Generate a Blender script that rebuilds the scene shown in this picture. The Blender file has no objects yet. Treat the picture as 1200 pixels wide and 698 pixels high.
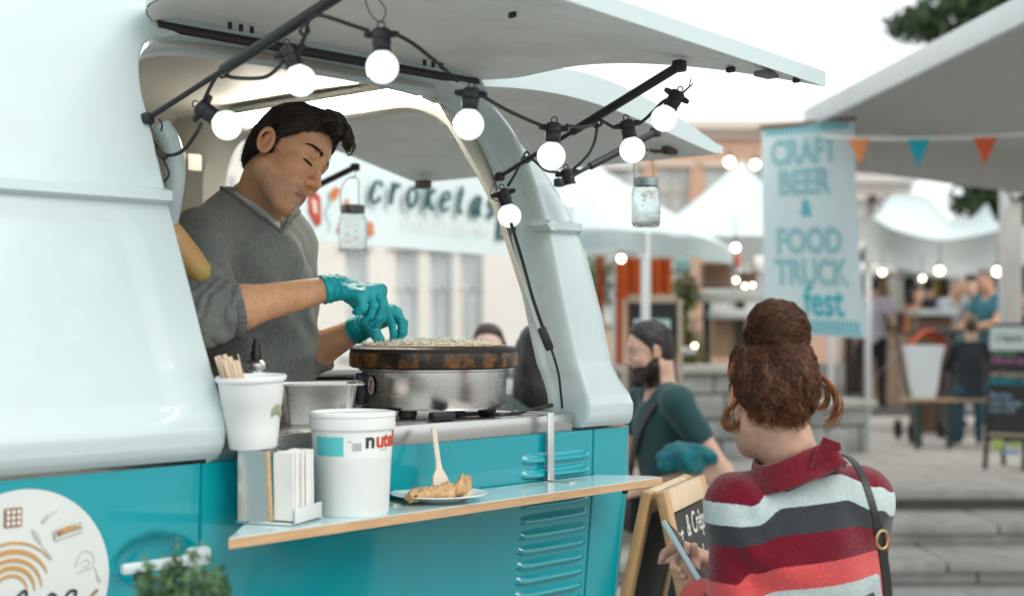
import bpy, bmesh, math, random
import numpy as np
from mathutils import Vector, Matrix, Euler
random.seed(7); np.random.seed(7)
R = math.radians
C = bpy.context.scene.collection
scene = bpy.context.scene

# ------------------------------------------------------------------ camera
CAMZ = 1.62          # eye height of the photographer
FPX = 1666.7         # focal length in photo pixels (50 mm on a 36 mm wide sensor)
HZY = 378.0          # horizon row of the photo
cam_d = bpy.data.cameras.new("camera")
cam = bpy.data.objects.new("camera", cam_d); C.objects.link(cam)
cam.location = (0, 0, CAMZ); cam.rotation_euler = (R(90), 0, 0)
cam_d.lens = 50; cam_d.sensor_width = 36; cam_d.shift_y = 29 / 1200
cam_d.clip_start = .05; cam_d.clip_end = 2000
cam_d.dof.use_dof = True; cam_d.dof.focus_distance = 3.12; cam_d.dof.aperture_fstop = 2.3
cam_d.dof.aperture_blades = 0
scene.camera = cam

# ------------------------------------------------------------------ sky, sun, exposure
SUN_EL, SUN_ROT = R(42), R(128)
w = bpy.data.worlds.new("World"); scene.world = w; w.use_nodes = True
nt = w.node_tree; nt.nodes.clear()
wo = nt.nodes.new("ShaderNodeOutputWorld"); bg = nt.nodes.new("ShaderNodeBackground")
sky = nt.nodes.new("ShaderNodeTexSky"); sky.sky_type = 'NISHITA'; sky.sun_disc = False
sky.sun_elevation = SUN_EL; sky.sun_rotation = SUN_ROT
sky.air_density = 1.0; sky.dust_density = 1.5; sky.ozone_density = 1.0
hs = nt.nodes.new("ShaderNodeHueSaturation"); hs.inputs['Saturation'].default_value = .4
nt.links.new(sky.outputs[0], hs.inputs['Color'])
cl = nt.nodes.new("ShaderNodeMix"); cl.data_type = 'RGBA'; cl.inputs[0].default_value = .8           # closed white cloud cover over the clear sky
nt.links.new(hs.outputs[0], cl.inputs[6]); cl.inputs[7].default_value = (9.0, 9.55, 9.6, 1)
nt.links.new(cl.outputs[2], bg.inputs[0])
bg.inputs[1].default_value = .112
nt.links.new(bg.outputs[0], wo.inputs[0])
sd = bpy.data.lights.new("sun", 'SUN'); sd.energy = 1.25; sd.angle = R(40); sd.color = (1, .93, .84)
sun = bpy.data.objects.new("sun", sd); C.objects.link(sun)
# sky texture: rotation 0 = +Y, clockwise seen from above
sdir = Vector((math.sin(SUN_ROT) * math.cos(SUN_EL), math.cos(SUN_ROT) * math.cos(SUN_EL), math.sin(SUN_EL)))
sun.rotation_euler = (-sdir).to_track_quat('-Z', 'Y').to_euler()
sun.location = (0, 0, 30)
vs = scene.view_settings
scene.display_settings.display_device = 'sRGB'
vs.view_transform = 'Standard'; vs.look = 'None'; vs.gamma = 1; vs.use_curve_mapping = False
vs.exposure = 0.5
scene.render.film_transparent = False
scene.cycles.max_bounces = 8; scene.cycles.transmission_bounces = 8; scene.cycles.transparent_max_bounces = 12
scene.cycles.use_denoising = True
scene.cycles.sample_clamp_indirect = 6

# ------------------------------------------------------------------ helpers
def W(px, py, d):
    """world point seen at photo pixel (px, py) at distance d along the view"""
    return np.array([(px - 600) / FPX * d, d, CAMZ - (py - HZY) / FPX * d])

U = np.array([.678, .735]); NN = np.array([-.735, .678]); A0 = np.array([.204, 3.4])
VROT = math.atan2(U[1], U[0])
def V(s, t, z):
    """van axes (s along the side, t inwards, z up) -> world"""
    p = A0 + U * s + NN * t
    return np.array([p[0], p[1], z])
def L(p):
    """world -> van axes"""
    q = np.array(p[:2]) - A0
    return np.array([q @ U, q @ NN, p[2]])
def Wt(px, py, t):
    """point seen at a pixel on the vertical plane t = const of the van"""
    k = (px - 600) / FPX
    # A + U s + NN t = (k d, d)
    ax, ay = A0 + NN * t
    s = (k * ay - ax) / (U[0] - k * U[1]); d = ay + U[1] * s
    return W(px, py, d)
def Ws(px, py, s):
    k = (px - 600) / FPX
    ax, ay = A0 + U * s
    t = (k * ay - ax) / (NN[0] - k * NN[1]); d = ay + NN[1] * t
    return W(px, py, d)
def Wz(px, py, z):
    d = (CAMZ - z) * FPX / (py - HZY)
    return W(px, py, d)

def lin(h):
    """'#rrggbb' -> linear rgb"""
    c = [int(h[i:i + 2], 16) / 255 for i in (1, 3, 5)]
    return tuple(x / 12.92 if x <= .04045 else ((x + .055) / 1.055) ** 2.4 for x in c)

_mats = {}
def mat(name, col=(.5, .5, .5), rough=.5, metal=0., coat=0., var=.08, vscale=6., bump=0., bscale=40., attr=False,
        emis=None, es=1., trans=0., ior=1.45, alpha=1., sss=0., stretch=None, spec=.5, sheen=0., rvar=.1, dirt=0., dirtcol=(.1, .08, .06), dscale=3., dlo=.5, dhi=.75):
    if name in _mats: return _mats[name]
    m = bpy.data.materials.new(name); m.use_nodes = True; _mats[name] = m
    n = m.node_tree; b = n.nodes['Principled BSDF']
    b.inputs['Roughness'].default_value = rough; b.inputs['Metallic'].default_value = metal
    b.inputs['Coat Weight'].default_value = coat; b.inputs['Coat Roughness'].default_value = .06
    b.inputs['IOR'].default_value = ior; b.inputs['Transmission Weight'].default_value = trans
    b.inputs['Alpha'].default_value = alpha; b.inputs['Specular IOR Level'].default_value = spec
    if sheen: b.inputs['Sheen Weight'].default_value = sheen; b.inputs['Sheen Roughness'].default_value = .5
    if sss:
        b.inputs['Subsurface Weight'].default_value = sss
        b.inputs['Subsurface Radius'].default_value = (.012, .005, .003); b.inputs['Subsurface Scale'].default_value = 1.
    tc = n.nodes.new('ShaderNodeTexCoord'); vec = tc.outputs['Object']
    if stretch:
        mp = n.nodes.new('ShaderNodeMapping'); mp.inputs['Scale'].default_value = stretch
        n.links.new(vec, mp.inputs[0]); vec = mp.outputs[0]
    if attr:
        at = n.nodes.new('ShaderNodeAttribute'); at.attribute_name = 'col'; base = at.outputs['Color']
    else:
        rg = n.nodes.new('ShaderNodeRGB'); rg.outputs[0].default_value = (*col, 1); base = rg.outputs[0]
    if var or rvar:
        nz = n.nodes.new('ShaderNodeTexNoise'); nz.inputs['Scale'].default_value = vscale
        nz.inputs['Detail'].default_value = 6; nz.inputs['Roughness'].default_value = .6
        n.links.new(vec, nz.inputs['Vector'])
    if var:
        mr = n.nodes.new('ShaderNodeMapRange'); mr.inputs[1].default_value = .3; mr.inputs[2].default_value = .7
        mr.inputs[3].default_value = 1 - var; mr.inputs[4].default_value = 1 + var
        n.links.new(nz.outputs['Fac'], mr.inputs[0])
        mx = n.nodes.new('ShaderNodeMix'); mx.data_type = 'RGBA'; mx.blend_type = 'MULTIPLY'; mx.inputs[0].default_value = 1
        n.links.new(base, mx.inputs[6]); n.links.new(mr.outputs[0], mx.inputs[7]); base = mx.outputs[2]
    if dirt:
        nd = n.nodes.new('ShaderNodeTexNoise'); nd.inputs['Scale'].default_value = dscale; nd.inputs['Detail'].default_value = 8
        n.links.new(vec, nd.inputs['Vector'])
        md = n.nodes.new('ShaderNodeMapRange'); md.inputs[1].default_value = dlo; md.inputs[2].default_value = dhi
        md.inputs[3].default_value = 0; md.inputs[4].default_value = dirt
        n.links.new(nd.outputs['Fac'], md.inputs[0])
        mx = n.nodes.new('ShaderNodeMix'); mx.data_type = 'RGBA'
        n.links.new(md.outputs[0], mx.inputs[0]); n.links.new(base, mx.inputs[6]); mx.inputs[7].default_value = (*dirtcol, 1)
        base = mx.outputs[2]
    n.links.new(base, b.inputs['Base Color'])
    if rvar and rough > .02:
        rr = n.nodes.new('ShaderNodeMapRange'); rr.inputs[1].default_value = .3; rr.inputs[2].default_value = .7
        rr.inputs[3].default_value = max(0, rough * (1 - rvar)); rr.inputs[4].default_value = min(1, rough * (1 + rvar))
        n.links.new(nz.outputs['Fac'], rr.inputs[0]); n.links.new(rr.outputs[0], b.inputs['Roughness'])
    if bump:
        bn = n.nodes.new('ShaderNodeTexNoise'); bn.inputs['Scale'].default_value = bscale; bn.inputs['Detail'].default_value = 4
        n.links.new(vec, bn.inputs['Vector'])
        bp = n.nodes.new('ShaderNodeBump'); bp.inputs['Strength'].default_value = bump; bp.inputs['Distance'].default_value = .004
        n.links.new(bn.outputs['Fac'], bp.inputs['Height']); n.links.new(bp.outputs[0], b.inputs['Normal'])
    if emis:
        b.inputs['Emission Color'].default_value = (*emis, 1); b.inputs['Emission Strength'].default_value = es
    return m

def unit(a):
    a = np.asarray(a, float); return a / max(1e-9, np.linalg.norm(a))

def catmull(pts, n):
    """smooth curve through pts, n samples per span"""
    P = np.asarray(pts, float); out = []
    Q = np.vstack([2 * P[0] - P[1], P, 2 * P[-1] - P[-2]])
    for i in range(1, len(Q) - 2):
        p0, p1, p2, p3 = Q[i - 1], Q[i], Q[i + 1], Q[i + 2]
        for k in range(n):
            u = k / n
            out.append(.5 * ((2 * p1) + (-p0 + p2) * u + (2 * p0 - 5 * p1 + 4 * p2 - p3) * u * u + (-p0 + 3 * p1 - 3 * p2 + p3) * u ** 3))
    out.append(P[-1])
    return np.array(out)

class MB:
    """collects shapes, then links them as ONE mesh object"""
    def __init__(s): s.v = []; s.f = []; s.n = 0; s.cols = []
    def add(s, v, f, col=None):
        v = np.asarray(v, float).reshape(-1, 3); o = s.n
        s.v.append(v); s.f += [[i + o for i in q] for q in f]; s.n += len(v)
        s.cols.append(np.tile(np.array(col if col is not None else (1, 1, 1), float), (len(v), 1)) if np.ndim(col) < 2 else np.asarray(col))
        return s
    def grid(s, g, cu=False, cv=False, flip=False, col=None):
        g = np.asarray(g, float); a, b = g.shape[:2]; f = []
        for i in range(a if cu else a - 1):
            for j in range(b if cv else b - 1):
                q = [i * b + j, ((i + 1) % a) * b + j, ((i + 1) % a) * b + (j + 1) % b, i * b + (j + 1) % b]
                f.append(q[::-1] if flip else q)
        return s.add(g.reshape(-1, 3), f, col)
    def box(s, c, size, M=None, bev=0, col=None):
        bm = bmesh.new(); bmesh.ops.create_cube(bm, size=1)
        for v in bm.verts: v.co = Vector((v.co.x * size[0], v.co.y * size[1], v.co.z * size[2]))
        if bev: bmesh.ops.bevel(bm, geom=bm.edges[:], offset=bev, segments=2, affect='EDGES', profile=.5)
        bm.verts.index_update()
        v = np.array([q.co[:] for q in bm.verts]); f = [[x.index for x in q.verts] for q in bm.faces]; bm.free()
        if M is not None: v = v @ np.asarray(M, float).T
        return s.add(v + np.asarray(c, float), f, col)
    def bar(s, a, b, w, h, up=(0, 0, 1), bev=0, col=None):
        """box from a to b with section w x h"""
        a = np.asarray(a, float); b = np.asarray(b, float); x = unit(b - a); y = unit(np.cross(up, x)); z = np.cross(x, y)
        return s.box((a + b) / 2, (np.linalg.norm(b - a), w, h), np.stack([x, y, z], 1), bev, col)
    def tube(s, pts, r, n=8, cap=True, col=None, closed=False):
        P = np.asarray(pts, float); m = len(P); rr = np.full(m, r, float) if np.isscalar(r) else np.asarray(r, float)
        T = np.gradient(P, axis=0); T /= np.maximum(1e-9, np.linalg.norm(T, axis=1))[:, None]
        ref = np.array([0, 0, 1.]) if abs(T[0][2]) < .9 else np.array([1., 0, 0])
        N = unit(np.cross(T[0], ref)); g = []
        for i in range(m):
            N = unit(N - T[i] * (N @ T[i])); B = np.cross(T[i], N)
            a = np.arange(n) * 2 * math.pi / n
            g.append(P[i] + rr[i] * (np.cos(a)[:, None] * N + np.sin(a)[:, None] * B))
        o = s.n
        s.grid(g, cv=True, flip=True, col=col)
        if cap:
            s.f.append([o + j for j in range(n)]); s.f.append([o + (m - 1) * n + j for j in range(n)][::-1])
        return s
    def lathe(s, prof, n=32, c=(0, 0, 0), M=None, cap0=False, cap1=False, col=None):
        a = np.arange(n) * 2 * math.pi / n; g = []
        for r, z in prof: g.append(np.stack([r * np.cos(a), r * np.sin(a), np.full(n, z)], 1))
        g = np.array(g)
        if M is not None: g = g @ np.asarray(M, float).T
        o = s.n; s.grid(g + np.asarray(c, float), cv=True, flip=True, col=col)
        if cap0: s.f.append([o + j for j in range(n)][::-1])
        if cap1: s.f.append([o + (len(prof) - 1) * n + j for j in range(n)])
        return s
    def poly(s, pts, thick=None, nrm=None, col=None):
        """flat polygon, optionally extruded along nrm by thick"""
        P = np.asarray(pts, float); m = len(P)
        if thick is None: return s.add(P, [list(range(m))], col)
        if nrm is None: nrm = unit(np.cross(P[1] - P[0], P[2] - P[0]))
        Q = P + np.asarray(nrm) * thick
        return s.add(np.vstack([P, Q]), [list(range(m))[::-1], [m + i for i in range(m)]] + [[i, (i + 1) % m, m + (i + 1) % m, m + i] for i in range(m)], col)
    def build(s, name, m, parent=None, sharp=35, attr=False, smooth=True):
        v = np.vstack(s.v)
        return mesh_obj(name, v, s.f, m, parent, sharp, np.vstack(s.cols) if attr else None, smooth)

def mesh_obj(name, v, f, m, parent=None, sharp=35, col=None, smooth=True):
    """v in the space of the parent's root (world for top-level)"""
    me = bpy.data.meshes.new(name)
    me.from_pydata(np.asarray(v, float).tolist(), [], f if isinstance(f, list) else f.tolist())
    if smooth:
        me.shade_smooth()
        if sharp is not None and sharp < 180: me.set_sharp_from_angle(angle=R(sharp))
    me.materials.append(m)
    if col is not None:
        a = me.attributes.new('col', 'FLOAT_COLOR', 'POINT')
        c4 = np.ones((len(v), 4), np.float32); c4[:, :3] = col
        a.data.foreach_set('color', c4.ravel())
    o = bpy.data.objects.new(name, me); C.objects.link(o)
    if parent is not None: o.parent = parent
    return o

def tag(o, label, cat, group=None, kind=None):
    o['label'] = label; o['category'] = cat
    if group: o['group'] = group
    if kind: o['kind'] = kind
    return o
def thing(name, label, cat, loc=(0, 0, 0), rotz=0, group=None):
    o = bpy.data.objects.new(name, None); C.objects.link(o); o.empty_display_size = .1
    o.location = tuple(float(x) for x in loc); o.rotation_euler = (0, 0, rotz)
    return tag(o, label, cat, group)
def struct(o, kind='structure'):
    o['kind'] = kind; return o
def wmesh(o):
    """mesh was given in world coordinates: undo the root's transform"""
    r = o.parent
    while r.parent is not None: r = r.parent
    M = Matrix.Translation(r.location) @ r.rotation_euler.to_matrix().to_4x4()
    o.data.transform(M.inverted()); return o
def copy_tree(o, parent=None):
    c = o.copy(); C.objects.link(c)
    if parent is not None: c.parent = parent
    for ch in list(o.children): copy_tree(ch, c)
    return c
def text_mesh(body, size, extr=.0005, offset=0., shear=0., spacing=1., line=1., align='CENTER'):
    """flat lettering -> (verts, faces) in its own xy plane"""
    cu = bpy.data.curves.new("lettering", 'FONT'); cu.body = body; cu.size = size; cu.extrude = extr; cu.offset = offset
    cu.shear = shear; cu.space_character = spacing; cu.space_line = line; cu.align_x = align; cu.align_y = 'CENTER'; cu.resolution_u = 4
    o = bpy.data.objects.new("lettering", cu); C.objects.link(o)
    dg = bpy.context.evaluated_depsgraph_get(); me = bpy.data.meshes.new_from_object(o.evaluated_get(dg))
    v = np.array([q.co[:] for q in me.vertices]) if len(me.vertices) else np.zeros((0, 3)); f = [list(q.vertices) for q in me.polygons]
    bpy.data.objects.remove(o); bpy.data.curves.remove(cu); bpy.data.meshes.remove(me)
    return v, f
def frame(o, x, y):
    """function placing flat (x, y, z) coordinates on a plane with origin o and axes x, y"""
    x = unit(x); y = unit(np.asarray(y, float) - x * (np.asarray(y, float) @ x)); z = np.cross(x, y); o = np.asarray(o, float)
    return lambda v: o + np.outer(np.asarray(v)[:, 0], x) + np.outer(np.asarray(v)[:, 1], y) + np.outer(np.asarray(v)[:, 2], z)

# ---- vectorised smooth noise
def vnoise(P, seed=0):
    P = np.asarray(P, np.float64); i = np.floor(P).astype(np.int64); f = P - i; f = f * f * (3 - 2 * f)
    def h(x, y, z):
        n = (x * 73856093) ^ (y * 19349663) ^ (z * 83492791) ^ (seed * 2654435761)
        n = (n ^ (n >> 13)) * 1274126177; n = n ^ (n >> 16)
        return (n & 0xffff) / 65535.
    r = 0
    for dx in (0, 1):
        for dy in (0, 1):
            for dz in (0, 1):
                wgt = (f[:, 0] if dx else 1 - f[:, 0]) * (f[:, 1] if dy else 1 - f[:, 1]) * (f[:, 2] if dz else 1 - f[:, 2])
                r = r + wgt * h(i[:, 0] + dx, i[:, 1] + dy, i[:, 2] + dz)
    return r * 2 - 1

# ---- signed distance shapes for bodies, hands, clothes: one smooth surface each
def rcone(a, b, ra, rb):
    a = np.asarray(a, float); b = np.asarray(b, float); ab = b - a; l2 = max(1e-12, ab @ ab)
    def f(P):
        h = np.clip(((P - a) @ ab) / l2, 0, 1)
        return np.linalg.norm(P - a - h[:, None] * ab, axis=1) - (ra + (rb - ra) * h)
    f.bb = (np.minimum(a - ra, b - rb), np.maximum(a + ra, b + rb)); return f
def ell(c, r, M=None):
    c = np.asarray(c, float); r = np.asarray(r, float); M = np.eye(3) if M is None else np.asarray(M, float)
    def f(P):
        q = (P - c) @ M
        k0 = np.linalg.norm(q / r, axis=1); k1 = np.linalg.norm(q / (r * r), axis=1)
        return k0 * (k0 - 1) / np.maximum(k1, 1e-6)
    m = r.max(); f.bb = (c - m, c + m); return f
def smin(a, b, k):
    h = np.clip(.5 + .5 * (b - a) / k, 0, 1); return b * (1 - h) + a * h - k * h * (1 - h)
def smax(a, b, k): return -smin(-a, -b, k)
def union(prims, k=.02):
    """prims: shapes or (shape, k) pairs"""
    pr = [(p if isinstance(p, tuple) else (p, k)) for p in prims]
    def f(P):
        d = pr[0][0](P)
        for g, kk in pr[1:]: d = smin(d, g(P), kk)
        return d
    f.bb = (np.min([p[0].bb[0] for p in pr], 0), np.max([p[0].bb[1] for p in pr], 0)); return f
def cut(f, g, k=.01):
    h = lambda P: smax(f(P), -g(P), k)
    h.bb = f.bb; return h
def warp(f, disp, pad=.01):
    h = lambda P: f(P) + disp(P)
    h.bb = (f.bb[0] - pad, f.bb[1] + pad); return h

def surf(f, h, pad=.012, extra=.02):
    """iso-surface of f at step h by surface nets, evaluated only near the surface"""
    lo, hi = f.bb[0] - pad, f.bb[1] + pad
    B = 6
    nb = np.ceil((hi - lo) / (h * B)).astype(int) + 1
    ci = np.stack(np.meshgrid(*[np.arange(k) for k in nb], indexing='ij'), -1).reshape(-1, 3)
    cc = lo + (ci + .5) * (h * B)
    dc = f(cc); near = np.abs(dc) < h * B * .95 + extra
    n = nb * B
    F = np.empty(n, np.float32)
    F.reshape(nb[0], B, nb[1], B, nb[2], B)[:] = dc.reshape(nb)[:, None, :, None, :, None]
    off = np.stack(np.meshgrid(*[np.arange(B)] * 3, indexing='ij'), -1).reshape(-1, 3)
    idx = ci[near]
    for k in range(0, len(idx), 1500):
        g = (idx[k:k + 1500, None, :] * B + off[None]).reshape(-1, 3)
        F[g[:, 0], g[:, 1], g[:, 2]] = f(lo + g * h)
    S = F < 0
    sh = tuple(x - 1 for x in n); acc = np.zeros(sh + (3,), np.float32); cnt = np.zeros(sh, np.int16); quads = []
    cr = []
    for a in range(3):
        sl0 = [slice(None)] * 3; sl1 = [slice(None)] * 3; sl0[a] = slice(0, -1); sl1[a] = slice(1, None)
        F0, F1 = F[tuple(sl0)], F[tuple(sl1)]
        e = np.argwhere(S[tuple(sl0)] != S[tuple(sl1)])
        if not len(e): continue
        f0 = F0[tuple(e.T)]; f1 = F1[tuple(e.T)]; t = f0 / (f0 - f1)
        p = e.astype(np.float32); p[:, a] += t
        o1, o2 = [x for x in range(3) if x != a]
        for d1 in (0, 1):
            for d2 in (0, 1):
                c = e.copy(); c[:, o1] -= d1; c[:, o2] -= d2
                ok = (c >= 0).all(1) & (c < np.array(sh)).all(1); cs = c[ok]
                np.add.at(acc, tuple(cs.T), p[ok]); np.add.at(cnt, tuple(cs.T), 1)
        cr.append((a, o1, o2, e, S[tuple(sl0)][tuple(e.T)]))
    ids = -np.ones(sh, np.int64); m = cnt > 0; ids[m] = np.arange(m.sum())
    v = lo + (acc[m] / cnt[m][:, None]) * h
    for a, o1, o2, e, ins in cr:
        ok = (e[:, o1] > 0) & (e[:, o2] > 0) & (e[:, o1] < sh[o1]) & (e[:, o2] < sh[o2]); e = e[ok]; ins = ins[ok]
        q = []
        for d1, d2 in ((1, 1), (0, 1), (0, 0), (1, 0)):
            c = e.copy(); c[:, o1] -= d1; c[:, o2] -= d2; q.append(ids[tuple(c.T)])
        q = np.stack(q, 1)
        fl = ins if a != 1 else ~ins
        q[~fl] = q[~fl][:, ::-1]
        quads.append(q[(q >= 0).all(1)])
    return v, np.vstack(quads)

def hang(a, b, sag, n=14):
    a = np.asarray(a, float); b = np.asarray(b, float); u = np.linspace(0, 1, n)[:, None]
    p = a + (b - a) * u; p[:, 2] -= (4 * u * (1 - u) * sag)[:, 0]; return p
# ================================================================== the food truck
M_WHITE = mat('van_white_paint', (.50, .595, .61), .28, coat=.6, var=.015, vscale=2.5, rvar=.05, dirt=.10, dirtcol=(.30, .33, .32), dscale=7, dlo=.55, dhi=.8)
M_TEAL = mat('van_teal_paint', (.0, .29, .345), .20, coat=.8, var=.04, vscale=2, rvar=.2, dirt=.18, dirtcol=(.03, .14, .16), dscale=6, dlo=.52, dhi=.8)
M_CREAM = mat('van_liner', (.68, .65, .57), .55, var=.06, vscale=5, bump=.15, bscale=60, dirt=.15, dirtcol=(.35, .32, .26))
M_HATCHIN = mat('hatch_lining', (.74, .76, .74), .5, var=.08, vscale=4, bump=.12, bscale=120, dirt=.3, dirtcol=(.38, .38, .35), dscale=5)
M_RUBBER = mat('black_rubber', (.015, .016, .017), .55, var=.1)
M_BLACK = mat('black_plastic', (.012, .014, .016), .38, var=.1)
M_STEEL = mat('brushed_steel', (.60, .59, .57), .27, metal=1, var=.03, vscale=10, stretch=(1, 1, 12), rvar=.06)
M_ALU = mat('worn_aluminium', (.62, .63, .62), .42, metal=.9, var=.08, vscale=10, rvar=.3)
M_GAP = mat('panel_gap', (.004, .05, .06), .6, var=0)
M_GLOW = mat('tube_glow', (1, 1, 1), .4, var=0, rvar=0, emis=(1, .93, .82), es=44)

van = thing('food_truck', 'white and teal rounded food truck with its side hatch raised over a crepe counter', 'food truck', V(0, 0, 0), VROT)

PZ = [.25, .5, .9, 1.2, 1.366, 1.374, 1.385, 1.40, 1.425, 1.45, 1.475, 1.50, 1.53, 1.6, 1.7, 1.842, 1.850, 1.868, 1.876, 2.0, 2.15, 2.25]
PT = [.16, .10, .035, .006, 0, -.006, -.018, -.027, -.031, -.028, -.018, -.005, .012, .044, .088, .150, .134, .136, .164, .215, .280, .335]
ROOF = catmull([(.335, 2.25), (.395, 2.33), (.50, 2.40), (.68, 2.44), (.90, 2.45)], 8)
_rl = np.concatenate([[0], np.cumsum(np.linalg.norm(np.diff(ROOF, axis=0), axis=1))])
def prof(v):
    """v -> (t, z); v = z on the side, then arc length over the roof"""
    v = np.asarray(v, float); t = np.interp(v, PZ, PT); z = np.array(v)
    m = v > 2.25
    if m.any():
        t = np.where(m, np.interp(v - 2.25, _rl, ROOF[:, 0]), t); z = np.where(m, np.interp(v - 2.25, _rl, ROOF[:, 1]), z)
    return t, z
VTOP = 2.25 + _rl[-1]
def S_END(z): return np.interp(z, [.25, 1.24, 1.366, 1.40, 1.42, 1.45, 1.48, 1.52, 1.576, 1.641, 1.79, 1.92, 1.994, 2.079, 2.176, 2.25],
                               [.12, .172, .168, .150, .148, .132, .112, .108, .122, .139, .158, .140, .102, .035, -.068, -.12])
def S_OPEN(z): return np.interp(z, [1.36, 1.436, 1.515, 1.698, 1.847, 1.967, 2.06], [-.055, -.062, -.060, -.027, .004, .008, .0])

def sstep(x): x = np.clip(x, 0, 1); return x * x * (3 - 2 * x)
def skin(s, v):
    s = np.asarray(s, float); v = np.asarray(v, float); t, z = prof(v)
    # embossed door panel, its border pressed in
    bx = np.maximum(np.abs(s + 1.99) - (.80 - .06), 0); bz = np.maximum(np.abs(z - 1.63) - (.185 - .06), 0)
    dd = np.hypot(bx, bz) - .06
    dd = np.where((bx == 0) & (bz == 0), np.maximum(np.abs(s + 1.99) - .80, np.abs(z - 1.63) - .185), dd)
    t = t + .007 * sstep((.012 - dd) / .02) * (v > 1.40)
    # rear corner
    x = np.clip((s - (S_END(z) - .07)) / .07, 0, 1)
    t = t + np.where((v < 2.2), .07 - np.sqrt(np.maximum(.07 ** 2 - (.07 * x) ** 2, 0)), 0)
    # front of the truck rounds away far left of the view
    y = np.clip((-2.5 - s) / .4, 0, 1); t = t + .4 * (1 - np.sqrt(1 - (y * .98) ** 2))
    return np.stack([s, t, z], -1)

# ---- the serving opening: path up the left leg, over the arch, down the right leg
zl = np.unique(np.concatenate([np.linspace(1.374, 2.0, 46), [z for z in PZ if 1.374 <= z < 2.0]]))
arch = catmull([(-1.10, 2.0), (-1.098, 2.08), (-1.078, 2.155), (-1.02, 2.205), (-.92, 2.232), (-.75, 2.243), (-.50, 2.243),
                (-.30, 2.236), (-.17, 2.222), (-.097, 2.193), (-.045, 2.145), (-.012, 2.09), (.002, 2.03), (.008, 2.0)], 4)[1:-1]
inner = [(-1.10, z) for z in zl] + [tuple(p) for p in arch] + [(float(S_OPEN(z)), z) for z in zl[::-1]]
inner = np.array(inner)
SR = -.10
opl = np.array([(-2.9, 2.0), (-2.9, VTOP), (SR, VTOP), (-.07, 2.3)] + [(float(S_END(z)), z) for z in (2.2, 2.15, 2.1, 2.05, 2.0)])
ol = np.concatenate([[0], np.cumsum(np.linalg.norm(np.diff(opl, axis=0), axis=1))])
na = len(arch)
# left part of the arch keeps facing the truck front so rows stay level
fr = np.linspace(0, 1, na + 2)[1:-1]
key = np.interp(fr, [0, .28, .62, .75, 1], [0, ol[1] / ol[-1], ol[2] / ol[-1], ol[3] / ol[-1], 1]) * ol[-1]
oa = np.stack([np.interp(key, ol, opl[:, 0]), np.interp(key, ol, opl[:, 1])], 1)
outer = np.array([(-2.9, z) for z in zl] + [tuple(p) for p in oa] + [(float(S_END(z)), z) for z in zl[::-1]])
K = 44; kk = np.linspace(0, 1, K) ** 2.0
g2 = inner[:, None, :] * (1 - kk)[None, :, None] + outer[:, None, :] * kk[None, :, None]
m = MB()
P3 = skin(g2[..., 0], g2[..., 1])
m.grid(P3, flip=True)
# far side of the roof and rear return of the corner pillar
nl = len(zl)
ret = []
for (s, z) in outer[nl + na - 6:]:
    t, zz = prof(np.array(z)); base = float(t) + (.07 if z < 2.2 else 0)
    ret.append([(s, base, float(zz)), (s - .004, base + .03, float(zz)), (s - .012, base + .09, float(zz)), (s - .05, base + .10, float(zz)), (s - .09, base + .10, float(zz))])
m.grid(ret, flip=True)
rf = []
for t in np.linspace(.9, 1.75, 12):
    u = (t - .9) / .85
    rf.append([(s, t, 2.45 - .2 * u ** 3) for s in np.linspace(-2.9, -.1, 8)])
m.grid(rf)
m.build('upper_body', M_WHITE, van, sharp=40)

# ---- flange round the opening
def inset(path, d):
    T = np.gradient(path, axis=0); T /= np.linalg.norm(T, axis=1)[:, None]
    n = np.stack([T[:, 1], -T[:, 0]], 1)
    return path + n * d
rings = []
for d, dt in ((0, 0), (.004, .002), (.008, .010), (.012, .035), (.016, .060), (.019, .080), (.021, .090), (.024, .094), (.026, .11)):
    q = inset(inner, d * np.where(inner[:, 1] > 2.12, .55, 1.) if False else d); q[:, 1] -= d * .9 * sstep((inner[:, 1] - 2.05) / .15); t, z = prof(inner[:, 1]); t2, z2 = prof(q[:, 1])
    rings.append(np.stack([q[:, 0], np.minimum(t2, t + .05) + dt + (np.where(inner[:, 1] < 2.0, .0, 0)), z2], -1))
m = MB(); m.grid(np.array(rings), flip=False); m.build('opening_frame', M_WHITE, van, sharp=40)

# ---- lower body with handle recess and seams
sl = np.unique(np.concatenate([np.linspace(-2.9, -1.6, 20), np.linspace(-1.6, -1.0, 76), np.linspace(-1.0, -.1, 24), np.linspace(-.1, .165, 26),
                               [-1.134, -1.131, -1.128, -1.125, -.018, -.015, -.012, -.009]]))
vl = np.unique(np.concatenate([np.linspace(.25, .9, 8), np.linspace(.9, 1.364, 60), [1.366, 1.3665]]))
SS, VV = np.meshgrid(sl, vl, indexing='ij')
SS2 = np.minimum(SS, S_END(VV))
g = skin(SS2, np.minimum(VV, 1.366))
dent = np.clip(1 - ((SS + 1.222) / .082) ** 2 - ((VV - 1.203) / .046) ** 2, 0, 1)
g[..., 1] += .026 * dent ** .6
for sc in (-1.1295, -.0135): g[..., 1] += .006 * (np.abs(SS - sc) < .0025)
g[..., 1] += np.where(VV > 1.366, .05, 0)
m = MB(); m.grid(g)
rr = []
for z in vl:
    t, zz = prof(np.minimum(z, 1.366)); s = float(S_END(z)); b = float(t) + .07
    rr.append([(s, b, z), (s + .004, b + .1, z), (s + .01, .9, z), (s, 1.6, z), (s - .1, 1.75, z)])
m.grid(rr); m.build('lower_body', M_TEAL, van, sharp=50)
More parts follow.
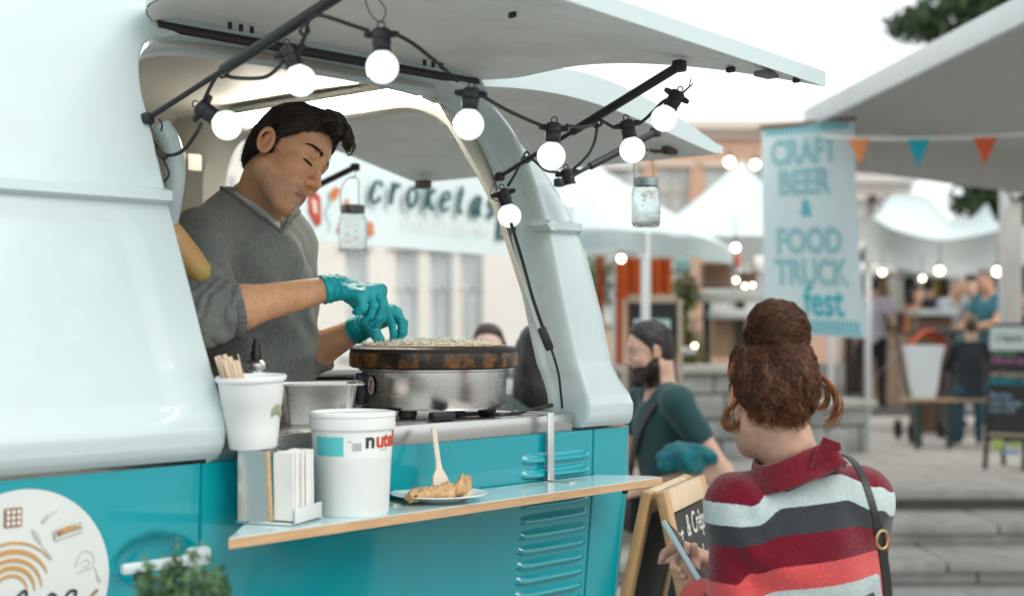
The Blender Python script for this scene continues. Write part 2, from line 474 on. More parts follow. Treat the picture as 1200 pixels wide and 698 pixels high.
# far side, front, floor
m = MB()
m.box((-1.45, 1.76, 1.35), (2.7, .04, 2.1)); m.box((-2.86, .95, 1.3), (.04, 1.2, 2.1)); m.box((-1.4, .9, .34), (2.8, 1.6, .06))
m.build('inner_shell', M_CREAM, van)
for s in (-2.2, -.55):
    for t in (.12, 1.6):
        wm = MB(); Mx = np.array([[1, 0, 0], [0, 0, -1], [0, 1, 0]], float)
        wm.lathe([(.17, -.09), (.29, -.1), (.315, -.06), (.315, .06), (.29, .1), (.17, .09)], 32, (s, t, .316), Mx)
        wh = wm.build('wheel', M_RUBBER, van)
        MB().lathe([(.0, -.06), (.06, -.075), (.16, -.05), (.175, -.09), (.175, .09), (.16, .05), (.0, .05)], 24, (s, t, .316), Mx).build('rim', M_ALU, wh)

# ---- roof liner, rear opening with its rounded header
m = MB()
zc = 2.222
rows = []
for s in np.linspace(-2.8, -.2, 14):
    rows.append([(s, .34, 2.19), (s, .37, 2.215)] + [(s, t, zc + .012 * math.sin((t - .4) / 1.2 * math.pi)) for t in np.linspace(.42, 1.45, 14)] + [(s, 1.58, 2.17), (s, 1.66, 2.05), (s, 1.70, 1.8), (s, 1.72, 1.5)])
m.grid(rows, flip=True)
m.build('roof_lining', M_CREAM, van)
# header arch over the tailgate opening: closed ring between outer and inner outline, with depth
def arch_path(t0, t1, zb, zt, r):
    p = [(t0, z) for z in np.linspace(zb, zt - r, 10)]
    p += [(t0 + r - r * math.cos(a), zt - r + r * math.sin(a)) for a in np.linspace(0, math.pi / 2, 10)]
    p += [(t1 - r + r * math.sin(a), zt - r + r * math.cos(a)) for a in np.linspace(0, math.pi / 2, 10)]
    p += [(t1, z) for z in np.linspace(zt - r, zb, 10)]; return np.array(p)
po = arch_path(.13, 1.70, 1.36, 2.24, .22); pi_ = arch_path(.27, 1.52, 1.36, 2.172, .24); pm = arch_path(.22, 1.58, 1.36, 2.20, .25)
def lean(p, s0, near): # the pillars lean inwards as the body does
    c = .94; k = np.interp(p[:, 1], [1.36, 1.5, 1.85, 2.0, 2.2], [-.1, -.09, -.03, .025, .06])
    leg = np.interp(p[:, 1], [1.36, 1.45, 1.55, 1.85, 2.0, 2.15], [-.02, -.02, .02, .15, .215, .28]) + near; w_ = sstep((2.08 - p[:, 1]) / .12)
    t = np.where(p[:, 0] < c, leg * w_ + np.maximum(p[:, 0] + .03, leg * .999) * (1 - w_), p[:, 0] - k * .6)
    s = s0 + np.interp(p[:, 1], [1.36, 1.9, 2.0, 2.1, 2.2], [0, 0, -.03, -.07, -.12])
    return np.stack([s, t, p[:, 1]], 1)
m = MB()
m.grid([lean(po, -.07, .085), lean(po, -.06, .09), lean(pm, -.055, .105), lean(pi_, -.045, .122), lean(pi_, .04, .122)], flip=False)
m.build('tailgate_header', M_CREAM, van, sharp=60)
# counter inside: steel sill along the opening and bench tops
m = MB()
m.box((-.60, .011, 1.3865), (1.03, .012, .043), bev=.003); m.box((-.60, .26, 1.400), (1.0, .486, .012), bev=.003)
m.build('counter', M_STEEL, van)
m = MB(); m.box((-.02, .9, 1.33), (.24, 1.1, .04), bev=.006); m.build('rear_counter', M_WHITE, van)
m = MB(); m.box((-.58, .49, 1.15), (1.0, .02, .44)); m.build('counter_front', M_CREAM, van)
# tube lamp on the ceiling
tl = MB().box((-.20, .78, 2.216), (.05, .80, .022), bev=.004).build('tube_lamp', M_ALU, van)
MB().tube([(-.20, .40, 2.192), (-.20, 1.15, 2.192)], .014, 12).build('glow_tube', M_GLOW, tl)
# ceiling fixings seen past the door edge
m = MB(); m.box((-.25, 1.30, 2.08), (.05, .03, .05), bev=.006); m.tube([(-.3, 1.30, 2.14), (-.28, 1.3, 2.1), (-.26, 1.30, 2.06)], .006, 6); m.build('ceiling_bracket', M_CREAM, van)
# inner door post next to the door edge
m = MB(); pts = [L(W(196, 262, 2.92)), L(W(203, 225, 2.92)), L(W(204, 190, 2.92)), L(W(198, 165, 2.92)), L(W(188, 148, 2.92))]
m.tube(catmull(pts, 6), .022, 12); m.build('inner_post', M_WHITE, van)

# ---- rain ledge end piece on the pillar
m = MB()
led = [(-.02, 1.846), (.15, 1.846), (.165, 1.857), (.155, 1.872), (-.02, 1.872), (-.035, 1.859)]
tt = [float(prof(np.array(1.835))[0])] * 6
m.poly([(s, .128 + max(0, (s - .10) * .9), z) for s, z in led], .06, (0, 1, 0)); m.build('rain_ledge', M_WHITE, van)

# ---- louvres pressed into the side
lv = None
def louvre_mesh():
    g = []
    for u in np.linspace(-1, 1, 25):
        w = max(0., 1 - abs(u) ** 7) ** .5; row = []
        for a in np.linspace(0, 1, 9):
            z = .0135 - .027 * a
            h = w * .0125 * (math.sin(min(1, a * 1.25) * math.pi / 2) if a < .8 else math.cos((a - .8) / .2 * math.pi / 2))
            row.append((u * .121, .0015 - h, z * (.55 + .45 * w)))
        g.append(row)
    mb = MB(); mb.grid(g, flip=True); return mb
for i in range(12):
    z = 1.312 - i * .0345
    if lv is None: lv = louvre_mesh().build('louvre', M_TEAL, van, sharp=60); o = lv
    else: o = lv.copy(); C.objects.link(o); o.parent = van
    o.location = (-.148, float(prof(np.array(z))[0]), z)

# ---- door handle
m = MB(); m.bar((-1.306, -.020, 1.199), (-1.19, -.024, 1.200), .014, .020, bev=.006)
hd = m.build('door_handle', M_WHITE, van)
MB().box((-1.150, -.018, 1.203), (.052, .022, .036), bev=.009).build('handle_button', M_WHITE, hd)
MB().bar((-1.188, -.022, 1.200), (-1.172, -.022, 1.201), .013, .020, bev=.004).build('handle_neck', M_WHITE, hd)

# ---- raised side hatch: a curved lid hinged on the header
def hatch_pt(s, q, drop=0):
    """q = 0 at the hinge, 1 at the lip"""
    t = .335 - .955 * q
    z = 2.232 + .035 * math.sin(min(1, q * 1.25) * math.pi * .5) * (1 - q) - .115 * max(0, q - .25) ** 1.5 / .75 ** 1.5
    z -= .05 * q * (s + .005)
    return (s, t, z - drop)
HS0, HS1 = -1.085, -.005
def hs(u, q):  # plan outline with rounded hinge corners
    e = .075 * (1 - min(1, q / .12)) ** 2
    return (HS0 + e) + (HS1 - HS0 - 2 * e) * u
qs = np.concatenate([np.linspace(0, .12, 7), np.linspace(.16, 1, 20)]); us = np.linspace(0, 1, 24)
m = MB()
m.grid([[hatch_pt(hs(u, q), q, -.028) for u in us] for q in qs], flip=True)                      # outside skin
rim = [hatch_pt(hs(0, q), q) for q in qs] + [hatch_pt(hs(u, 1), 1) for u in us[1:]] + [hatch_pt(hs(1, q), q) for q in qs[::-1][1:]]
rim = np.array(rim); up = rim + [0, 0, .028]; dn = rim + [0, 0, -.004]
m.grid([up, dn], flip=True)
ht = m.build('side_hatch', M_WHITE, van, sharp=40)
m = MB()
def lining(q, u):
    b = min(1, min(u, 1 - u) * 14) * min(1, (1 - q) * 14)  # border lip, then the pan
    return hatch_pt(hs(.004 + .992 * u, q), q * .998, .004 - .016 * sstep(np.array(b)) )
qf = np.concatenate([np.linspace(0, .12, 6), np.linspace(.16, .9, 14), np.linspace(.92, 1, 7)]); uf = np.concatenate([np.linspace(0, .08, 7), np.linspace(.12, .88, 14), np.linspace(.92, 1, 7)])
m.grid([[lining(q, u) for u in uf] for q in qf]); m.build('hatch_lining', M_HATCHIN, ht, sharp=60)
# rubber seal along the hinge
sp = [hatch_pt(hs(u, .0), .012, .012) for u in np.linspace(.0, 1, 30)]
m = MB(); m.tube(sp, .0105, 8); m.build('rubber_seal', M_RUBBER, ht)
def rivets(px, py, dx, dy, n):
    m = MB()
    for i in range(n):
        p = L(W(px + i * dx, py + i * dy, 2.82 if px < 400 else 3.25)); m.lathe([(.0, -.004), (.005, -.004), (.004, .006), (0, .006)], 8, p)
    for k in range(1): m.build('screw_heads', M_BLACK, ht)
# small latch marks on the hatch lining
for (s, q, a, b) in ((-.06, .885, .055, .03), (-.045, .78, .012, .02), (-.05, .955, .010, .016), (-.62, .66, .004, .02)):
    x, y, z = hatch_pt(s, q, .0); MB().box((x, y, z - .004), (a, b, .012), bev=.003).build('hatch_latch', M_BLACK if a < .05 else mat('latch_grey', (.16, .17, .165), .5), ht)
for s0 in (-.86, -.30):
    for i in range(3):
        x, y, z = hatch_pt(s0 + i * .028, .055, .0)
        o = MB().lathe([(0, -.008), (.004, -.008), (.005, -.002), (.0045, .006)], 10, (x, y, z)).build('screw_head', M_BLACK, ht)

# ---- gas struts
def strut(name, a, b, k, r0=.0055, r1=.0105, parent=van):
    a = np.asarray(a, float); b = np.asarray(b, float); c = a + (b - a) * k
    o = MB().tube([a, c], r0, 10).tube([c, c + (b - a) * .01, b], [r1 * .8, r1, r1], 12).build(name, M_BLACK, parent)
    MB().box(a, (.022, .022, .022), bev=.005).build('strut_foot', M_BLACK, o); MB().box(b, (.026, .026, .026), bev=.005).build('strut_foot', M_BLACK, o)
    return o
S1a, S1b = L(Wt(173, 139, .215)), np.array(hatch_pt(-1.0, .67, .012))
S2a, S2b = L(W(585, 207, 3.43)), np.array(hatch_pt(-.075, .66, .012))
strut('gas_strut', S1a, S1b, .36); strut('gas_strut', S2a, S2b, .42)

# ---- open tailgate at the rear
def gate_pt(q, t, dz=0):
    s = -.09 + .97 * q
    z = 2.235 + .165 * math.sin(min(1, q * 1.02) * math.pi) ** .9 * (1 - .35 * q) * .6 - .095 * q ** 1.6
    return (s, t, z + dz)
TG0, TG1 = .30, 1.56
def gt(u, q): e = .0 + .05 * (1 - q); return (TG0 - .06 * q + e) + (TG1 - TG0 + .02 * q - 2 * e) * u
qs = np.linspace(0, 1, 26); us = np.linspace(0, 1, 16)
m = MB()
m.grid([[gate_pt(q, gt(u, q)) for u in us] for q in qs])
dp = lambda q: -.020 - .055 * math.sin(q * math.pi) ** .7
rim = [(q, 0) for q in qs] + [(1, u) for u in us[1:]] + [(q, 1) for q in qs[::-1][1:]]
m.grid([[gate_pt(q, gt(u, q)) for q, u in rim], [gate_pt(q, gt(u, q), dp(q)) for q, u in rim]])
tg = m.build('tailgate', M_WHITE, van, sharp=40)
m = MB(); m.grid([[gate_pt(q, gt(.003 + .994 * u, q), dp(q) + .001 + .012 * float(sstep(np.array(min(1, 12 * min(u, 1 - u, q, 1 - q)))))) for u in us] for q in qs], flip=True); m.build('tailgate_lining', M_HATCHIN, tg)
lt = L(Ws(785, 177, .80)); m = MB().box(lt + [0, 0, .004], (.05, .03, .03), bev=.006); m.tube([lt, lt + [-.05, .02, -.004], lt + [-.09, .04, .006]], .006, 8); m.build('latch', mat('latch_rust', (.10, .085, .07), .6, metal=.4), tg)
lt = L(Ws(496, 216, .80)); MB().box(lt, (.04, .05, .03), bev=.006).build('latch', mat('latch_rust', (.10, .085, .07), .6, metal=.4), tg)
strut('gas_strut', L(W(655, 214, 3.62)), L(W(768, 155, 3.95)), .30)
strut('gas_strut', L(W(330, 238, 4.45)), L(W(416, 196, 4.75)), .3)

# ---- round sticker on the door
M_ST = mat('sticker_vinyl', (.62, .66, .64), .45, var=.04)
M_STO = mat('sticker_ochre', (.50, .27, .08), .5, var=.04); M_STG = mat('sticker_grey', (.42, .45, .44), .5, var=.04); M_STD = mat('sticker_dark', (.03, .03, .035), .5, var=.04)
M_STB = mat('sticker_brown', (.27, .15, .08), .5, var=.04); M_STW = mat('sticker_white', (.75, .76, .74), .5, var=.02)
SC, SZ, SRAD = -1.478, 1.186, .1635
def on_door(x, y, off=.002):
    t = float(prof(np.array(min(1.36, SZ + y)))[0]); return (SC + x, t - off, SZ + y)
g = [[on_door(r * math.cos(a), r * math.sin(a), .0025) for r in (0, .04, .08, .12, .15, SRAD)] for a in np.linspace(0, 2 * math.pi, 73)[:-1]]
m = MB(); m.grid(g, cu=True); st = m.build('round_sticker', M_ST, van)
def ribbon(name, pts, wd, mt, off=.0045, parent=st):
    """flat printed stroke on the door; wd scalar or list of widths"""
    P = np.asarray(pts, float); T = np.gradient(P, axis=0); T /= np.maximum(1e-9, np.linalg.norm(T, axis=1))[:, None]
    n = np.stack([-T[:, 1], T[:, 0]], 1); wd = np.full(len(P), wd) if np.isscalar(wd) else np.asarray(wd)
    a = P + n * wd[:, None] / 2; b = P - n * wd[:, None] / 2
    m = MB(); m.grid([[on_door(*q, off) for q in a], [on_door(*q, off) for q in b]], flip=True); return m.build(name, mt, parent)
def spx(px, py):
    p = L(Wt(px, py, -.004)); return (p[0] - SC, p[2] - SZ)
for (r, wmx, a0, a1) in ((.083, .0035, 150, 35), (.069, .0072, 165, 22), (.055, .0058, 170, 5), (.0425, .0065, 175, 0), (.030, .0045, 178, 5)):
    an = np.linspace(R(a0), R(a1), 30); wdt = wmx * np.sin(np.linspace(.35, math.pi - .08, 30)) ** .7 + .0006
    c0 = spx(14, 692); ribbon('orange_arc', [(c0[0] + r * math.cos(a) * 1.02, c0[1] - .006 + r * math.sin(a)) for a in an], wdt, M_STO)
# waffle
wc = np.array(spx(16, 606)); k = .0155
ribbon('waffle_print', [wc + (-k, 0), wc + (k, 0)], [k * 2, k * 2], M_STB)
for i in range(3):
    for j in range(3):
        c = wc + np.array([(i - 1), (j - 1)]) * .0092; ribbon('waffle_dimple', [c + (-.0027, 0), c + (.0027, 0)], .0062, M_STW, .0065)
# cake slice
ck = [spx(64, 628), spx(97, 617)]; ribbon('cake_print', ck, .0165, M_STG); ribbon('cake_print', [np.array(ck[0]) + (.002, -.001), np.array(ck[1]) + (-.002, -.001)], .011, M_STW, .0065)
zg = [np.array(ck[0]) * (1 - u) + np.array(ck[1]) * u + (0, .0022 * (-1) ** i) for i, u in enumerate(np.linspace(.08, .95, 12))]; ribbon('cake_filling', zg, .0024, M_STB, .0085)
ribbon('cake_top', [spx(67, 624), spx(80, 618), spx(95, 616)], [.008, .007, .001], M_STO, .0085); ribbon('cake_top', [spx(66, 626), spx(72, 623)], .006, M_STB, .010)
# faint utensils
for pth, wd in (([spx(39, 620), spx(44, 628), spx(50, 638)], [.003, .008, .002]), ([spx(50, 638), spx(57, 647), spx(63, 655)], [.0012, .002, .003]), ([spx(50, 612), spx(57, 604)], .006), ([spx(57, 604), spx(68, 598)], .0015),
                ([spx(90, 665), spx(95, 650), spx(103, 645), spx(112, 652), spx(110, 664), spx(100, 668), spx(92, 672)], .0014), ([spx(96, 660), spx(104, 655), spx(107, 662), spx(99, 664)], .0012), ([spx(113, 664), spx(117, 675)], .0015), ([spx(117, 675), spx(120, 682)], .0045)):
    ribbon('utensil_print', catmull(pth, 4) if len(pth) > 2 else pth, wd if np.isscalar(wd) else np.interp(np.linspace(0, 1, (len(pth) - 1) * 4 + 1), np.linspace(0, 1, len(wd)), wd) if len(pth) > 2 else wd, M_STG)
for pth in ([spx(20, 704), spx(30, 693), spx(34, 697), spx(28, 712)], [spx(58, 702), spx(64, 696), spx(70, 700)], [spx(78, 706), spx(84, 694), spx(92, 693), spx(90, 702), spx(80, 712)], [spx(110, 699), spx(118, 691)]):
    ribbon('script_lettering', catmull(pth, 5), .0055, M_STD if pth[0][0] < .09 else M_STB)
# ================================================================== things on and around the truck
M_PLY = mat('plywood', (.52, .33, .18), .45, var=.15, vscale=5, stretch=(2, 30, 30), bump=.1)
M_LAM = mat('shelf_laminate', (.50, .66, .68), .18, coat=.4, var=.05, vscale=6)
M_WPL = mat('white_plastic', (.74, .77, .76), .38, var=.04, vscale=8, dirt=.16, dirtcol=(.42, .38, .32), dscale=11, dlo=.55, dhi=.8)
M_PAPER = mat('napkin_paper', (.76, .76, .73), .8, var=.05, vscale=20)
M_WOOD = mat('birch_wood', (.60, .47, .33), .6, var=.12, vscale=20, stretch=(1, 1, 8))

# ---- serving shelf hung on the sill
fl, fr_ = L(Wt(268, 628, -.185)), L(Wt(776, 560.5, -.150))
ZS = (fl[2] + fr_[2]) / 2
shelf = thing('serving_shelf', 'narrow plywood serving shelf hung on the side of the food truck', 'shelf', V(-.6, -.1, ZS - .02), VROT)
def to_shelf(p): return np.asarray(p, float) - np.array([-.6, -.1, ZS - .02])
def put(mb, name, mt, parent, **k):
    """shape given in van axes under a thing standing elsewhere on the van"""
    o = mb.build(name, mt, parent, **k); r = parent
    while r.parent is not None: r = r.parent
    l = L(np.array(r.location)); o.data.transform(Matrix.Translation((-l[0], -l[1], -l[2]))); return o
fl[2] = fr_[2] = ZS
ring = [(fl[0], fl[1]), (fr_[0], fr_[1]), (fr_[0] + .004, fr_[1] + .03), (fr_[0] - .06, -.006), (L(Wt(292, 618, 0))[0], -.006)]
m = MB(); m.poly([(a, b, ZS - .018) for a, b in ring], .0165, (0, 0, 1)); put(m, 'board', M_PLY, shelf)
m = MB(); m.poly([(a * 1 + (.002 if i in (0, 4) else -.002), b + (.002 if i < 3 else -.001), ZS - .0015) for i, (a, b) in enumerate(ring)], .002, (0, 0, 1)); put(m, 'laminate', M_LAM, shelf)
for sx in (-.185, -.72):
    m = MB(); w_ = .022
    for a, b in (((sx, .10, 1.4125), (sx, -.014, 1.4125)), ((sx, -.0135, 1.4145), (sx, -.0135, ZS + .0005)), ((sx, -.012, ZS + .002), (sx, -.08, ZS + .002))):
        m.bar(a, b, w_ if a[2] == b[2] else w_, .004, up=(0, 0, 1) if a[2] == b[2] else (0, 1, 0), bev=.001)
    put(m, 'hook_bracket', M_ALU, shelf)
m = MB(); m.box((-.005, -.10, ZS - .024), (.07, .02, .008), bev=.002).box((-.02, -.10, ZS - .030), (.012, .012, .012), bev=.003); put(m, 'catch', M_BLACK, shelf)

# ---- crepe maker
def crepe_maker(px, d, ztop, zbase, label, group, front=True):
    c = W(px, 400, d); c[2] = zbase
    t = thing('crepe_maker', label, 'crepe maker', c, VROT, group)
    H = ztop - zbase
    m = MB(); m.lathe([(0, H), (.150, H), (.185, H - .001), (.1945, H - .006), (.1955, H - .044), (.190, H - .050), (.168, H - .050)], 64, cap1=True)
    M_PLATE = mat('burnt_iron', (.022, .017, .015), .42, var=.3, vscale=9, metal=.3, rvar=.4, dirt=.6, dirtcol=(.05, .035, .02))
    pl = m.build('griddle_plate', M_PLATE, t, sharp=30)
    # browned grease on the rim
    nmat = _rim_mat()
    m = MB(); m.lathe([(.1957, H - .015), (.1966, H - .020), (.1966, H - .040), (.1958, H - .047)], 96); m.build('browned_rim', nmat, pl)
    m = MB(); m.lathe([(.176, H - .052), (.176, H - .055), (.169, H - .058), (.1685, .024), (.165, .018), (.12, .016)], 64, cap1=True); m.build('housing', M_STEEL, t, sharp=30)
    for a in (20, 110, 200, 290):
        x, y = .135 * math.cos(R(a)), .135 * math.sin(R(a))
        MB().lathe([(.0, .018), (.021, .018), (.021, .003), (.017, 0), (0, 0)], 16, (x, y, 0)).build('foot', M_BLACK, t)
    if front:
        # control box on the side towards the customer's left
        a = R(148); e = np.array([math.cos(a), math.sin(a), 0]); f = np.array([-math.sin(a), math.cos(a), 0])
        Mx = np.stack([e, f, (0, 0, 1)], 1)
        cb = MB().box(e * .171 + [0, 0, .062], (.026, .052, .072), Mx, bev=.005).build('control_box', M_BLACK, t)
        Ml = np.stack([f, np.array([0, 0, 1.]), e], 1)
        MB().lathe([(0, .026), (.012, .026), (.016, .022), (.018, 0), (.018, -.002)], 20, e * .183 + [0, 0, .052] - f * .0, Ml).build('knob', M_BLACK, cb)
        b = R(170); eb = np.array([math.cos(b), math.sin(b), 0]); fb = np.array([-math.sin(b), math.cos(b), 0])
        Mb = np.stack([fb, np.array([0, 0, 1.]), eb], 1)
        def badge(k, off, n=24): return np.stack([k * .0165 * np.cos(np.arange(n) * 2 * math.pi / n), k * .024 * np.sin(np.arange(n) * 2 * math.pi / n), np.full(n, off)], 1) @ Mb.T + eb * .1688 + [0, 0, .072]
        m = MB(); m.poly(badge(1, .0022)); bd = m.build('badge', M_BLACK, t)
        m = MB(); m.poly(badge(.86, .0028)); m.build('badge_face', mat('badge_grey', (.5, .5, .5), .4), bd)
        z = np.array([(-.005, .010), (.006, .010), (-.005, -.010), (.006, -.010)])
        m = MB(); m.tube([np.array([x, y, .0035]) @ Mb.T + eb * .1688 + [0, 0, .072] for x, y in z], .0018, 5); m.build('badge_mark', mat('badge_red', (.35, .03, .03), .4), bd)
        m = MB(); m.tube([(.17 * math.cos(q), .17 * math.sin(q), .020) for q in np.linspace(R(150), R(200), 8)], .003, 6); m.build('base_seam', M_BLACK, t)
    return t
def _rim_mat():
    if 'browned_grease' in _mats: return _mats['browned_grease']
    m = mat('browned_grease', (.30, .115, .022), .22, var=.55, vscale=40, stretch=(1, 1, .6), bump=.5, bscale=60, rvar=.4, dirt=1., dirtcol=(.016, .010, .007), dscale=24, dlo=.30, dhi=.58)
    return m
cm = crepe_maker(508.5, 3.315, 1.567, 1.4065, 'large crepe maker with browned griddle rim and steel drum beneath the gloved hands', None)
cm2 = crepe_maker(405, 3.86, 1.487, 1.3505, 'lower crepe maker half hidden behind the larger one and the grey sweater', None, False)

# power cord on the counter
pts = [L(p) for p in (W(505, 484, 3.16), W(530, 483, 3.22), W(560, 486, 3.25), W(585, 485, 3.22), W(604, 487, 3.26), W(625, 481, 3.34), W(645, 478, 3.38), W(664, 482, 3.42))]
pts = np.array(pts); pts[:, 2] = np.array([1.415, 1.4125, 1.4125, 1.4125, 1.4125, 1.4165, 1.424, 1.424])
m = MB(); m.tube([V(*p) for p in catmull(pts, 6)], .0048, 8); tag(m.build('power_cord', M_BLACK), 'black power cord lying on the steel counter beside the crepe maker', 'cable')
m = MB(); a = W(518, 483, 3.10); a[2] = 1.417
m.box(a, (.07, .02, .02), np.stack([[U[0], U[1], 0], [NN[0], NN[1], 0], [0, 0, 1]], 1), bev=.006); tag(m.build('plug_connector', M_BLACK), 'black plug lying on the counter under the crepe maker drum', 'plug')

# white shredded filling on the griddle: countless shreds
rng = np.random.RandomState(3); m = MB(); pc = W(508.5, 400, 3.315)
for i in range(750):
    a = rng.uniform(0, 6.28); r = .155 * rng.uniform(0, 1) ** .55; hill = .016 * (1 - (r / .17) ** 2) * (.4 + .6 * math.sin(a * 2.3 + 1) ** 2)
    c = np.array([pc[0] + r * math.cos(a) - .008, pc[1] + r * math.sin(a), 1.5695 + hill * rng.uniform(.1, 1)])
    d = unit([rng.normal(), rng.normal(), rng.normal() * .25]) * rng.uniform(.006, .014); k = np.cross(d, [0, 0, 1]) * rng.uniform(-.5, .5)
    m.tube([c - d, c + k, c + d], rng.uniform(.0012, .002), 5)
o = m.build('shredded_filling', mat('shredded_onion', (.80, .77, .68), .5, var=.15, sss=.1)); tag(o, 'white shredded filling heaped on the browned crepe griddle', 'food'); o['kind'] = 'stuff'
g = []
for r in (0, .06, .12, .155, .168):
    g.append([(pc[0] + r * math.cos(a) * (1 + .03 * math.sin(5 * a)), pc[1] + r * math.sin(a) * (1 + .04 * math.sin(3 * a)), 1.5695 if r < .165 else 1.5675) for a in np.linspace(0, 6.2832, 49)[:-1]])
m = MB(); m.grid(g, cv=True); tag(m.build('crepe', mat('crepe_dough', (.58, .40, .21), .6, var=.25, vscale=30)), 'thin pale crepe baking flat on the large griddle', 'crepe')

# ---- steel food pan
def rect_ring(hx, hy, r, z, n=6):
    p = []
    for cx, cy, a0 in ((1, 1, 0), (-1, 1, 90), (-1, -1, 180), (1, -1, 270)):
        for a in np.linspace(R(a0), R(a0 + 90), n): p.append((cx * (hx - r) + r * math.cos(a), cy * (hy - r) + r * math.sin(a), z))
    return p
c = W(372, 450, 3.06); c[2] = 1.4065
pan = thing('food_pan', 'deep steel food pan on the counter behind the white tub', 'pan', c, VROT + R(-38))
m = MB(); m.grid([rect_ring(.095, .085, .02, z) if z else rect_ring(.07, .065, .02, 0) for z in (0,)] + [rect_ring(.072, .066, .02, .003), rect_ring(.083, .074, .022, .084), rect_ring(.098, .088, .022, .086), rect_ring(.098, .088, .022, .082), rect_ring(.080, .070, .022, .080), rect_ring(.070, .062, .02, .006)], cv=True)
m.f.append(list(range(24))[::-1]); m.build('pan_body', M_STEEL, pan, sharp=50)

# ---- small white tub left of the cup
c = W(262, 480, 2.93); c[2] = 1.4065
m = MB(); m.lathe([(.036, 0), (.042, .003), (.050, .052), (.054, .054), (.054, .058), (.047, .058), (.042, .01), (0, .008)], 32, c); m.f.append(list(range(32))); tag(m.build('plastic_tub', M_WPL), 'low white plastic tub on the counter behind the stick cup', 'tub')

# ---- squeeze bottle
c = W(300, 440, 3.0); c[2] = 1.4065
bt = thing('dispenser_bottle', 'clear bottle with steel collar and black nozzle standing before the grey sweater', 'bottle', c)
MB().lathe([(0, 0), (.025, 0), (.027, .004), (.027, .088), (.024, .096), (.0, .097)], 24).build('bottle_body', mat('bottle_clear', (.75, .75, .70), .15, trans=.6, var=0), bt)
MB().lathe([(.0245, .094), (.0265, .096), (.0265, .108), (.024, .112), (.0255, .116), (.0245, .128), (.014, .136), (.0, .137)], 24).build('collar', M_STEEL, bt)
MB().lathe([(.011, .134), (.012, .150), (.009, .156), (.0095, .164), (.006, .172), (.0055, .180), (0, .181)], 16).build('nozzle', M_BLACK, bt)

# ---- napkin dispenser on the shelf
cN = L(Wt(329, 620, -.085)); cN[2] = ZS + .0007
nd = thing('napkin_holder', 'polished metal napkin holder packed with white paper napkins on the plywood shelf', 'napkin holder', V(*cN), VROT + R(-67))
hz = .132
m = MB(); m.box((-.050, .0, hz / 2 + .002), (.004, .10, hz), bev=.001); m.box((-.052, 0, .004), (.11, .105, .006), bev=.002)
M_CHR = mat('polished_chrome', (.62, .66, .66), .09, metal=1, var=.03)
m = MB()
m.poly([(-.058, -.053, .004), (-.058, .05, .004), (-.058, .05, hz), (-.058, -.053, hz)], .004, (1, 0, 0))
m.poly([(-.0535, -.0532, .004), (.006, -.0532, .004), (.0, -.0532, hz), (-.0535, -.0532, hz)], .003, (0, 1, 0)); m.box((-.005, 0, .003), (.112, .11, .005), bev=.001)
m.poly([(-.058, -.053, hz), (-.058, .053, hz), (-.02, .053, hz), (-.02, -.053, hz)], .002, (0, 0, 1))
m.build('side_panel', M_CHR, nd)
MB().bar((.009, -.053, .006), (.003, -.053, hz), .006, .010, up=(0, 1, 0), bev=.0015).build('edge_strip', M_PLY, nd)
rng = np.random.RandomState(5)
for i in range(9):
    y0 = -.046 + i * .0092; dx = rng.normal() * .0015; tilt = rng.normal() * .002
    g = [[(x + dx, y0 + yy + tilt * z * 8 + .0015 * math.sin(x * 90 + i), z) for z, yy in ((.008, 0), (.05, .001), (.10, -.0005), (hz - .004 + .003 * rng.rand(), 0))] for x in (.010, .022, .036, .050)]
    a = np.array(g); b = a + [0, .0066, 0]; mm = MB(); mm.grid(a); mm.grid(b, flip=True)
    ra = [a[0], a[:, -1], a[-1][::-1], a[::-1, 0]]; rb = [b[0], b[:, -1], b[-1][::-1], b[::-1, 0]]
    for p, q in zip(ra, rb): mm.grid([p, q], flip=True)
    mm.build('napkin', M_PAPER, nd)
m = MB(); m.box((.056, 0, .018), (.003, .102, .028), bev=.001); m.bar((.0, .052, .003), (.058, .052, .003), .004, .004); m.build('retainer', mat('retainer_white', (.6, .63, .62), .4), nd)

# ---- paper cup with wooden sticks, standing on the dispenser
cu = V(*(cN + np.array([-.036, .034, hz + .0025])))
cup = thing('paper_cup', 'big white paper cup of wooden sticks standing on the napkin holder', 'cup', cu, R(10))
cup.rotation_euler = (R(2), R(-2), R(10))
HC = .128
prof_c = [(0, 0.003), (.040, .003), (.042, 0), (.0435, .003), (.0478, .035), (.0500, .052), (.0508, .054), (.0535, .078), (.0548, .080), (.0600, HC - .004), (.0635, HC - .006), (.0650, HC - .001), (.0635, HC + .003), (.0595, HC), (.0470, .03), (.041, .008), (0, .006)]
MB().lathe(prof_c, 48).build('cup_body', M_WPL, cup, sharp=50)
m = MB()
for i in range(5):
    a = R(-48 + i * 7); r = .0553 - .001 * abs(i - 2)
    m.tube([(r * math.cos(a + k * .05), r * math.sin(a + k * .05), .058 + .018 * k + .004 * math.sin(i)) for k in (0, .5, 1)], [.0015, .0035, .001], 5)
m.build('leaf_print', mat('leaf_print_green', (.30, .34, .22), .6), cup)
rng = np.random.RandomState(11); sm = None
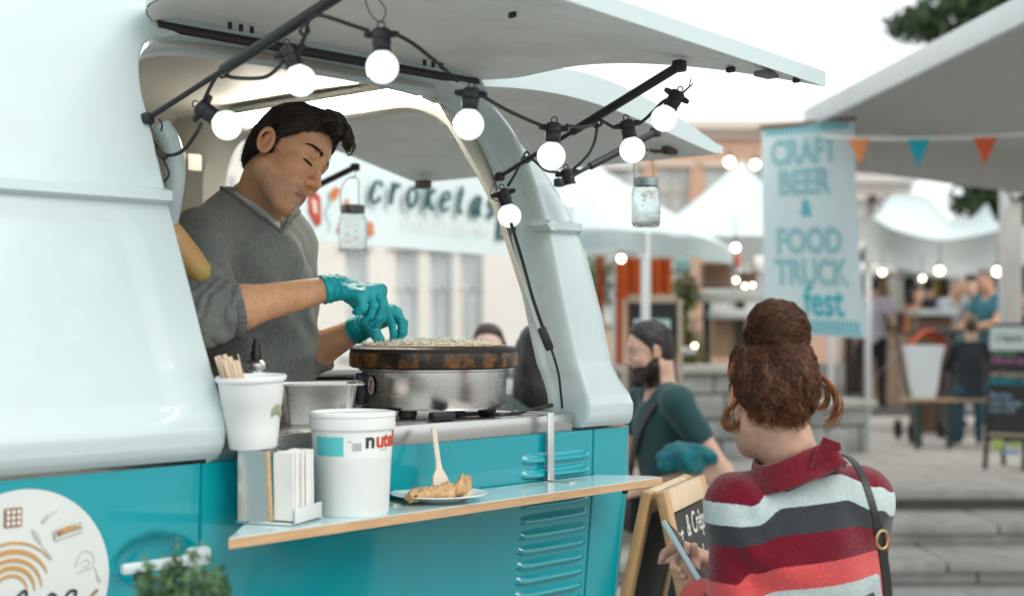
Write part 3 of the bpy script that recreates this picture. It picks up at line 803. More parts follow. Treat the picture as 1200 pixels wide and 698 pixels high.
for i in range(22):
    a = rng.uniform(0, 6.28); r = .036 * math.sqrt(rng.rand()); base = np.array([-.006 + .018 * math.cos(a), .018 * math.sin(a), .012]); top = np.array([-.040 + r * math.cos(a) * .75, .0 + r * math.sin(a) * .8, HC + .032 + rng.uniform(-.016, .010)])
    d = top - base; x = unit(d); yv = unit(np.cross(x, [math.cos(a), math.sin(a), .1])); zv = np.cross(x, yv)
    m = MB(); m.box((0, 0, 0), (.165, .0085, .0018), bev=.0006)
    o = m.build('wooden_stick', M_WOOD, cup) if sm is None else sm.copy()
    if sm is None: sm = o
    else: C.objects.link(o); o.parent = cup
    o.matrix_local = Matrix(np.vstack([np.hstack([np.stack([x, yv, zv], 1), ((base + top) / 2)[:, None]]), [0, 0, 0, 1]]).tolist())

# ---- tub of spread
cT = L(Wt(413, 616, -.098)); cT[2] = ZS + .0007
tub = thing('spread_bucket', 'big white lidded bucket of chocolate spread lettered in black and red on the shelf', 'bucket', V(*cT), VROT)
HB = .192
MB().lathe([(0, .002), (.064, .002), (.067, 0), (.069, .004), (.0735, .105), (.0745, .108), (.0745, .112), (.0785, HB - .022), (.0785, HB - .01)], 64).build('bucket_body', M_WPL, tub, sharp=50)
ld = MB().lathe([(.0785, HB - .031), (.0815, HB - .030), (.0822, HB - .026), (.0812, HB - .008), (.0828, HB - .006), (.0822, HB), (.076, HB + .002), (.073, HB - .003), (0, HB - .003)], 64).build('lid', M_WPL, tub, sharp=40)
def on_bucket(v, a0, z0, off):
    """wrap flat lettering round the bucket"""
    v = np.asarray(v); z = z0 + v[:, 1]; r = .0745 + (z - .112) * .069 + off + v[:, 2]
    a = a0 + v[:, 0] / .076
    return np.stack([r * np.cos(a), r * np.sin(a), z], 1)
# direction from the bucket to the camera in its own axes
vc = L((0, 0, 0)) - cT; AC = math.atan2(vc[1], vc[0])
def wrapped(name, body, size, a0, z0, mt, off=.0008, spacing=1.0, parent=tub, bold=.0):
    v, f = text_mesh(body, size, .0002, bold, 0, spacing, align='LEFT'); return mesh_obj(name, on_bucket(v, a0, z0, off), f, mt, parent, smooth=False)
M_RED = mat('print_red', (.55, .05, .015), .4, var=.03)
wrapped('brand_lettering', 'n', .040, AC + .31, .142, M_STD, bold=.0012); wrapped('brand_lettering', 'utella', .040, AC + .60, .142, M_RED, bold=.0012, spacing=.95)
def patch(name, a0, a1, z0, z1, mt, off=.0006):
    g = [[((.0745 + (z - .112) * .069 + off) * math.cos(a), (.0745 + (z - .112) * .069 + off) * math.sin(a), z) for z in np.linspace(z0, z1, 4)] for a in np.linspace(a0, a1, 10)]
    m = MB(); m.grid(g); return m.build(name, mt, tub)
patch('label_patch', AC - 1.05, AC - .22, .114, .150, mat('label_teal', (.10, .52, .55), .5, var=.1)); patch('label_patch', AC + .0, AC + .22, .124, .139, mat('label_grey', (.42, .48, .48), .6, var=.2))
patch('label_line', AC + .75, AC + 1.0, .1235, .1255, mat('label_grey', (.42, .48, .48), .6, var=.2)); patch('label_line', AC - .1, AC - .02, .140, .143, mat('label_grey', (.42, .48, .48), .6, var=.2))

# ---- plate with folded crepes and a wooden spatula
cP = L(Wt(514, 597, -.085)); cP[2] = ZS + .0007
PW = V(*cP)
m = MB(); m.lathe([(0, .001), (.05, 0), (.055, .001), (.075, .010), (.098, .015), (.0985, .0165), (.097, .0175), (.074, .013), (.055, .005), (0, .0045)], 64, PW)
tag(m.build('plate', mat('white_china', (.78, .80, .79), .15, coat=.5, var=.02)), 'white plate of crepe pieces on the plywood shelf', 'plate')
M_CRP = mat('crepe_piece', (.52, .33, .16), .6, var=.4, vscale=45, bump=.3, bscale=90)
rng = np.random.RandomState(9)
for i, (dx, dy, rot, l, h, lab) in enumerate(((-.066, -.012, 10, .042, .030, 'crumpled crepe piece at the bucket end of the white plate'), (-.030, .012, -20, .036, .026, 'pale folded crepe piece lying behind the wooden spatula'), (.008, -.006, 0, .048, .034, 'plump folded crepe with the wooden spatula stuck in it'),
                                           (.062, -.004, 24, .044, .032, 'rolled crepe piece with its open end poking over the plate rim'))):
    g = []
    for a in np.linspace(0, 2 * math.pi, 21)[:-1]:
        row = []
        for u in np.linspace(0, 1, 9):
            r = .0075 + .008 * math.sin(u * math.pi) * (.8 + .3 * math.sin(a * 3 + i)); row.append(((u - .5) * l * 1.7, r * 1.25 * math.cos(a) * (1 - .35 * (i == 3) * (1 - u)), max(0, r * math.sin(a) * h / .030 * (1 + .4 * (u if i == 3 else 0)) + h * .30 + (.014 * u if i == 3 else 0)) + .0035 * math.sin(a * 4 + u * 9 + i) + .0025 * math.sin(a * 7 - u * 15)))
        g.append(row)
    g = np.array(g); m = MB(); m.grid(g, cu=True, flip=True)
    for e in (0, 8): m.poly(g[:, e] if e == 8 else g[::-1, e])
    o = m.build('crepe_piece', M_CRP, sharp=180); p = PW + np.append(U * dx + NN * dy, .008); o.location = tuple(p); o.rotation_euler = (0, 0, VROT + R(rot)); tag(o, lab, 'crepe', 'crepe pieces on the plate')
sb = L(Wt(517, 583, -.075)); sb[2] = ZS + .020; st_ = L(Wt(507, 501, -.030))
d = st_ - sb; Lh = np.linalg.norm(d); x = unit(d); yv = unit(np.cross((0, 1, 0), x)); zv = np.cross(x, yv)
outl = [(0, .022), (.010, .024), (.028, .020), (.045, .0085), (.06, .0062), (Lh - .006, .0068), (Lh, .004)]
ring = [(u, w_) for u, w_ in outl] + [(u, -w_) for u, w_ in outl[::-1]]
m = MB(); m.poly([V(*(sb + x * u + yv * w_)) for u, w_ in ring], .004); tag(m.build('wooden_spatula', mat('pale_wood', (.62, .56, .47), .6, var=.08, vscale=15)), 'pale wooden spatula standing in a crepe on the white plate', 'spatula')

# ---- fruit tip seen between door edge and sleeve
bp = [W(196, 272, 2.80), W(212, 292, 2.80), W(226, 309, 2.81), W(236, 319, 2.81), W(242, 325, 2.82)]
bp = catmull(bp, 5); rr = np.interp(np.linspace(0, 1, len(bp)), [0, .45, .8, .93, 1], [.030, .029, .022, .013, .006])
cb = np.zeros((len(bp), 8, 3)); k = np.linspace(0, 1, len(bp))[:, None, None]; cb[:] = np.array((.45, .26, .10)) * (1 - sstep((k - .6) / .4)) + np.array((.33, .34, .06)) * sstep((k - .6) / .4)
m = MB(); m.tube(bp, rr, 8, col=cb.reshape(-1, 3)); tag(m.build('banana', mat('banana_skin', rough=.5, attr=True, var=.12, vscale=25), attr=True, sharp=180), 'ripe banana tip poking out beside the door edge at the grey sleeve', 'banana')
# ================================================================== string of festoon bulbs
M_BULB = mat('opal_bulb', (.85, .88, .88), .25, var=0, rvar=0, emis=(.93, 1., 1.), es=.50)
M_CORD = mat('black_cord', (.012, .013, .014), .5, var=.1)
sl0 = W(449, 45, 2.45)
strg = thing('string_lights', 'black festoon cable of round white bulbs strung along the hatch struts', 'string lights', sl0)
BU = [  # socket top (px, py), bulb centre (px, py), distance
    ((238, 128), (266, 147), 2.70), ((340, 62), (352, 95), 2.53), ((447, 40), (448, 79), 2.44), ((552, 108), (549, 146), 2.60), ((649, 148), (646, 183), 2.84),
    ((735, 146), (741, 176), 3.10), ((792, 114), (778, 139), 3.08), ((664, 200), (670, 229), 3.52), ((588, 219), (597, 253), 3.42)]
proto = None
def basis(z):
    z = unit(z); x = unit(np.cross(z, (0, 1, 0.01))); return np.stack([x, np.cross(z, x), z], 1)
for a, b, d in BU:
    pa, pb = W(*a, d), W(*b, d); z = pb - pa; l = np.linalg.norm(z)
    if proto is None:
        s = MB(); s.lathe([(0, -.004), (.013, -.004), (.0165, .0), (.0172, .006), (.0172, .013), (.0155, .015), (.0165, .018), (.0150, .030), (.0165, .032), (.0165, .036), (.0, .036)], 18)
        s.tube([(-.030, 0, .006), (-.022, 0, .006), (.022, 0, .006), (.030, 0, .006)], [.004, .0065, .0065, .004], 8)
        s.tube([(.006 * math.cos(q), 0, -.010 + .006 * math.sin(q)) for q in np.linspace(0, 6.283, 13)], .0014, 5, cap=False)
        so = s.build('lamp_socket', M_BLACK, strg, sharp=30)
        gr = .0285
        bl = MB().lathe([(.0135, .034)] + [(gr * math.sin(q), .036 + gr * .93 + -gr * math.cos(q)) for q in np.linspace(.5, math.pi - .001, 18)], 32).build('bulb', M_BULB, so, sharp=180)
        proto = so; o = so
    else: o = copy_tree(proto, strg)
    B = basis(z); off = pb - unit(z) * (.036 + .0285 * .93)
    o.matrix_local = Matrix.Translation(Vector(off - sl0)) @ Matrix(B.tolist()).to_4x4()
def cable(pts, r=.0036, n=6):
    P = catmull([W(*p) for p in pts], n); m = MB(); m.tube(P - sl0, r, 7); return m.build('cable', M_CORD, strg)
cable([(236, 124, 2.70), (246, 103, 2.68), (254, 90, 2.66), (262, 84, 2.65), (268, 90, 2.64), (290, 92, 2.6), (312, 90, 2.56), (327, 78, 2.53), (333, 66, 2.53)])
cable([(176, 141, 2.76), (171, 148, 2.75), (180, 165, 2.75), (188, 178, 2.74), (200, 182, 2.73), (215, 176, 2.72), (229, 158, 2.70), (236, 144, 2.70)])
cable([(347, 62, 2.53), (354, 50, 2.52), (359, 38, 2.5), (361, 26, 2.49), (372, 18, 2.48), (390, 22, 2.46), (410, 29, 2.45), (432, 36, 2.44)])
cable([(464, 40, 2.44), (485, 52, 2.46), (510, 72, 2.51), (536, 95, 2.58)])
cable([(566, 113, 2.61), (590, 127, 2.68), (615, 139, 2.76), (634, 147, 2.83)])
cable([(664, 147, 2.85), (680, 149, 2.92), (693, 147, 3.0), (702, 140, 3.04), (708, 143, 3.06), (720, 150, 3.09)])
cable([(748, 146, 3.1), (758, 138, 3.1), (768, 128, 3.09), (776, 120, 3.09), (783, 116, 3.08)])
cable([(700, 146, 3.06), (697, 165, 3.2), (690, 180, 3.35), (679, 192, 3.46), (672, 198, 3.5)])
cable([(655, 202, 3.52), (640, 200, 3.5), (628, 190, 3.48), (618, 184, 3.46), (610, 192, 3.45), (602, 207, 3.43), (595, 218, 3.42)])
cable([(599, 262, 3.40), (606, 285, 3.37), (614, 312, 3.34), (623, 345, 3.29), (632, 372, 3.25), (638, 388, 3.23)], .0042)
cable([(646, 408, 3.22), (651, 424, 3.22), (655, 440, 3.23), (657, 458, 3.24), (659, 478, 3.26)], .003)
m = MB(); m.bar(W(634, 383, 3.22) - sl0, W(645, 410, 3.22) - sl0, .020, .034, up=(0, 1, 0), bev=.005); m.build('cable_plug', M_BLACK, strg)
m = MB(); m.bar(W(180, 176, 2.735) - sl0, W(196, 184, 2.725) - sl0, .012, .012, up=(0, 1, 0), bev=.003); m.build('cable_joint', M_BLACK, strg)
def wire(pts, r=.0011): P = catmull([W(*p) for p in pts], 6); m = MB(); m.tube(P - sl0, r, 5); return m.build('tie_wire', M_CORD, strg)
wire([(190, 184, 2.73), (196, 196, 2.73), (198, 205, 2.73), (192, 213, 2.73), (188, 208, 2.73)], .0022); wire([(176, 141, 2.76), (178, 160, 2.75), (184, 176, 2.74)], .002)
wire([(428, 0, 2.43), (434, 16, 2.43), (446, 26, 2.44), (452, 12, 2.45), (444, 0, 2.45)]); wire([(588, 206, 3.42), (576, 220, 3.42), (576, 232, 3.42), (585, 236, 3.42)])
wire([(810, 92, 3.08), (806, 104, 3.08), (796, 112, 3.08), (812, 98, 3.08), (800, 110, 3.07)]); wire([(186, 139, 2.74), (190, 146, 2.74), (189, 154, 2.74)], .002)
for (px, py, d) in ((262, 84, 2.655), (357, 34, 2.51), (700, 142, 3.05), (617, 184, 3.46)):   # tape wound round the strut
    wire([(px - 6, py + 5, d - .012), (px, py - 6, d - .014), (px + 5, py + 3, d - .012), (px - 2, py + 7, d + .01), (px - 6, py + 2, d)], .0028)

# ---- glass jars hung from the tailgate
M_GLASS = mat('jar_glass', (.93, .98, .98), .03, trans=1., ior=1.25, var=0, rvar=0, bump=.35, bscale=70)
M_LID = mat('jar_lid_metal', (.30, .38, .38), .35, metal=.9, var=.1)
M_LID2 = mat('jar_lid_dark', (.16, .16, .15), .4, metal=.8, var=.1)
M_WIRE = mat('jar_wire', (.25, .26, .26), .4, metal=.8)
def jar(px, py, d, sc, label, lidm, hook):
    c = W(px, py, d); t = thing('mason_jar', label, 'glass jar', c, 0, 'glass jars hung from the tailgate')
    s = sc
    MB().lathe([(0, .003 * s), (.030 * s, .0), (.037 * s, .004 * s), (.0405 * s, .015 * s), (.0408 * s, .095 * s), (.038 * s, .108 * s), (.032 * s, .116 * s), (.032 * s, .134 * s),
                (.0295 * s, .134 * s), (.0295 * s, .116 * s), (.036 * s, .106 * s), (.0385 * s, .094 * s), (.0380 * s, .016 * s), (.034 * s, .007 * s), (0, .0065 * s)], 36).build('glass_body', M_GLASS, t, sharp=180)
    MB().lathe([(.0335 * s, .116 * s), (.0352 * s, .117 * s), (.0352 * s, .121 * s), (.0338 * s, .122 * s), (.0338 * s, .126 * s), (.0352 * s, .127 * s), (.0352 * s, .138 * s), (.033 * s, .1395 * s), (0, .1395 * s)], 32).build('lid', lidm, t, sharp=30)
    m = MB(); q = [(-.034 * s, -.01 * s, .120 * s), (-.034 * s, -.008 * s, .18 * s), (-.020 * s, 0, hook - .012), (0, 0, hook), (.016 * s, 0, hook - .012), (.018 * s, -.01 * s, .18 * s), (.020 * s, -.02 * s, .120 * s)]
    m.tube(catmull(q, 6), .0016, 5); m.tube([(.009 * math.cos(a), .0, hook + .008 + .013 * math.sin(a)) for a in np.linspace(-2.2, 2.6, 14)], .0013, 5)
    m.build('wire_handle', M_WIRE, t)
    rg = np.random.RandomState(int(px)); m = MB()
    for i in range(26):
        a = rg.uniform(0, 6.28); zz = rg.uniform(.03, .095) * s; r = .0392 * s
        Mx = np.stack([(-math.sin(a), math.cos(a), 0), (0, 0, 1), (math.cos(a), math.sin(a), 0)], 1)
        m.lathe([(.0035 * s, .0), (.002 * s, .0022 * s), (0, .0026 * s)], 8, (r * math.cos(a), r * math.sin(a), zz), Mx)
    m.build('embossed_dots', M_GLASS, t)
jar(757, 266.5, 4.02, 1.0, 'clear glass jar with a teal grey lid hanging before the pale tent roof', M_LID, .205)
jar(413.5, 297, 4.72, 1.15, 'clear glass jar with a dark lid hanging in front of the croquette banner', M_LID2, .255)
# ================================================================== people: shared tools
M_SKIN = mat('skin', rough=.48, attr=True, var=.08, vscale=70, bump=.22, bscale=260, sss=.12, spec=.4)
def strands_mesh(P, r, col=None, sides=3):
    """P: (N, K, 3) polylines -> thin tubes, vectorised. r: (K,) radii"""
    N, K = P.shape[:2]
    T = np.gradient(P, axis=1); T /= np.maximum(1e-9, np.linalg.norm(T, axis=2))[..., None]
    ref = np.zeros_like(T); ref[..., 2] = 1; ref[np.abs(T[..., 2]) > .9] = (1, 0, 0)
    A = np.cross(T, ref); A /= np.maximum(1e-9, np.linalg.norm(A, axis=2))[..., None]; Bn = np.cross(T, A)
    ang = np.arange(sides) * 2 * math.pi / sides
    rr = np.asarray(r)
    rr = rr[None, :, None, None] if rr.ndim == 1 else rr[:, :, None, None]
    v = P[:, :, None, :] + rr * (np.cos(ang)[None, None, :, None] * A[:, :, None, :] + np.sin(ang)[None, None, :, None] * Bn[:, :, None, :])
    i = np.arange(N)[:, None, None] * K * sides; k = np.arange(K - 1)[None, :, None] * sides; j = np.arange(sides)[None, None, :]; j2 = (j + 1) % sides
    f = np.stack([i + k + j, i + k + j2, i + k + sides + j2, i + k + sides + j], -1).reshape(-1, 4)
    return v.reshape(-1, 3), f
def grad(f, P, e=.002):
    g = np.stack([f(P + np.eye(3)[a] * e) - f(P - np.eye(3)[a] * e) for a in range(3)], 1)
    return g / np.maximum(1e-6, np.linalg.norm(g, axis=1))[:, None]
def comb(f, roots, dirf, K, step, lift, rng, wob=.25):
    """hair combed over the surface f: each strand walks along dirf, held at lift(k) above it"""
    P = roots.copy(); out = [P.copy()]; ph = rng.uniform(0, 6.28, (len(P), 1)); sd = rng.normal(size=(len(P), 3)) * wob
    for k in range(1, K):
        n = grad(f, P); d = dirf(P) + sd * (.4 + .6 * k / K)
        d = d - n * (d * n).sum(1)[:, None]; d /= np.maximum(1e-6, np.linalg.norm(d, axis=1))[:, None]
        P = P + d * step; P = P - n * (f(P) - lift(k / (K - 1)))[:, None]; out.append(P.copy())
    return np.stack(out, 1)
def rough_join(objs): pass
def finger(pts, r, k=.006): return [rcone(pts[i], pts[i + 1], r * (1 - .10 * i), r * (1 - .10 * (i + 1))) for i in range(len(pts) - 1)]
def person(label, loc, group=None): return thing('person', label, 'person', loc, 0, group)
def sdf_obj(name, f, h, mt, parent, colf=None, keep=None, extra=.02):
    v, q = surf(f, h, extra=extra)
    if keep is not None:
        ok = keep(v); fm = ok[q].all(1); q = q[fm]; used = np.unique(q); mp = -np.ones(len(v), int); mp[used] = np.arange(len(used)); v = v[used]; q = mp[q]
    col = colf(v) if colf is not None else None
    return wmesh(mesh_obj(name, v, q, mt, parent, sharp=180, col=col))

# ---- head in its own axes: x forward, y left, z up, origin between the ears
def head_prims(beard=0., female=False):
    j = .92 if female else 1.
    p = [(ell((.004, 0, .048), (.088, .075, .088)), .01), (ell((.046, 0, .010), (.052, .060, .086)), .03),
         (ell((.030, 0, -.050), (.058, .056, .058)), .03)]
    for s in (1, -1):
        p += [(rcone((.004, .059 * s * j, -.054), (.066, .024 * s, -.101), .021, .019), .03),
              (rcone((.092, .010 * s, .028), (.074, .046 * s, .032), .012, .010), .016),
              (ell((.066, .040 * s, -.020), (.030, .024, .026)), .022)]
    p += [(ell((.078, 0, -.104), (.020, .024, .018)), .02), (ell((.080, 0, -.068), (.024, .030, .026)), .02)]
    def base(P):
        d = union(p)(P)
        for s in (1, -1):
            d = smax(d, -(np.linalg.norm((P - np.array((.104, .034 * s, .012))) / np.array((1, 1.25, .80)), axis=1) - .0185), .012)
        return d
    base.bb = (np.array((-.11, -.09, -.135)), np.array((.13, .09, .155)))
    q = [(base, .01)]
    q += [(rcone((.094, 0, .020), (.117, 0, -.026), .0075, .0105), .010), (ell((.1185, 0, -.031), (.0125, .012, .0105)), .006)]
    for s in (1, -1):
        q += [(ell((.1055, .0125 * s, -.0345), (.012, .0085, .009)), .005), (ell((.0765, .033 * s, .010), (.0138, .0160, .0138)), .003),
              (rcone((.0915, .020 * s, .0035), (.0815, .044 * s, .0045), .0035, .0030), .004)]
        # lips
        q += [(rcone((.0995, 0, -.0625), (.086, .025 * s, -.0725), .0058, .0028), .006), (rcone((.098, 0, -.0755), (.085, .023 * s, -.0745), .0072, .0030), .006)]
        # ear
        e = lambda x, y, z: (x, y * s, z)
        q += [(ell(e(-.004, .079, .002), (.017, .006, .027)), .006)]
    f = union(q)
    def g(P):
        d = f(P)
        for s in (1, -1):
            # mouth line, nostrils, ear bowl, lid crease
            d = smax(d, -rcone((.108, 0, -.0690), (.086, .028 * s, -.0752), .0017, .0014)(P), .003)
            d = smax(d, -ell((.108, .0068 * s, -.0415), (.0055, .0036, .004))(P), .002)
            d = smax(d, -rcone((.112, .0165 * s, -.036), (.088, .037 * s, -.068), .0014, .0010)(P), .007)
            d = smax(d, -rcone((.094, .018 * s, -.010), (.078, .046 * s, -.008), .0010, .0010)(P), .006)
            d = smin(d, ring(P, s), .004)
            d = smax(d, -ell((.000, .0885 * s, .000), (.0085, .0075, .014))(P), .004)
        return d
    def ring(P, s):   # helix
        c = np.array((-.005, .0835 * s, .004)); q_ = P - c
        q_ = np.stack([q_[:, 0] * .97 + q_[:, 2] * .22, q_[:, 1] - q_[:, 0] * (-.30) * s, -q_[:, 0] * .22 + q_[:, 2] * .97], 1)
        rr = np.hypot(q_[:, 0] / .0165, q_[:, 2] / .0275) - 1
        return np.hypot(rr * .020, q_[:, 1]) - .0042
    g.bb = base.bb; return g

def placed(f, M, o, sc):
    """shape f in local axes -> world: columns of M are the local axes"""
    g = lambda P: f(((P - o) @ M) / sc) * sc
    c = np.array([[x, y, z] for x in (f.bb[0][0], f.bb[1][0]) for y in (f.bb[0][1], f.bb[1][1]) for z in (f.bb[0][2], f.bb[1][2])]) * sc @ M.T + o
    g.bb = (c.min(0), c.max(0)); return g
def axes(yaw, pitch, roll=0):
    """yaw 0 looks to +x, positive towards +y; pitch down positive"""
    h = np.array((math.cos(yaw), math.sin(yaw), 0)); z = np.array((0, 0, 1.))
    f = h * math.cos(pitch) - z * math.sin(pitch); u = h * math.sin(pitch) + z * math.cos(pitch); l = np.cross(u, f)
    if roll: u, l = u * math.cos(roll) + l * math.sin(roll), l * math.cos(roll) - u * math.sin(roll)
    return np.stack([f, l, u], 1)
def blend_col(c, m, col): m = np.clip(m, 0, 1)[:, None]; return c * (1 - m) + np.array(col) * m
def face_colour(Q, skin, stubble=0., lip=(.38, .17, .13), brow=(.035, .022, .015), beard=None):
    """colours over head-local points"""
    x, y, z = Q.T; ay = np.abs(y); c = np.tile(np.array(skin, float), (len(Q), 1))
    n = vnoise(Q * 60, 3); c *= (1 + .06 * n)[:, None]
    c = blend_col(c, .45 * np.exp(-(((x - .07) / .03) ** 2 + ((ay - .045) / .02) ** 2 + ((z + .02) / .02) ** 2)), np.array(skin) * (1.12, .80, .74))
    c = blend_col(c, .5 * np.exp(-(((x - .118) / .012) ** 2 + (y / .014) ** 2 + ((z + .03) / .012) ** 2)), np.array(skin) * (1.1, .75, .7))
    c = blend_col(c, .4 * np.exp(-(((ay - .085) / .012) ** 2 + (x / .03) ** 2 + (z / .04) ** 2)), np.array(skin) * (1.1, .72, .65))
    if stubble:
        m = sstep((-.045 - z + .35 * (x - .05) * 0) / .02) * sstep((x - .0) / .03) + sstep((x - .085) / .01) * sstep((-.045 - z) / .008)
        c = blend_col(c, stubble * np.clip(m, 0, 1) * (.8 + .3 * vnoise(Q * 300, 5)), (.16, .13, .11))
    if beard is not None:
        jl = np.interp(x, [-.02, .02, .05, .09, .12], [-.005, -.02, -.045, -.046, -.046])
        c = blend_col(c, sstep((jl - z) / .008) * sstep((x + .015) / .01), beard)
    lm = (np.exp(-(((z + .0635) / .0048) ** 4)) + np.exp(-(((z + .0755) / .0055) ** 4))) * sstep((.024 - ay) / .006) * sstep((x - .082) / .004)
    c = blend_col(c, lm * .8, lip)
    c = blend_col(c, .85 * np.exp(-(((z + .0692 + .20 * ay) / .0018) ** 2)) * sstep((.027 - ay) / .004) * sstep((x - .08) / .004), (.06, .03, .025))
    bz = .0335 + .006 * np.sin(np.clip((ay - .010) / .042, 0, 1) * 3.0) ; bw = np.interp(ay, [.008, .016, .035, .052, .056], [0, .0058, .0052, .0028, 0])
    c = blend_col(c, .55 * sstep((bw * .8 - np.abs(z - bz)) / .003) * (x > .05), brow)
    lz = .0045 - .25 * (ay - .033) ** 2 * 40
    c = blend_col(c, .92 * np.exp(-((z - lz + .0005) / .0026) ** 2) * sstep((.0145 - np.abs(ay - .0335)) / .003) * (x > .06), (.02, .014, .012))
    c = blend_col(c, .6 * np.exp(-((z - .0175) / .0022) ** 2) * sstep((.018 - np.abs(ay - .0335)) / .004) * (x > .06), np.array(skin) * .38)  # lid crease shading, painted into the skin colour
    return c

# ================================================================== the man baking crepes
hM = axes(R(-27), R(18), R(26)); hS = .98
hO = W(331, 188, 3.27)
head = placed(head_prims(), hM, hO, hS)
def HL(x, y, z): return hO + hM @ (np.array((x, y, z)) * hS)
fb = np.array((math.cos(R(-36)), math.sin(R(-36)), 0)); rb = np.array((fb[1], -fb[0], 0)); zz = np.array((0, 0, 1.)); bM = np.stack([fb, rb, zz], 1)
T0 = W(298, 262, 3.35); shR = T0 + rb * .162 - zz * .045; shL = T0 - rb * .118 - zz * .055
elR, wrR = W(240, 369, 2.985), W(390, 337, 3.115)
elL, wrL = W(346, 424, 3.46), W(424, 383, 3.375)
pel = W(306, 520, 3.37)
neck_a, neck_b = HL(-.022, 0, -.045), T0 + zz * .015 + fb * (-.005)
def torso(o=0.):
    return [(ell(T0 - zz * .13 + fb * .015, (.106 + o, .142 + o, .165 + o), bM), .05), (ell(T0 - zz * .03 - fb * .01, (.072 + o, .110 + o, .050 + o), bM), .05),
            (ell((T0 * .4 + pel * .6) + fb * .012, (.108 + o, .142 + o, .20 + o), bM), .06), (ell(pel - zz * .08, (.11 + o, .155 + o, .18 + o), bM), .06),
            (rcone(T0 + zz * .03 - fb * .012, shR + zz * .004, .045 + o, .056 + o), .03), (rcone(T0 + zz * .03 - fb * .012, shL + zz * .004, .045 + o, .056 + o), .03),
            (rcone(T0 + zz * .060 - fb * .022, T0 + rb * .09 + zz * .004, .046 + o, .05 + o), .03), (rcone(T0 + zz * .060 - fb * .022, T0 - rb * .08 + zz * .0, .046 + o, .05 + o), .03)]
foreR = elR + (wrR - elR) * .3; foreL = elL + (wrL - elL) * .35
def arm(sh, el, wr, o=0., rs=(.056, .046, .046, .0265)):
    mid = el + (wr - el) * .28
    return [(rcone(sh, el, rs[0] + o, rs[1] + o), .03), (rcone(el, mid, rs[1] * .95 + o, rs[2] + o), .02), (rcone(mid, wr, rs[2] + o, rs[3] + o), .02)]
hip = W(306, 520, 3.37); fl_z = .36
legs = []
for s in (1, -1):
    h0 = pel + rb * .085 * s - zz * .15; kn = h0 - zz * .38 + fb * .04; an = np.array((*(kn + fb * -.03)[:2], fl_z + .09))
    legs += [(rcone(h0, kn, .085, .055), .05), (rcone(kn, an, .055, .038), .03), (rcone(an, an + fb * .14 - zz * .05, .04, .035), .03)]
body_f = union([(head, .01), (rcone(neck_a, neck_b, .050, .058), .028), (rcone(HL(.03, 0, -.075), T0 + fb * .015 + zz * .0, .034, .03), .02)] + torso(-.012) + arm(shR, elR, wrR, -.001) + arm(shL, elL, wrL, -.001) + legs[:1] + legs[3:4])
def man_col(v):
    Q = ((v - hO) @ hM) / hS; sk = (.70, .37, .205)
    c = face_colour(Q, sk, stubble=.42, brow=(.03, .02, .015))
    near = sstep((.15 - np.linalg.norm(Q - np.array((.02, 0, 0)), axis=1)) / .03)[:, None]
    b = np.array(sk) * (1 + .10 * vnoise(v * 30, 2) + .05 * vnoise(v * 140, 4))[:, None]
    return c * near + b * (1 - near)
man = person('dark haired man in a grey sweater and teal gloves bent over the crepe griddle', (T0[0], T0[1], fl_z))
keep_top = lambda v: v[:, 2] > 1.30
sdf_obj('body', body_f, .0026, M_SKIN, man, man_col, keep=keep_top)

# sweater
M_SWEAT = mat('grey_knit', (.20, .215, .20), .9, var=.22, vscale=160, stretch=(1, 1, .35), bump=.55, bscale=420, sheen=.25)
cuffR = elR + (wrR - elR) * .235; cuffL = elL + (wrL - elL) * .36
sw = union(torso(.006) + [(rcone(shR - zz * .0, elR, .0665, .062), .035), (rcone(elR, cuffR, .061, .056), .02), (rcone(shL, elL, .064, .058), .035), (rcone(elL, cuffL, .056, .051), .02)])
aR = unit(wrR - elR); uR = unit(elR - shR); aL = unit(wrL - elL)
def folds(P):
    n = vnoise(P * 14, 9); n2 = vnoise(P * 34, 12)
    d = -.0050 * n - .0018 * n2
    # pushed-up sleeve: rings of folds round the lower arm
    for el, ax, up, amp in ((elR, aR, uR, .0045), (elL, aL, unit(elL - shL), .003)):
        r = np.linalg.norm(P - el, axis=1); t1 = (P - el) @ ax; t2 = (P - el) @ up
        wgt = np.exp(-(r / .085) ** 2); d = d - amp * wgt * np.sin((t1 * 1.0 + t2 * .9 + .010 * n) * 210 + 3 * n2)
    # drape lines on the chest fanning from the near shoulder to the far waist
    q = (P - T0); u1 = q @ rb; d = d - .0050 * np.exp(-((q[:, 2] + .17) / .16) ** 2) * np.sin((u1 * 1.0 - q[:, 2] * .55) * 55 + 2.2 * n) - .0035 * np.sin((q[:, 2] + u1 * .35) * 75 + 3 * n) * np.exp(-((q[:, 2] + .36) / .10) ** 2)
    return d
sw2 = warp(sw, folds)
vn = W(328, 264, 3.23)                         # point of the V
def neck_hole(P):
    a = rcone(neck_b + zz * .09 - fb * .00, neck_b + zz * .034 + fb * .0, .078, .068)(P)
    b = rcone(neck_b + zz * .060 + fb * .045, vn, .055, .014)(P)
    return smin(a, b, .02)
foldw = folds
s_up = union(torso(.006) + [(rcone(shR, elR, .0665, .060), .035), (rcone(shL, elL, .064, .058), .035)])
s_lr = rcone(elR - aR * .01, cuffR + aR * .02, .0615, .0555); s_ll = rcone(elL, cuffL + aL * .02, .056, .051)
def raycast(f, px, py, d0=2.9, d1=3.7, back=False):
    dd = np.linspace(d0, d1, 400); P = np.array([W(px, py, d) for d in dd]); v_ = f(P); i = np.argmax(v_ < .0005)
    if v_[i] < .0005: return P[i]
    q = P[np.argmin(v_)][None]
    for _ in range(10): q = q - grad(f, q) * f(q)[:, None]
    return q[0]
def _pull(q, f):
    q = q[None]
    for _ in range(8): q = q - grad(f, q) * f(q)[:, None]
    return q[0]
vn = _pull(vn, s_up) + zz * .004
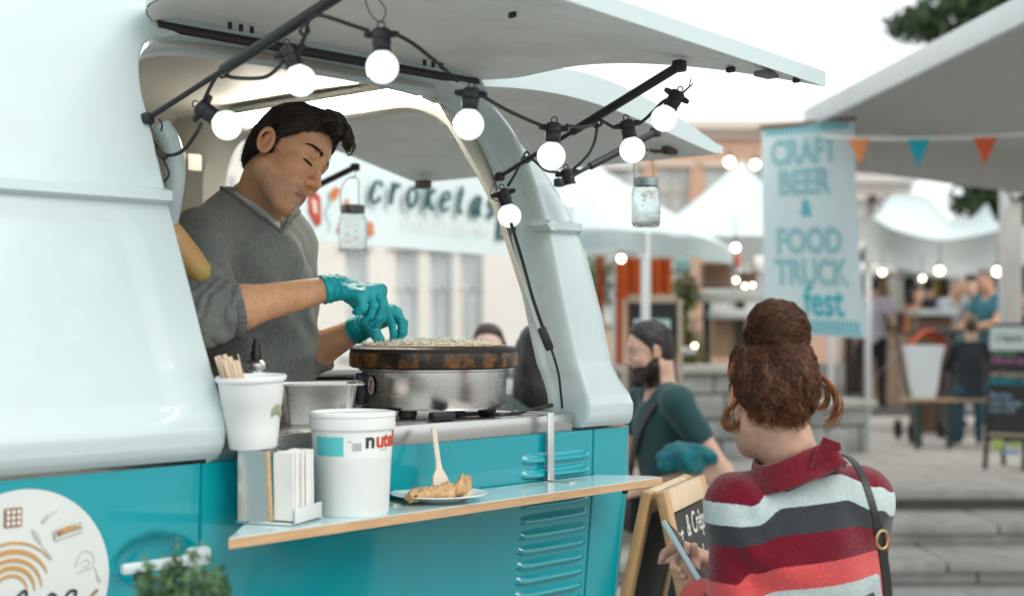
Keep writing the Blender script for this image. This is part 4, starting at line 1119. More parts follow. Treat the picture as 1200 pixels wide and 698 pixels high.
vA, vB, vC = raycast(s_up, 264, 223), raycast(s_up, 329, 269), raycast(s_up, 353, 245)
eye_ = np.array((0, 0, CAMZ)); nAB = unit(np.cross(vB - vA, vB - eye_)); nAB = nAB if nAB[2] > 0 else -nAB; nBC = unit(np.cross(vC - vB, vB - eye_)); nBC = nBC if nBC[2] > 0 else -nBC
def front_limit(P): return np.where((P - neck_b) @ fb > -.03, np.maximum(-((P - vB) @ nAB), -((P - vB) @ nBC)), -1)
def sweater_f(P):
    d = s_up(P)
    d = smin(d, smax(s_lr(P), (P - cuffR) @ aR, .004), .022); d = smin(d, smax(s_ll(P), (P - cuffL) @ aL, .004), .018)
    d = d + folds(P)
    return smax(d, -smax(neck_hole(P), front_limit(P), .003), .004)
sw2 = warp(s_up, folds)
sweater_f.bb = sw2.bb
so = sdf_obj('sweater', sweater_f, .0032, M_SWEAT, man, keep=keep_top)
# neckline: where the neck opening meets the knit, followed as a curve
def neck_curve(shift, base, offs, n=72):
    ang = np.linspace(0, 2 * math.pi, n + 1)[:-1]; P = []
    for a in ang:
        d = fb * math.cos(a) + rb * math.sin(a); k = max(0, math.cos(a)) ** 3
        P.append((neck_b + d * .085) * (1 - k) + (vn + rb * math.sin(a) * .05) * k)
    P = np.array(P)
    for _ in range(40):
        P = P - grad(base, P) * np.clip(base(P) - offs, -.02, .02)[:, None] * .7; P = P - grad(neck_hole, P) * np.clip(neck_hole(P) - shift, -.02, .02)[:, None] * .7
    for _ in range(4): P = P * .5 + (np.roll(P, 1, 0) + np.roll(P, -1, 0)) * .25
    return P
swf = lambda P: s_up(P) + folds(P)
def on_px(f, pts, n=6):
    c2_ = catmull(np.array(pts, float), n); return np.array([raycast(f, x, y) for x, y in c2_])
NL = [(259, 220), (263, 222), (278, 233), (294, 245), (310, 257), (322, 266), (329, 271)]; NR = [(329, 271), (335, 264), (341, 257), (348, 250), (354, 244)]
def smooth(P, k=3):
    for _ in range(k): P[1:-1] = P[1:-1] * .5 + (P[:-2] + P[2:]) * .25
    return P
bl_, br2 = smooth(on_px(swf, NL)), smooth(on_px(swf, NR)); M_RIB = mat('grey_rib', (.16, .17, .16), .9, var=.25, vscale=160, bump=.6, bscale=300)
toc = lambda P: P + (np.array((0, 0, CAMZ)) - P) / np.linalg.norm(np.array((0, 0, CAMZ)) - P, axis=1)[:, None] * .002
m = MB(); m.tube(toc(np.vstack([bl_, br2[1:]])), .0050, 8); wmesh(m.build('neckband', M_RIB, man, sharp=180))
# cuffs
for c, ax, r in ((cuffR, aR, .0545), (cuffL, aL, .049)):
    kb = basis(ax); m = MB()
    pr = [(r + .001, -.020), (r + .005, -.014), (r + .0045, .000), (r + .002, .004), (r - .004, .004), (r - .006, -.004)]
    g = []
    for rad, z in pr:
        an = np.arange(96) * 2 * math.pi / 96; rr_ = rad + .0009 * np.cos(an * 32); g.append(c + np.outer(rr_ * np.cos(an), kb[:, 0]) + np.outer(rr_ * np.sin(an), kb[:, 1]) + kb[:, 2] * z)
    m.grid(g, cv=True, flip=True); wmesh(m.build('cuff', mat('grey_rib', (.16, .17, .16), .9), man))
# t-shirt collar: a strip inside the opening
IL = [(263, 216), (268, 218), (283, 227), (299, 238), (315, 250), (325, 258), (330, 263)]; IR = [(330, 263), (335, 257), (340, 251), (346, 244), (351, 239)]
bodyc = lambda P: np.minimum(body_f(P), swf(P) + .006)
i1, i2 = smooth(on_px(bodyc, IL)), smooth(on_px(bodyc, IR)); inn = toc(np.vstack([i1, i2[1:]])); outr = np.vstack([bl_, br2[1:]])
m = MB(); m.grid([outr, outr * .5 + inn * .5 + np.array((0, -.003, .001)), inn + np.array((0, -.003, 0)), inn + np.array((0, .004, -.004))]); wmesh(m.build('undershirt', mat('tshirt_cotton', (.46, .48, .46), .85, var=.08, bump=.3, bscale=200), man, sharp=180))

# gloved hands
M_GLOVE = mat('nitrile_glove', (.004, .37, .41), .42, var=.12, vscale=25, bump=.35, bscale=90, spec=.5)
def hand(wr, mcp, fingers, thumb, cuff_dir, rp=.014):
    p = []
    wside = unit(mcp[-1] - mcp[0])
    for i, k in enumerate(mcp):
        w0 = wr + wside * (-.016 + .0107 * i)
        p.append((rcone(w0 - unit(k - w0) * .004, k, .0185, rp), .012))
    p += [(rcone(mcp[i], mcp[i + 1], rp * .95, rp * .95), .010) for i in range(len(mcp) - 1)]
    f = union(p)
    parts = [(f, .01)]
    for k, ch in zip(mcp, fingers): parts.append((union([(x, .004) for x in finger([k] + ch, .0112)]), .0055))
    parts.append((union([(rcone(thumb[0], thumb[1], .0165, .0135), .008), (rcone(thumb[1], thumb[2], .0135, .0118), .006), (rcone(thumb[2], thumb[3], .0118, .0092), .005)]), .009))
    parts.append((rcone(wr - cuff_dir * .028, wr + cuff_dir * .005, .0325, .0285), .018))
    g = union(parts)
    wk = lambda P: -.0016 * vnoise(P * 60, 21) - .0008 * vnoise(P * 130, 23) - .0009 * np.sin(((P - wr) @ cuff_dir) * 420 + 4 * vnoise(P * 40, 8)) * np.exp(-((P - wr) @ cuff_dir / .03) ** 2)
    g2 = warp(g, wk)
    q = lambda P: smax(g2(P), -((P - wr) @ cuff_dir + .026), .002)
    q.bb = g2.bb; return q
# near hand: fingers hang down from flexed knuckles
mc = [W(424, 347, 3.072), W(433, 343, 3.098), W(441, 341, 3.126), W(446, 340, 3.152)]
fg = [[W(425, 360, 3.062), W(420, 364, 3.066), W(416.5, 366, 3.074)], [W(438, 358, 3.083), W(434, 369, 3.085), W(427, 375, 3.09)],
      [W(447, 358, 3.115), W(443, 371, 3.118), W(435, 378, 3.125)], [W(450, 358, 3.150), W(447, 372, 3.155), W(441, 381, 3.16)]]
th = [W(404, 343, 3.15), W(420, 356, 3.175), W(432, 368, 3.175), W(438, 379, 3.165)]
gR = hand(wrR, mc, fg, th, aR)
g1 = sdf_obj('glove', gR, .0019, M_GLOVE, man)
# far hand: thumb towards us, fingers dropping shreds
mc = [W(452, 366, 3.345), W(459, 365, 3.365), W(463, 367, 3.388), W(464, 371, 3.408)]
fg = [[W(459, 379, 3.325), W(461, 390, 3.32), W(460.5, 398, 3.322)], [W(470, 376, 3.352), W(471, 389, 3.345), W(467.5, 399, 3.345)],
      [W(473, 378, 3.385), W(473, 390, 3.38), W(469, 398, 3.375)], [W(472, 381, 3.410), W(472, 390, 3.405), W(468, 396, 3.40)]]
th = [W(431, 381, 3.335), W(438, 387, 3.305), W(441, 393, 3.295), W(446, 397.5, 3.295)]
gL = hand(wrL, mc, fg, th, aL)
sdf_obj('glove', gL, .0019, M_GLOVE, man)

# trousers and shoes, below the counter
M_TROU = mat('dark_trousers', (.03, .032, .038), .85, var=.15)
tr = union([(ell(pel - zz * .08, (.115, .16, .17), bM), .05)] + [(rcone(l[0].bb[0] * 0 + 0, (0, 0, 0), .01, .01), .01) for l in []] + legs)
sdf_obj('trousers', tr, .010, M_TROU, man, keep=lambda v: v[:, 2] < 1.34)

# hair: dark, combed back with a lifted front
M_HAIR = mat('dark_hair', (.020, .014, .011), .45, var=.4, vscale=120, spec=.4)
M_STR = mat('hair_strand', rough=.4, attr=True, var=.1, spec=.5)
def hairline(Q):
    """signed: negative where hair grows (head axes)"""
    x, y, z = Q.T; ay = np.abs(y)
    front = np.interp(z, [-.06, -.028, -.022, .0, .018, .030, .042, .056, .072, .090, .13], [-.03, .008, .015, .019, .023, .030, .043, .058, .071, .082, .092])
    front = front - .10 * np.maximum(0, ay - .045) * (z > .05)
    low = np.interp(x, [-.11, -.06, -.03, -.018, -.010, .000, .004, .02], [-.074, -.060, -.030, .010, .034, .034, -.026, -.026])
    return np.maximum(x - front, low - z)
def hair_shell(o):
    cr = union([(ell((.002, 0, .050), (.091 + o, .077 + o, .0915 + o)), .01), (ell((.038, 0, .076), (.056 + o, .056 + o, .052 + o)), .02), (ell((-.036, 0, -.005), (.050 + o, .058 + o, .066 + o)), .03)])
    def f(P):
        d = cr(P); h = hairline(P)
        d = d - .0035 * sstep(-h / .02) - .010 * np.exp(-(((P[:, 0] - .066) / .03) ** 2 + ((P[:, 2] - .125) / .035) ** 2))
        return smax(d, h, .006)
    f.bb = (cr.bb[0] - .02, cr.bb[1] + .03); return f
hf = hair_shell(.0)
lump = lambda P: -.0022 * np.sin(P[:, 1] * 260 + 4 * vnoise(P * 30, 4)) * .6 - .0018 * vnoise(P * 55, 6)
hf2 = warp(hf, lump)
hair = sdf_obj('hair', placed(hf2, hM, hO, hS), .0032, M_HAIR, man)
rng = np.random.RandomState(2)
hv, hq = surf(hf, .006)
ok = (hairline(hv) < -.002) & (hf(hv) > -.002); pts = hv[ok]
pts = pts[rng.randint(0, len(pts), 5200)] + rng.normal(size=(5200, 3)) * .0015
def hdir(P):
    x, y, z = P.T
    top = (sstep((z - .085) / .035) * sstep((.058 - np.abs(y)) / .02))[:, None]
    fwd = np.stack([np.full_like(x, .8), y * 3.0 + .12, np.full_like(x, .55)], 1)       # top: forward and up into the quiff
    sd_ = np.stack([np.full_like(x, -.85), np.zeros_like(x), np.full_like(x, -.62)], 1)  # sides: back and down
    return fwd * top + sd_ * (1 - top)
S = comb(hf2, pts, hdir, 9, .0052, lambda k: .0010 + .0042 * k * k, rng, .30)
clump = vnoise(pts * np.array((60, 60, 60)), 5); tone = (.75 + .55 * clump + rng.uniform(-.3, .5, len(pts))) * (1 + 1.6 * sstep((pts[:, 0] - .02) / .05) * (rng.rand(len(pts)) < .35))
hcol_ = np.repeat(np.clip(tone, .3, 5), 27)[:, None] * np.array((.040, .028, .020))
Sv, Sq = strands_mesh(S, np.interp(np.linspace(0, 1, 9), [0, .2, .8, 1], [.0005, .0010, .0009, .0002]))
wmesh(mesh_obj('hair_strands', Sv * hS @ hM.T + hO, Sq, M_STR, hair, sharp=180, col=hcol_))
rng = np.random.RandomState(17); sp3 = pts[rng.randint(0, len(pts), 700)]; lf = rng.uniform(.004, .011)
S = comb(hf2, sp3, hdir, 8, .0058, lambda k: .001 + .0095 * k ** 2, rng, .75)
Sv, Sq = strands_mesh(S, np.interp(np.linspace(0, 1, 8), [0, .5, 1], [.0005, .0005, .00015])); wmesh(mesh_obj('stray_hair', Sv * hS @ hM.T + hO, Sq, M_STR, hair, sharp=180, col=np.repeat(rng.uniform(.6, 2.4, 700), 24)[:, None] * np.array((.04, .028, .02))))
# front curl: locks that rise over the forehead and roll back
rng = np.random.RandomState(4); lk = []
for i in range(420):
    y = rng.uniform(-.046, .046); x0 = .060 + rng.uniform(-.018, .016); a = rng.uniform(-.3, .3)
    b = np.array((x0, y, .128 - (x0 - .06) * .7 - abs(y) * .35)); L_ = rng.uniform(.75, 1.1)
    p = [b, b + np.array((.016, .002, .014)) * L_, b + np.array((.036, .004 + a * .01, .017)) * L_, b + np.array((.050, .006 + a * .02, .006)) * L_, b + np.array((.052, .010 + a * .02, -.012)) * L_, b + np.array((.044, .012, -.022)) * L_]
    lk.append(catmull(p, 3))
lk = np.array(lk); Sv, Sq = strands_mesh(lk, np.interp(np.linspace(0, 1, lk.shape[1]), [0, .2, .8, 1], [.0008, .0015, .0011, .0003]), sides=4)
hcol_ = np.repeat(rng.uniform(.5, 1.6, len(lk)) * np.where(rng.rand(len(lk)) < .2, 2.6, 1), lk.shape[1] * 4)[:, None] * np.array((.036, .026, .019))
wmesh(mesh_obj('hair_strands', Sv * hS @ hM.T + hO, Sq, M_STR, hair, sharp=180, col=hcol_))

hf_local = head_prims()
def on_head(Q, off):
    for _ in range(5): Q = Q - grad(hf_local, Q, .001) * (hf_local(Q) - off)[:, None]
    return Q
for sgn in (1, -1):
    m = MB(); ys = np.linspace(.0175, .0500, 12); Q = np.stack([np.full(12, .094) - .25 * (ys - .019), ys * sgn, .0040 - 6 * (ys - .033) ** 2 - .02 * (ys - .033)], 1); Q = on_head(Q, .0004); m.tube(Q * hS @ hM.T + hO, np.interp(np.arange(12), [0, 3, 8, 11], [.0014, .0028, .0030, .0012]), 5)
    wmesh(m.build('eyelash', M_HAIR, man))
rng = np.random.RandomState(3)
for sgn in (1, -1):
    bl = []
    for i in range(95):
        u = rng.rand(); y = .012 + .040 * u; z = .0325 + .0065 * math.sin(u * 2.6) + rng.normal() * .0020 * (1.1 - u * .7); x = .100 - .5 * max(0, y - .012)
        d = np.array((-.25 * u, sgn * (.5 + u), .75 - 1.1 * u)); d /= np.linalg.norm(d); q = np.array([[x, y * sgn, z]]) + np.outer(np.linspace(0, 1, 4), d * .010); bl.append(on_head(q, .0010) * hS @ hM.T + hO)
    Sv, Sq = strands_mesh(np.array(bl), np.array((.0004, .0006, .0005, .0002))); wmesh(mesh_obj('eyebrow', Sv, Sq, M_HAIR, man, sharp=180))
# ================================================================== generic figure: one continuous body, clothes and hair on it
def hand_prims(wr, d, palm, side=1, s=1.):
    """relaxed curled hand beyond the wrist: d along the forearm, palm = direction the palm faces"""
    d = unit(d); palm = unit(palm - d * (np.asarray(palm) @ d)); w = np.cross(palm, d) * side; p = []
    mc = [wr + d * .085 * s + w * x * s for x in (-.030, -.010, .010, .028)]
    p += [(rcone(wr + w * x * .4 * s, m, .017 * s, .0135 * s), .012) for x, m in zip((-.03, -.01, .01, .028), mc)]
    for i, (m, L_) in enumerate(zip(mc, (.062, .078, .085, .074))):
        a = m + (d * .75 + palm * .45) * L_ * .5 * s; b = a + (d * .35 + palm * .8) * L_ * .33 * s; c = b + (palm * .9 - d * .15) * L_ * .25 * s
        p += [(x, .005) for x in finger([m, a, b, c], .0095 * s)]
    t0 = wr + d * .025 * s + w * .024 * s; t1 = t0 + (d * .6 + w * .6 + palm * .3) * .045 * s; t2 = t1 + (d * .8 + palm * .5) * .035 * s; t3 = t2 + (d * .6 + palm * .6) * .025 * s
    p += [(rcone(t0, t1, .015 * s, .012 * s), .008), (rcone(t1, t2, .012 * s, .010 * s), .005), (rcone(t2, t3, .010 * s, .008 * s), .005)]
    return p
def cloth(name, col, **k): return mat(name, col, .88, var=.12, vscale=30, bump=.25, bscale=60, sheen=.15, **k)
SKIN_L = (.56, .35, .25)
def figure(label, base, yaw, H=1.75, res=.012, arms=None, head=(0, 0), lean=0., sit=None, shirt=None, sleeve='short', trousers=None, hair=None, hair_len=0., skin=SKIN_L,
           beard=None, female=False, shoes=None, group=None, shirt_mat=None, girth=1., hands=True, trouser_hide=False):
    """base: feet (or seat) point on the ground; yaw: facing (0 = +x); arms: {'L': (elbow, wrist), 'R': ...} in body axes x forward, y left, z up"""
    k = H / 1.75; base = np.asarray(base, float); B = axes(yaw, 0); hipz = .93 if sit is None else sit / k
    def Bp(x, y, z, up=True):
        q = np.array((x, y, z)) * k
        if up and z > hipz: q[0] += math.sin(lean) * (z - hipz) * k; q[2] = hipz * k + (z - hipz) * k * math.cos(lean)
        return base + B @ q
    dz = hipz - .93
    shz = 1.43 + dz; sw = (.155 if female else .180)
    T0 = Bp(0, 0, shz); g = girth
    Bl = axes(yaw, lean)
    tors = lambda o: [(ell(Bp(.01, 0, shz - .14), np.array((.105 * g + o, .155 + o, .17 + o)) * k, Bl), .05), (ell(Bp(.0, 0, hipz + .16), np.array((.10 * g + o, .135 * g + o, .20 + o)) * k, Bl), .06),
                      (ell(Bp(-.01, 0, hipz), np.array((.115 * g + o, .16 * g + o, .14 + o)) * k, Bl), .06)] + [(rcone(Bp(-.01, 0, shz + .035), Bp(0, sw * s, shz), (.05 + o) * k, (.055 + o) * k), .04) for s in (1, -1)]
    am = arms or {}
    A = {}
    for s, n in ((1, 'L'), (-1, 'R')):
        e, w_ = am.get(n, ((.0, .24 * s, shz - .30 - dz), (.06, .25 * s, shz - .55 - dz)))
        A[n] = (Bp(0, sw * s, shz - .005), Bp(e[0], e[1], e[2] + dz), Bp(w_[0], w_[1], w_[2] + dz))
    uparm = lambda o: [(rcone(a[0], a[1], (.052 + o) * k, (.041 + o) * k), .03) for a in A.values()]
    fore = lambda o: [(rcone(a[1], a[2], (.041 + o) * k, (.027 + o) * k), .02) for a in A.values()]
    if sit is None:
        L_ = [(Bp(0, .09 * s, .90), Bp(.03, .10 * s, .50), Bp(-.01, .11 * s, .09), Bp(.13, .12 * s, .045)) for s in (1, -1)]
    else:
        L_ = [(Bp(0, .09 * s, hipz), Bp(.42, .11 * s, hipz + .02), Bp(.40, .11 * s, .09 + .0), Bp(.53, .12 * s, .045)) for s in (1, -1)]
    leg = lambda o: sum([[(rcone(a, b, (.083 * g + o) * k, (.055 + o) * k), .05), (rcone(b, c, (.055 + o) * k, (.040 + o) * k), .03)] for a, b, c, d in L_], [])
    feet = lambda o: [(rcone(c, d, (.042 + o) * k, (.036 + o) * k), .03) for a, b, c, d in L_]
    hM_ = axes(yaw + head[0], lean + head[1]); hO_ = Bp(.02, 0, shz + .20); hS_ = .98 * k if k > .8 else .95 * k ** .5
    hd = placed(head_prims(female=female), hM_, hO_, hS_)
    nk = [(rcone(hO_ - hM_[:, 2] * .05 * hS_ - hM_[:, 0] * .03 * hS_, Bp(-.01, 0, shz + .02), (.048 if female else .056) * k, .062 * k), .03)]
    bod = [(hd, .01)] + nk + tors(-.010) + uparm(-.002) + fore(0) + leg(-.008) + feet(-.006)
    if hands:
        for n, s in (('L', 1), ('R', -1)):
            a = A[n]; bod += hand_prims(a[2], a[2] - a[1], B @ np.array((.25, -s * .6, -.5)), s, k)
    root = person(label, base, group)
    def col(v):
        Q = ((v - hO_) @ hM_) / hS_; c = face_colour(Q, skin, stubble=.0, beard=beard); near = sstep((.17 - np.linalg.norm(Q, axis=1)) / .02)[:, None]
        return c * near + np.array(skin) * (1 - near)
    sdf_obj('body', union(bod), res, M_SKIN, root, col)
    # shirt
    slv = .56 if sleeve == 'short' else 1.
    ups = [(a[0], a[0] + (a[1] - a[0]) * (slv if sleeve == 'short' else 1), a[1], a[2]) for a in A.values()]
    sp = tors(.008) + [(rcone(a, b, .066 * k, (.060 if sleeve == 'short' else .053) * k), .03) for a, b, c, d in ups]
    if sleeve == 'long': sp += [(rcone(c, c + (d - c) * .94, .053 * k, .040 * k), .02) for a, b, c, d in ups]
    sf = union(sp); hemz = Bp(0, 0, hipz - .06, False)[2]
    ncut = rcone(Bp(.01, 0, shz + .12), Bp(.015, 0, shz + .02), .085 * k, .066 * k)
    def shf(P):
        d = sf(P) - .004 * vnoise(P * 11, 4) - .0025 * vnoise(P * 26, 7)
        d = smax(d, -ncut(P), .01); d = smax(d, hemz - P[:, 2], .01)
        if sleeve == 'short':
            for a, b, c, e in ups:
                ax = unit(b - a); q = P - b; t = q @ ax; rad = np.linalg.norm(q - t[:, None] * ax, axis=1)
                d = np.where((t > -.02) & (rad < .085 * k) & (t < .12), smax(d, t, .004), d)
        return d
    shf.bb = (sf.bb[0] - .02, sf.bb[1] + .02)
    so_ = sdf_obj('shirt', shf, res, shirt_mat or cloth('cloth_' + '_'.join(str(int(100 * x)) for x in shirt), shirt), root)
    if trousers is not None:
        tf = union([(ell(Bp(-.01, 0, hipz - .0), np.array((.118 * g, .165 * g, .13)) * k, B), .05)] + leg(.010)); tb = Bp(0, 0, hipz + .06, False)[2]
        def trf(P): return smax(tf(P) - .004 * vnoise(P * 14, 5), P[:, 2] - tb, .01)
        trf.bb = tf.bb; sdf_obj('trousers', trf, res * 1.2, cloth('cloth_' + '_'.join(str(int(100 * x)) for x in trousers), trousers), root)
        sh = union(feet(.006)); sdf_obj('shoes', sh, res * 1.2, cloth('shoe_leather', shoes or (.02, .02, .022)), root)
    if hair is not None:
        cr = [(ell((.0, 0, .052), (.097, .080, .094)), .01), (ell((-.04, 0, -.005), (.052, .062, .068)), .03), (ell((.04, 0, .085), (.052, .058, .048)), .02)]
        if hair_len: cr += [(ell((-.045, 0, -.03 - hair_len * .45), (.062, .090, .05 + hair_len * .55)), .04)] + [(ell((.005, .072 * s, -.02 - hair_len * .3), (.05, .026, .06 + hair_len * .4)), .03) for s in (1, -1)]
        cf = union(cr)
        def hl(P):
            x, y, z = P.T; ay = np.abs(y)
            d = cf(P) - .004 * vnoise(P * np.array((40, 40, 14)), 3) - .0015 * np.sin(P[:, 1] * 420 + 5 * vnoise(P * 25, 9))
            if hair_len: return smax(d, x - np.interp(z, [-.3, -.05, .02, .05, .09, .13], [.035, .03, .028, .05, .085, .10]) + ay * .15, .006)
            return smax(d, hairline(P), .006)
        hl.bb = (cf.bb[0] - .02, cf.bb[1] + .02)
        sdf_obj('hair', placed(hl, hM_, hO_, hS_), max(.004, res * .6), mat('hair_' + '_'.join(str(int(1000 * x)) for x in hair), hair, .42, var=.3, vscale=60, stretch=(6, 6, 1), spec=.5, bump=.4, bscale=60), root)
    if beard is not None:
        bp_ = union([(rcone((.02, .058 * s, -.045), (.076, .024 * s, -.108), .020, .024), .02) for s in (1, -1)] + [(ell((.080, 0, -.112), (.026, .030, .026)), .03), (rcone((.104, .0, -.052), (.088, .030, -.075), .006, .009), .012), (rcone((.104, .0, -.052), (.088, -.030, -.075), .006, .009), .012)])
        def bf(P):
            d = bp_(P) - .003 * vnoise(P * 90, 4); return smax(d, -ell((.106, 0, -.0692), (.012, .022, .005))(P), .003)
        bf.bb = bp_.bb; sdf_obj('beard', placed(bf, hM_, hO_, hS_), .004, mat('beard_hair', beard, .6, var=.35, vscale=120, bump=.6, bscale=200), root)
    return root, dict(head=(hM_, hO_, hS_), B=Bp, A=A, shirt=so_, T0=T0)

# ================================================================== the woman in the striped sweater, seen from behind
WD = 2.72
wf = np.array((-.22, .975, 0)); wf = unit(wf); wr_ = np.array((wf[1], -wf[0], 0)); wM = np.stack([wf, -wr_, zz], 1)
wT = W(936, 572, WD); wtop = wT[2]
woman = person('woman with a curly red brown bun in a striped knit sweater, seen from behind', (wT[0], wT[1], 0))
wShL, wShR = wT - wr_ * .120 - zz * .028, wT + wr_ * .122 - zz * .022
wElL, wWrL = W(868, 762, 2.70), W(815, 690, 2.86)
wElR, wWrR = W(1010, 765, 2.80), W(842, 664, 2.95)
whM = axes(math.atan2(.985, -.17), R(6), R(-4)); whS = .91; whO = W(902, 466, 2.68)
def WH(x, y, z): return whO + whM @ (np.array((x, y, z)) * whS)
def wtors(o):
    return [(ell(wT - zz * .13 + wf * .005, (.092 + o, .140 + o, .155 + o), wM), .05), (ell(wT - zz * .40, (.095 + o, .135 + o, .20 + o), wM), .07), (ell(wT - zz * .55, (.12 + o, .17 + o, .16 + o), wM), .07)] + \
           [(rcone(wT - zz * .012, q - zz * .012, .040 + o, .046 + o), .04) for q in (wShL, wShR)]
wlegs = []
for s in (1, -1):
    a = np.array((*(wT - wr_ * .09 * s)[:2], .78)); b = a - zz * .36 + wf * .03; c = np.array((*(b - wf * .03)[:2], .08))
    wlegs += [(rcone(a, b, .085, .055), .05), (rcone(b, c, .055, .038), .03), (rcone(c, c + wf * .13 - zz * .035, .04, .034), .03)]
wbody = union([(placed(head_prims(female=True), whM, whO, whS), .01), (rcone(WH(-.035, 0, -.03), wT + zz * .02, .046, .056), .03)] + wtors(-.008) +
              [(rcone(wShL, wElL, .045, .038), .03), (rcone(wElL, wWrL, .038, .024), .02), (rcone(wShR, wElR, .045, .038), .03), (rcone(wElR, wWrR, .038, .024), .02)] + wlegs +
              # left hand closed round the phone
              [(rcone(wWrL, W(806, 668, 2.89), .022, .020), .012), (rcone(W(806, 668, 2.89), W(797, 655, 2.92), .019, .014), .01)] +
              [(union([(x, .004) for x in finger([W(800 + i * 5, 650 + i * 8, 2.92), W(790 + i * 5, 655 + i * 8, 2.895), W(789 + i * 5.5, 664 + i * 8, 2.865), W(796 + i * 5.5, 667 + i * 8, 2.85)], .0095)]), .005) for i in range(4)] +
              [(rcone(W(812, 672, 2.885), W(815, 655, 2.90), .013, .011), .008), (rcone(W(815, 655, 2.90), W(813, 640, 2.895), .011, .009), .005)] + hand_prims(wWrR, wWrR - wElR, np.array((0, -.3, -1)), -1, .9))
def wcol(v):
    Q = ((v - whO) @ whM) / whS; sk = np.array((.56, .34, .25)); c = face_colour(Q, sk)
    c = blend_col(c, .7 * np.exp(-((np.abs(Q[:, 1]) - .086) / .012) ** 2 - (Q[:, 0] / .03) ** 2 - (Q[:, 2] / .035) ** 2), (.62, .20, .06))  # orange light glowing through the ears, painted into the skin colour
    near = sstep((.17 - np.linalg.norm(Q, axis=1)) / .02)[:, None]; return c * near + sk * (1 + .05 * vnoise(v * 60, 2))[:, None] * (1 - near)
sdf_obj('body', wbody, .0042, M_SKIN, woman, wcol)
# sweater
wcfL = wElL + (wWrL - wElL) * .80; wcfR = wElR + (wWrR - wElR) * .9
ws = union(wtors(.012) + [(rcone(wShL, wElL, .059, .055), .04), (rcone(wShR, wElR, .059, .055), .04), (rcone(wElL, wcfL, .058, .044), .02), (rcone(wElR, wcfR, .056, .046), .02)])
wn = wT + zz * .05
def wsf(P):
    n = vnoise(P * 10, 31); q = P - wT; u_ = q @ wr_
    d = ws(P) - .005 * n - .0022 * vnoise(P * 26, 33)
    d = d - .004 * np.exp(-((u_ + .125) / .03) ** 2) * np.sin(q[:, 2] * 60 + u_ * 40 + 2 * n) - .0035 * np.sin((q[:, 2] * .8 + u_ * .5) * 48 + 3 * n) * sstep((-.06 - q[:, 2]) / .1)
    d = smax(d, -(P[:, 2] - (wT[2] - .60)), .01)
    return smax(d, -rcone(wT + zz * .14, wT + zz * .02, .056, .056)(P), .006)
wsf.bb = (ws.bb[0] - .012, ws.bb[1] + .012)
MS = bpy.data.materials.new('striped_knit'); MS.use_nodes = True; n = MS.node_tree; b_ = n.nodes['Principled BSDF']
at = n.nodes.new('ShaderNodeAttribute'); at.attribute_name = 'col'; sx = n.nodes.new('ShaderNodeSeparateColor'); n.links.new(at.outputs['Color'], sx.inputs[0])
tc = n.nodes.new('ShaderNodeTexCoord'); nz = n.nodes.new('ShaderNodeTexNoise'); nz.inputs['Scale'].default_value = 170; nz.inputs['Detail'].default_value = 3; n.links.new(tc.outputs['Object'], nz.inputs['Vector'])
ma = n.nodes.new('ShaderNodeMath'); ma.operation = 'MULTIPLY_ADD'; n.links.new(nz.outputs['Fac'], ma.inputs[0]); ma.inputs[1].default_value = .005; n.links.new(sx.outputs['Red'], ma.inputs[2])
rp = n.nodes.new('ShaderNodeValToRGB'); rp.color_ramp.interpolation = 'CONSTANT'; n.links.new(ma.outputs[0], rp.inputs[0])
MAR, PAL, CHA, COR = (.155, .006, .018), (.48, .58, .58), (.040, .046, .054), (.60, .085, .085)
zs = [1.36, 1.285, 1.237, 1.183, 1.136, 1.098, 1.052, .99, .94, .90, .85, .79]; cs = [MAR, PAL, CHA, MAR, COR, PAL, CHA, MAR, COR, PAL, CHA, MAR]
zs[0] = 1.332; zz0, zz1 = 1.40, .75
els = rp.color_ramp.elements; els[0].position = 0; els[0].color = (*MAR, 1); els[1].position = 1; els[1].color = (*MAR, 1)
for zb, c in zip(zs, cs[1:]):
    e = els.new((zz0 - zb) / (zz0 - zz1) + .006); e.color = (*c, 1)
mv = n.nodes.new('ShaderNodeTexNoise'); mv.inputs['Scale'].default_value = 90; mv.inputs['Detail'].default_value = 5; n.links.new(tc.outputs['Object'], mv.inputs['Vector'])
mr = n.nodes.new('ShaderNodeMapRange'); mr.inputs[1].default_value = .3; mr.inputs[2].default_value = .7; mr.inputs[3].default_value = .90; mr.inputs[4].default_value = 1.09; n.links.new(mv.outputs['Fac'], mr.inputs[0])
mx = n.nodes.new('ShaderNodeMix'); mx.data_type = 'RGBA'; mx.blend_type = 'MULTIPLY'; mx.inputs[0].default_value = 1; n.links.new(rp.outputs[0], mx.inputs[6]); n.links.new(mr.outputs[0], mx.inputs[7])
n.links.new(mx.outputs[2], b_.inputs['Base Color']); b_.inputs['Roughness'].default_value = .95; b_.inputs['Sheen Weight'].default_value = .35; b_.inputs['Sheen Roughness'].default_value = .4; b_.inputs['Specular IOR Level'].default_value = .2
bn = n.nodes.new('ShaderNodeTexNoise'); bn.inputs['Scale'].default_value = 380; n.links.new(tc.outputs['Object'], bn.inputs['Vector'])
bp = n.nodes.new('ShaderNodeBump'); bp.inputs['Strength'].default_value = .8; bp.inputs['Distance'].default_value = .004; n.links.new(bn.outputs['Fac'], bp.inputs['Height']); n.links.new(bp.outputs[0], b_.inputs['Normal'])
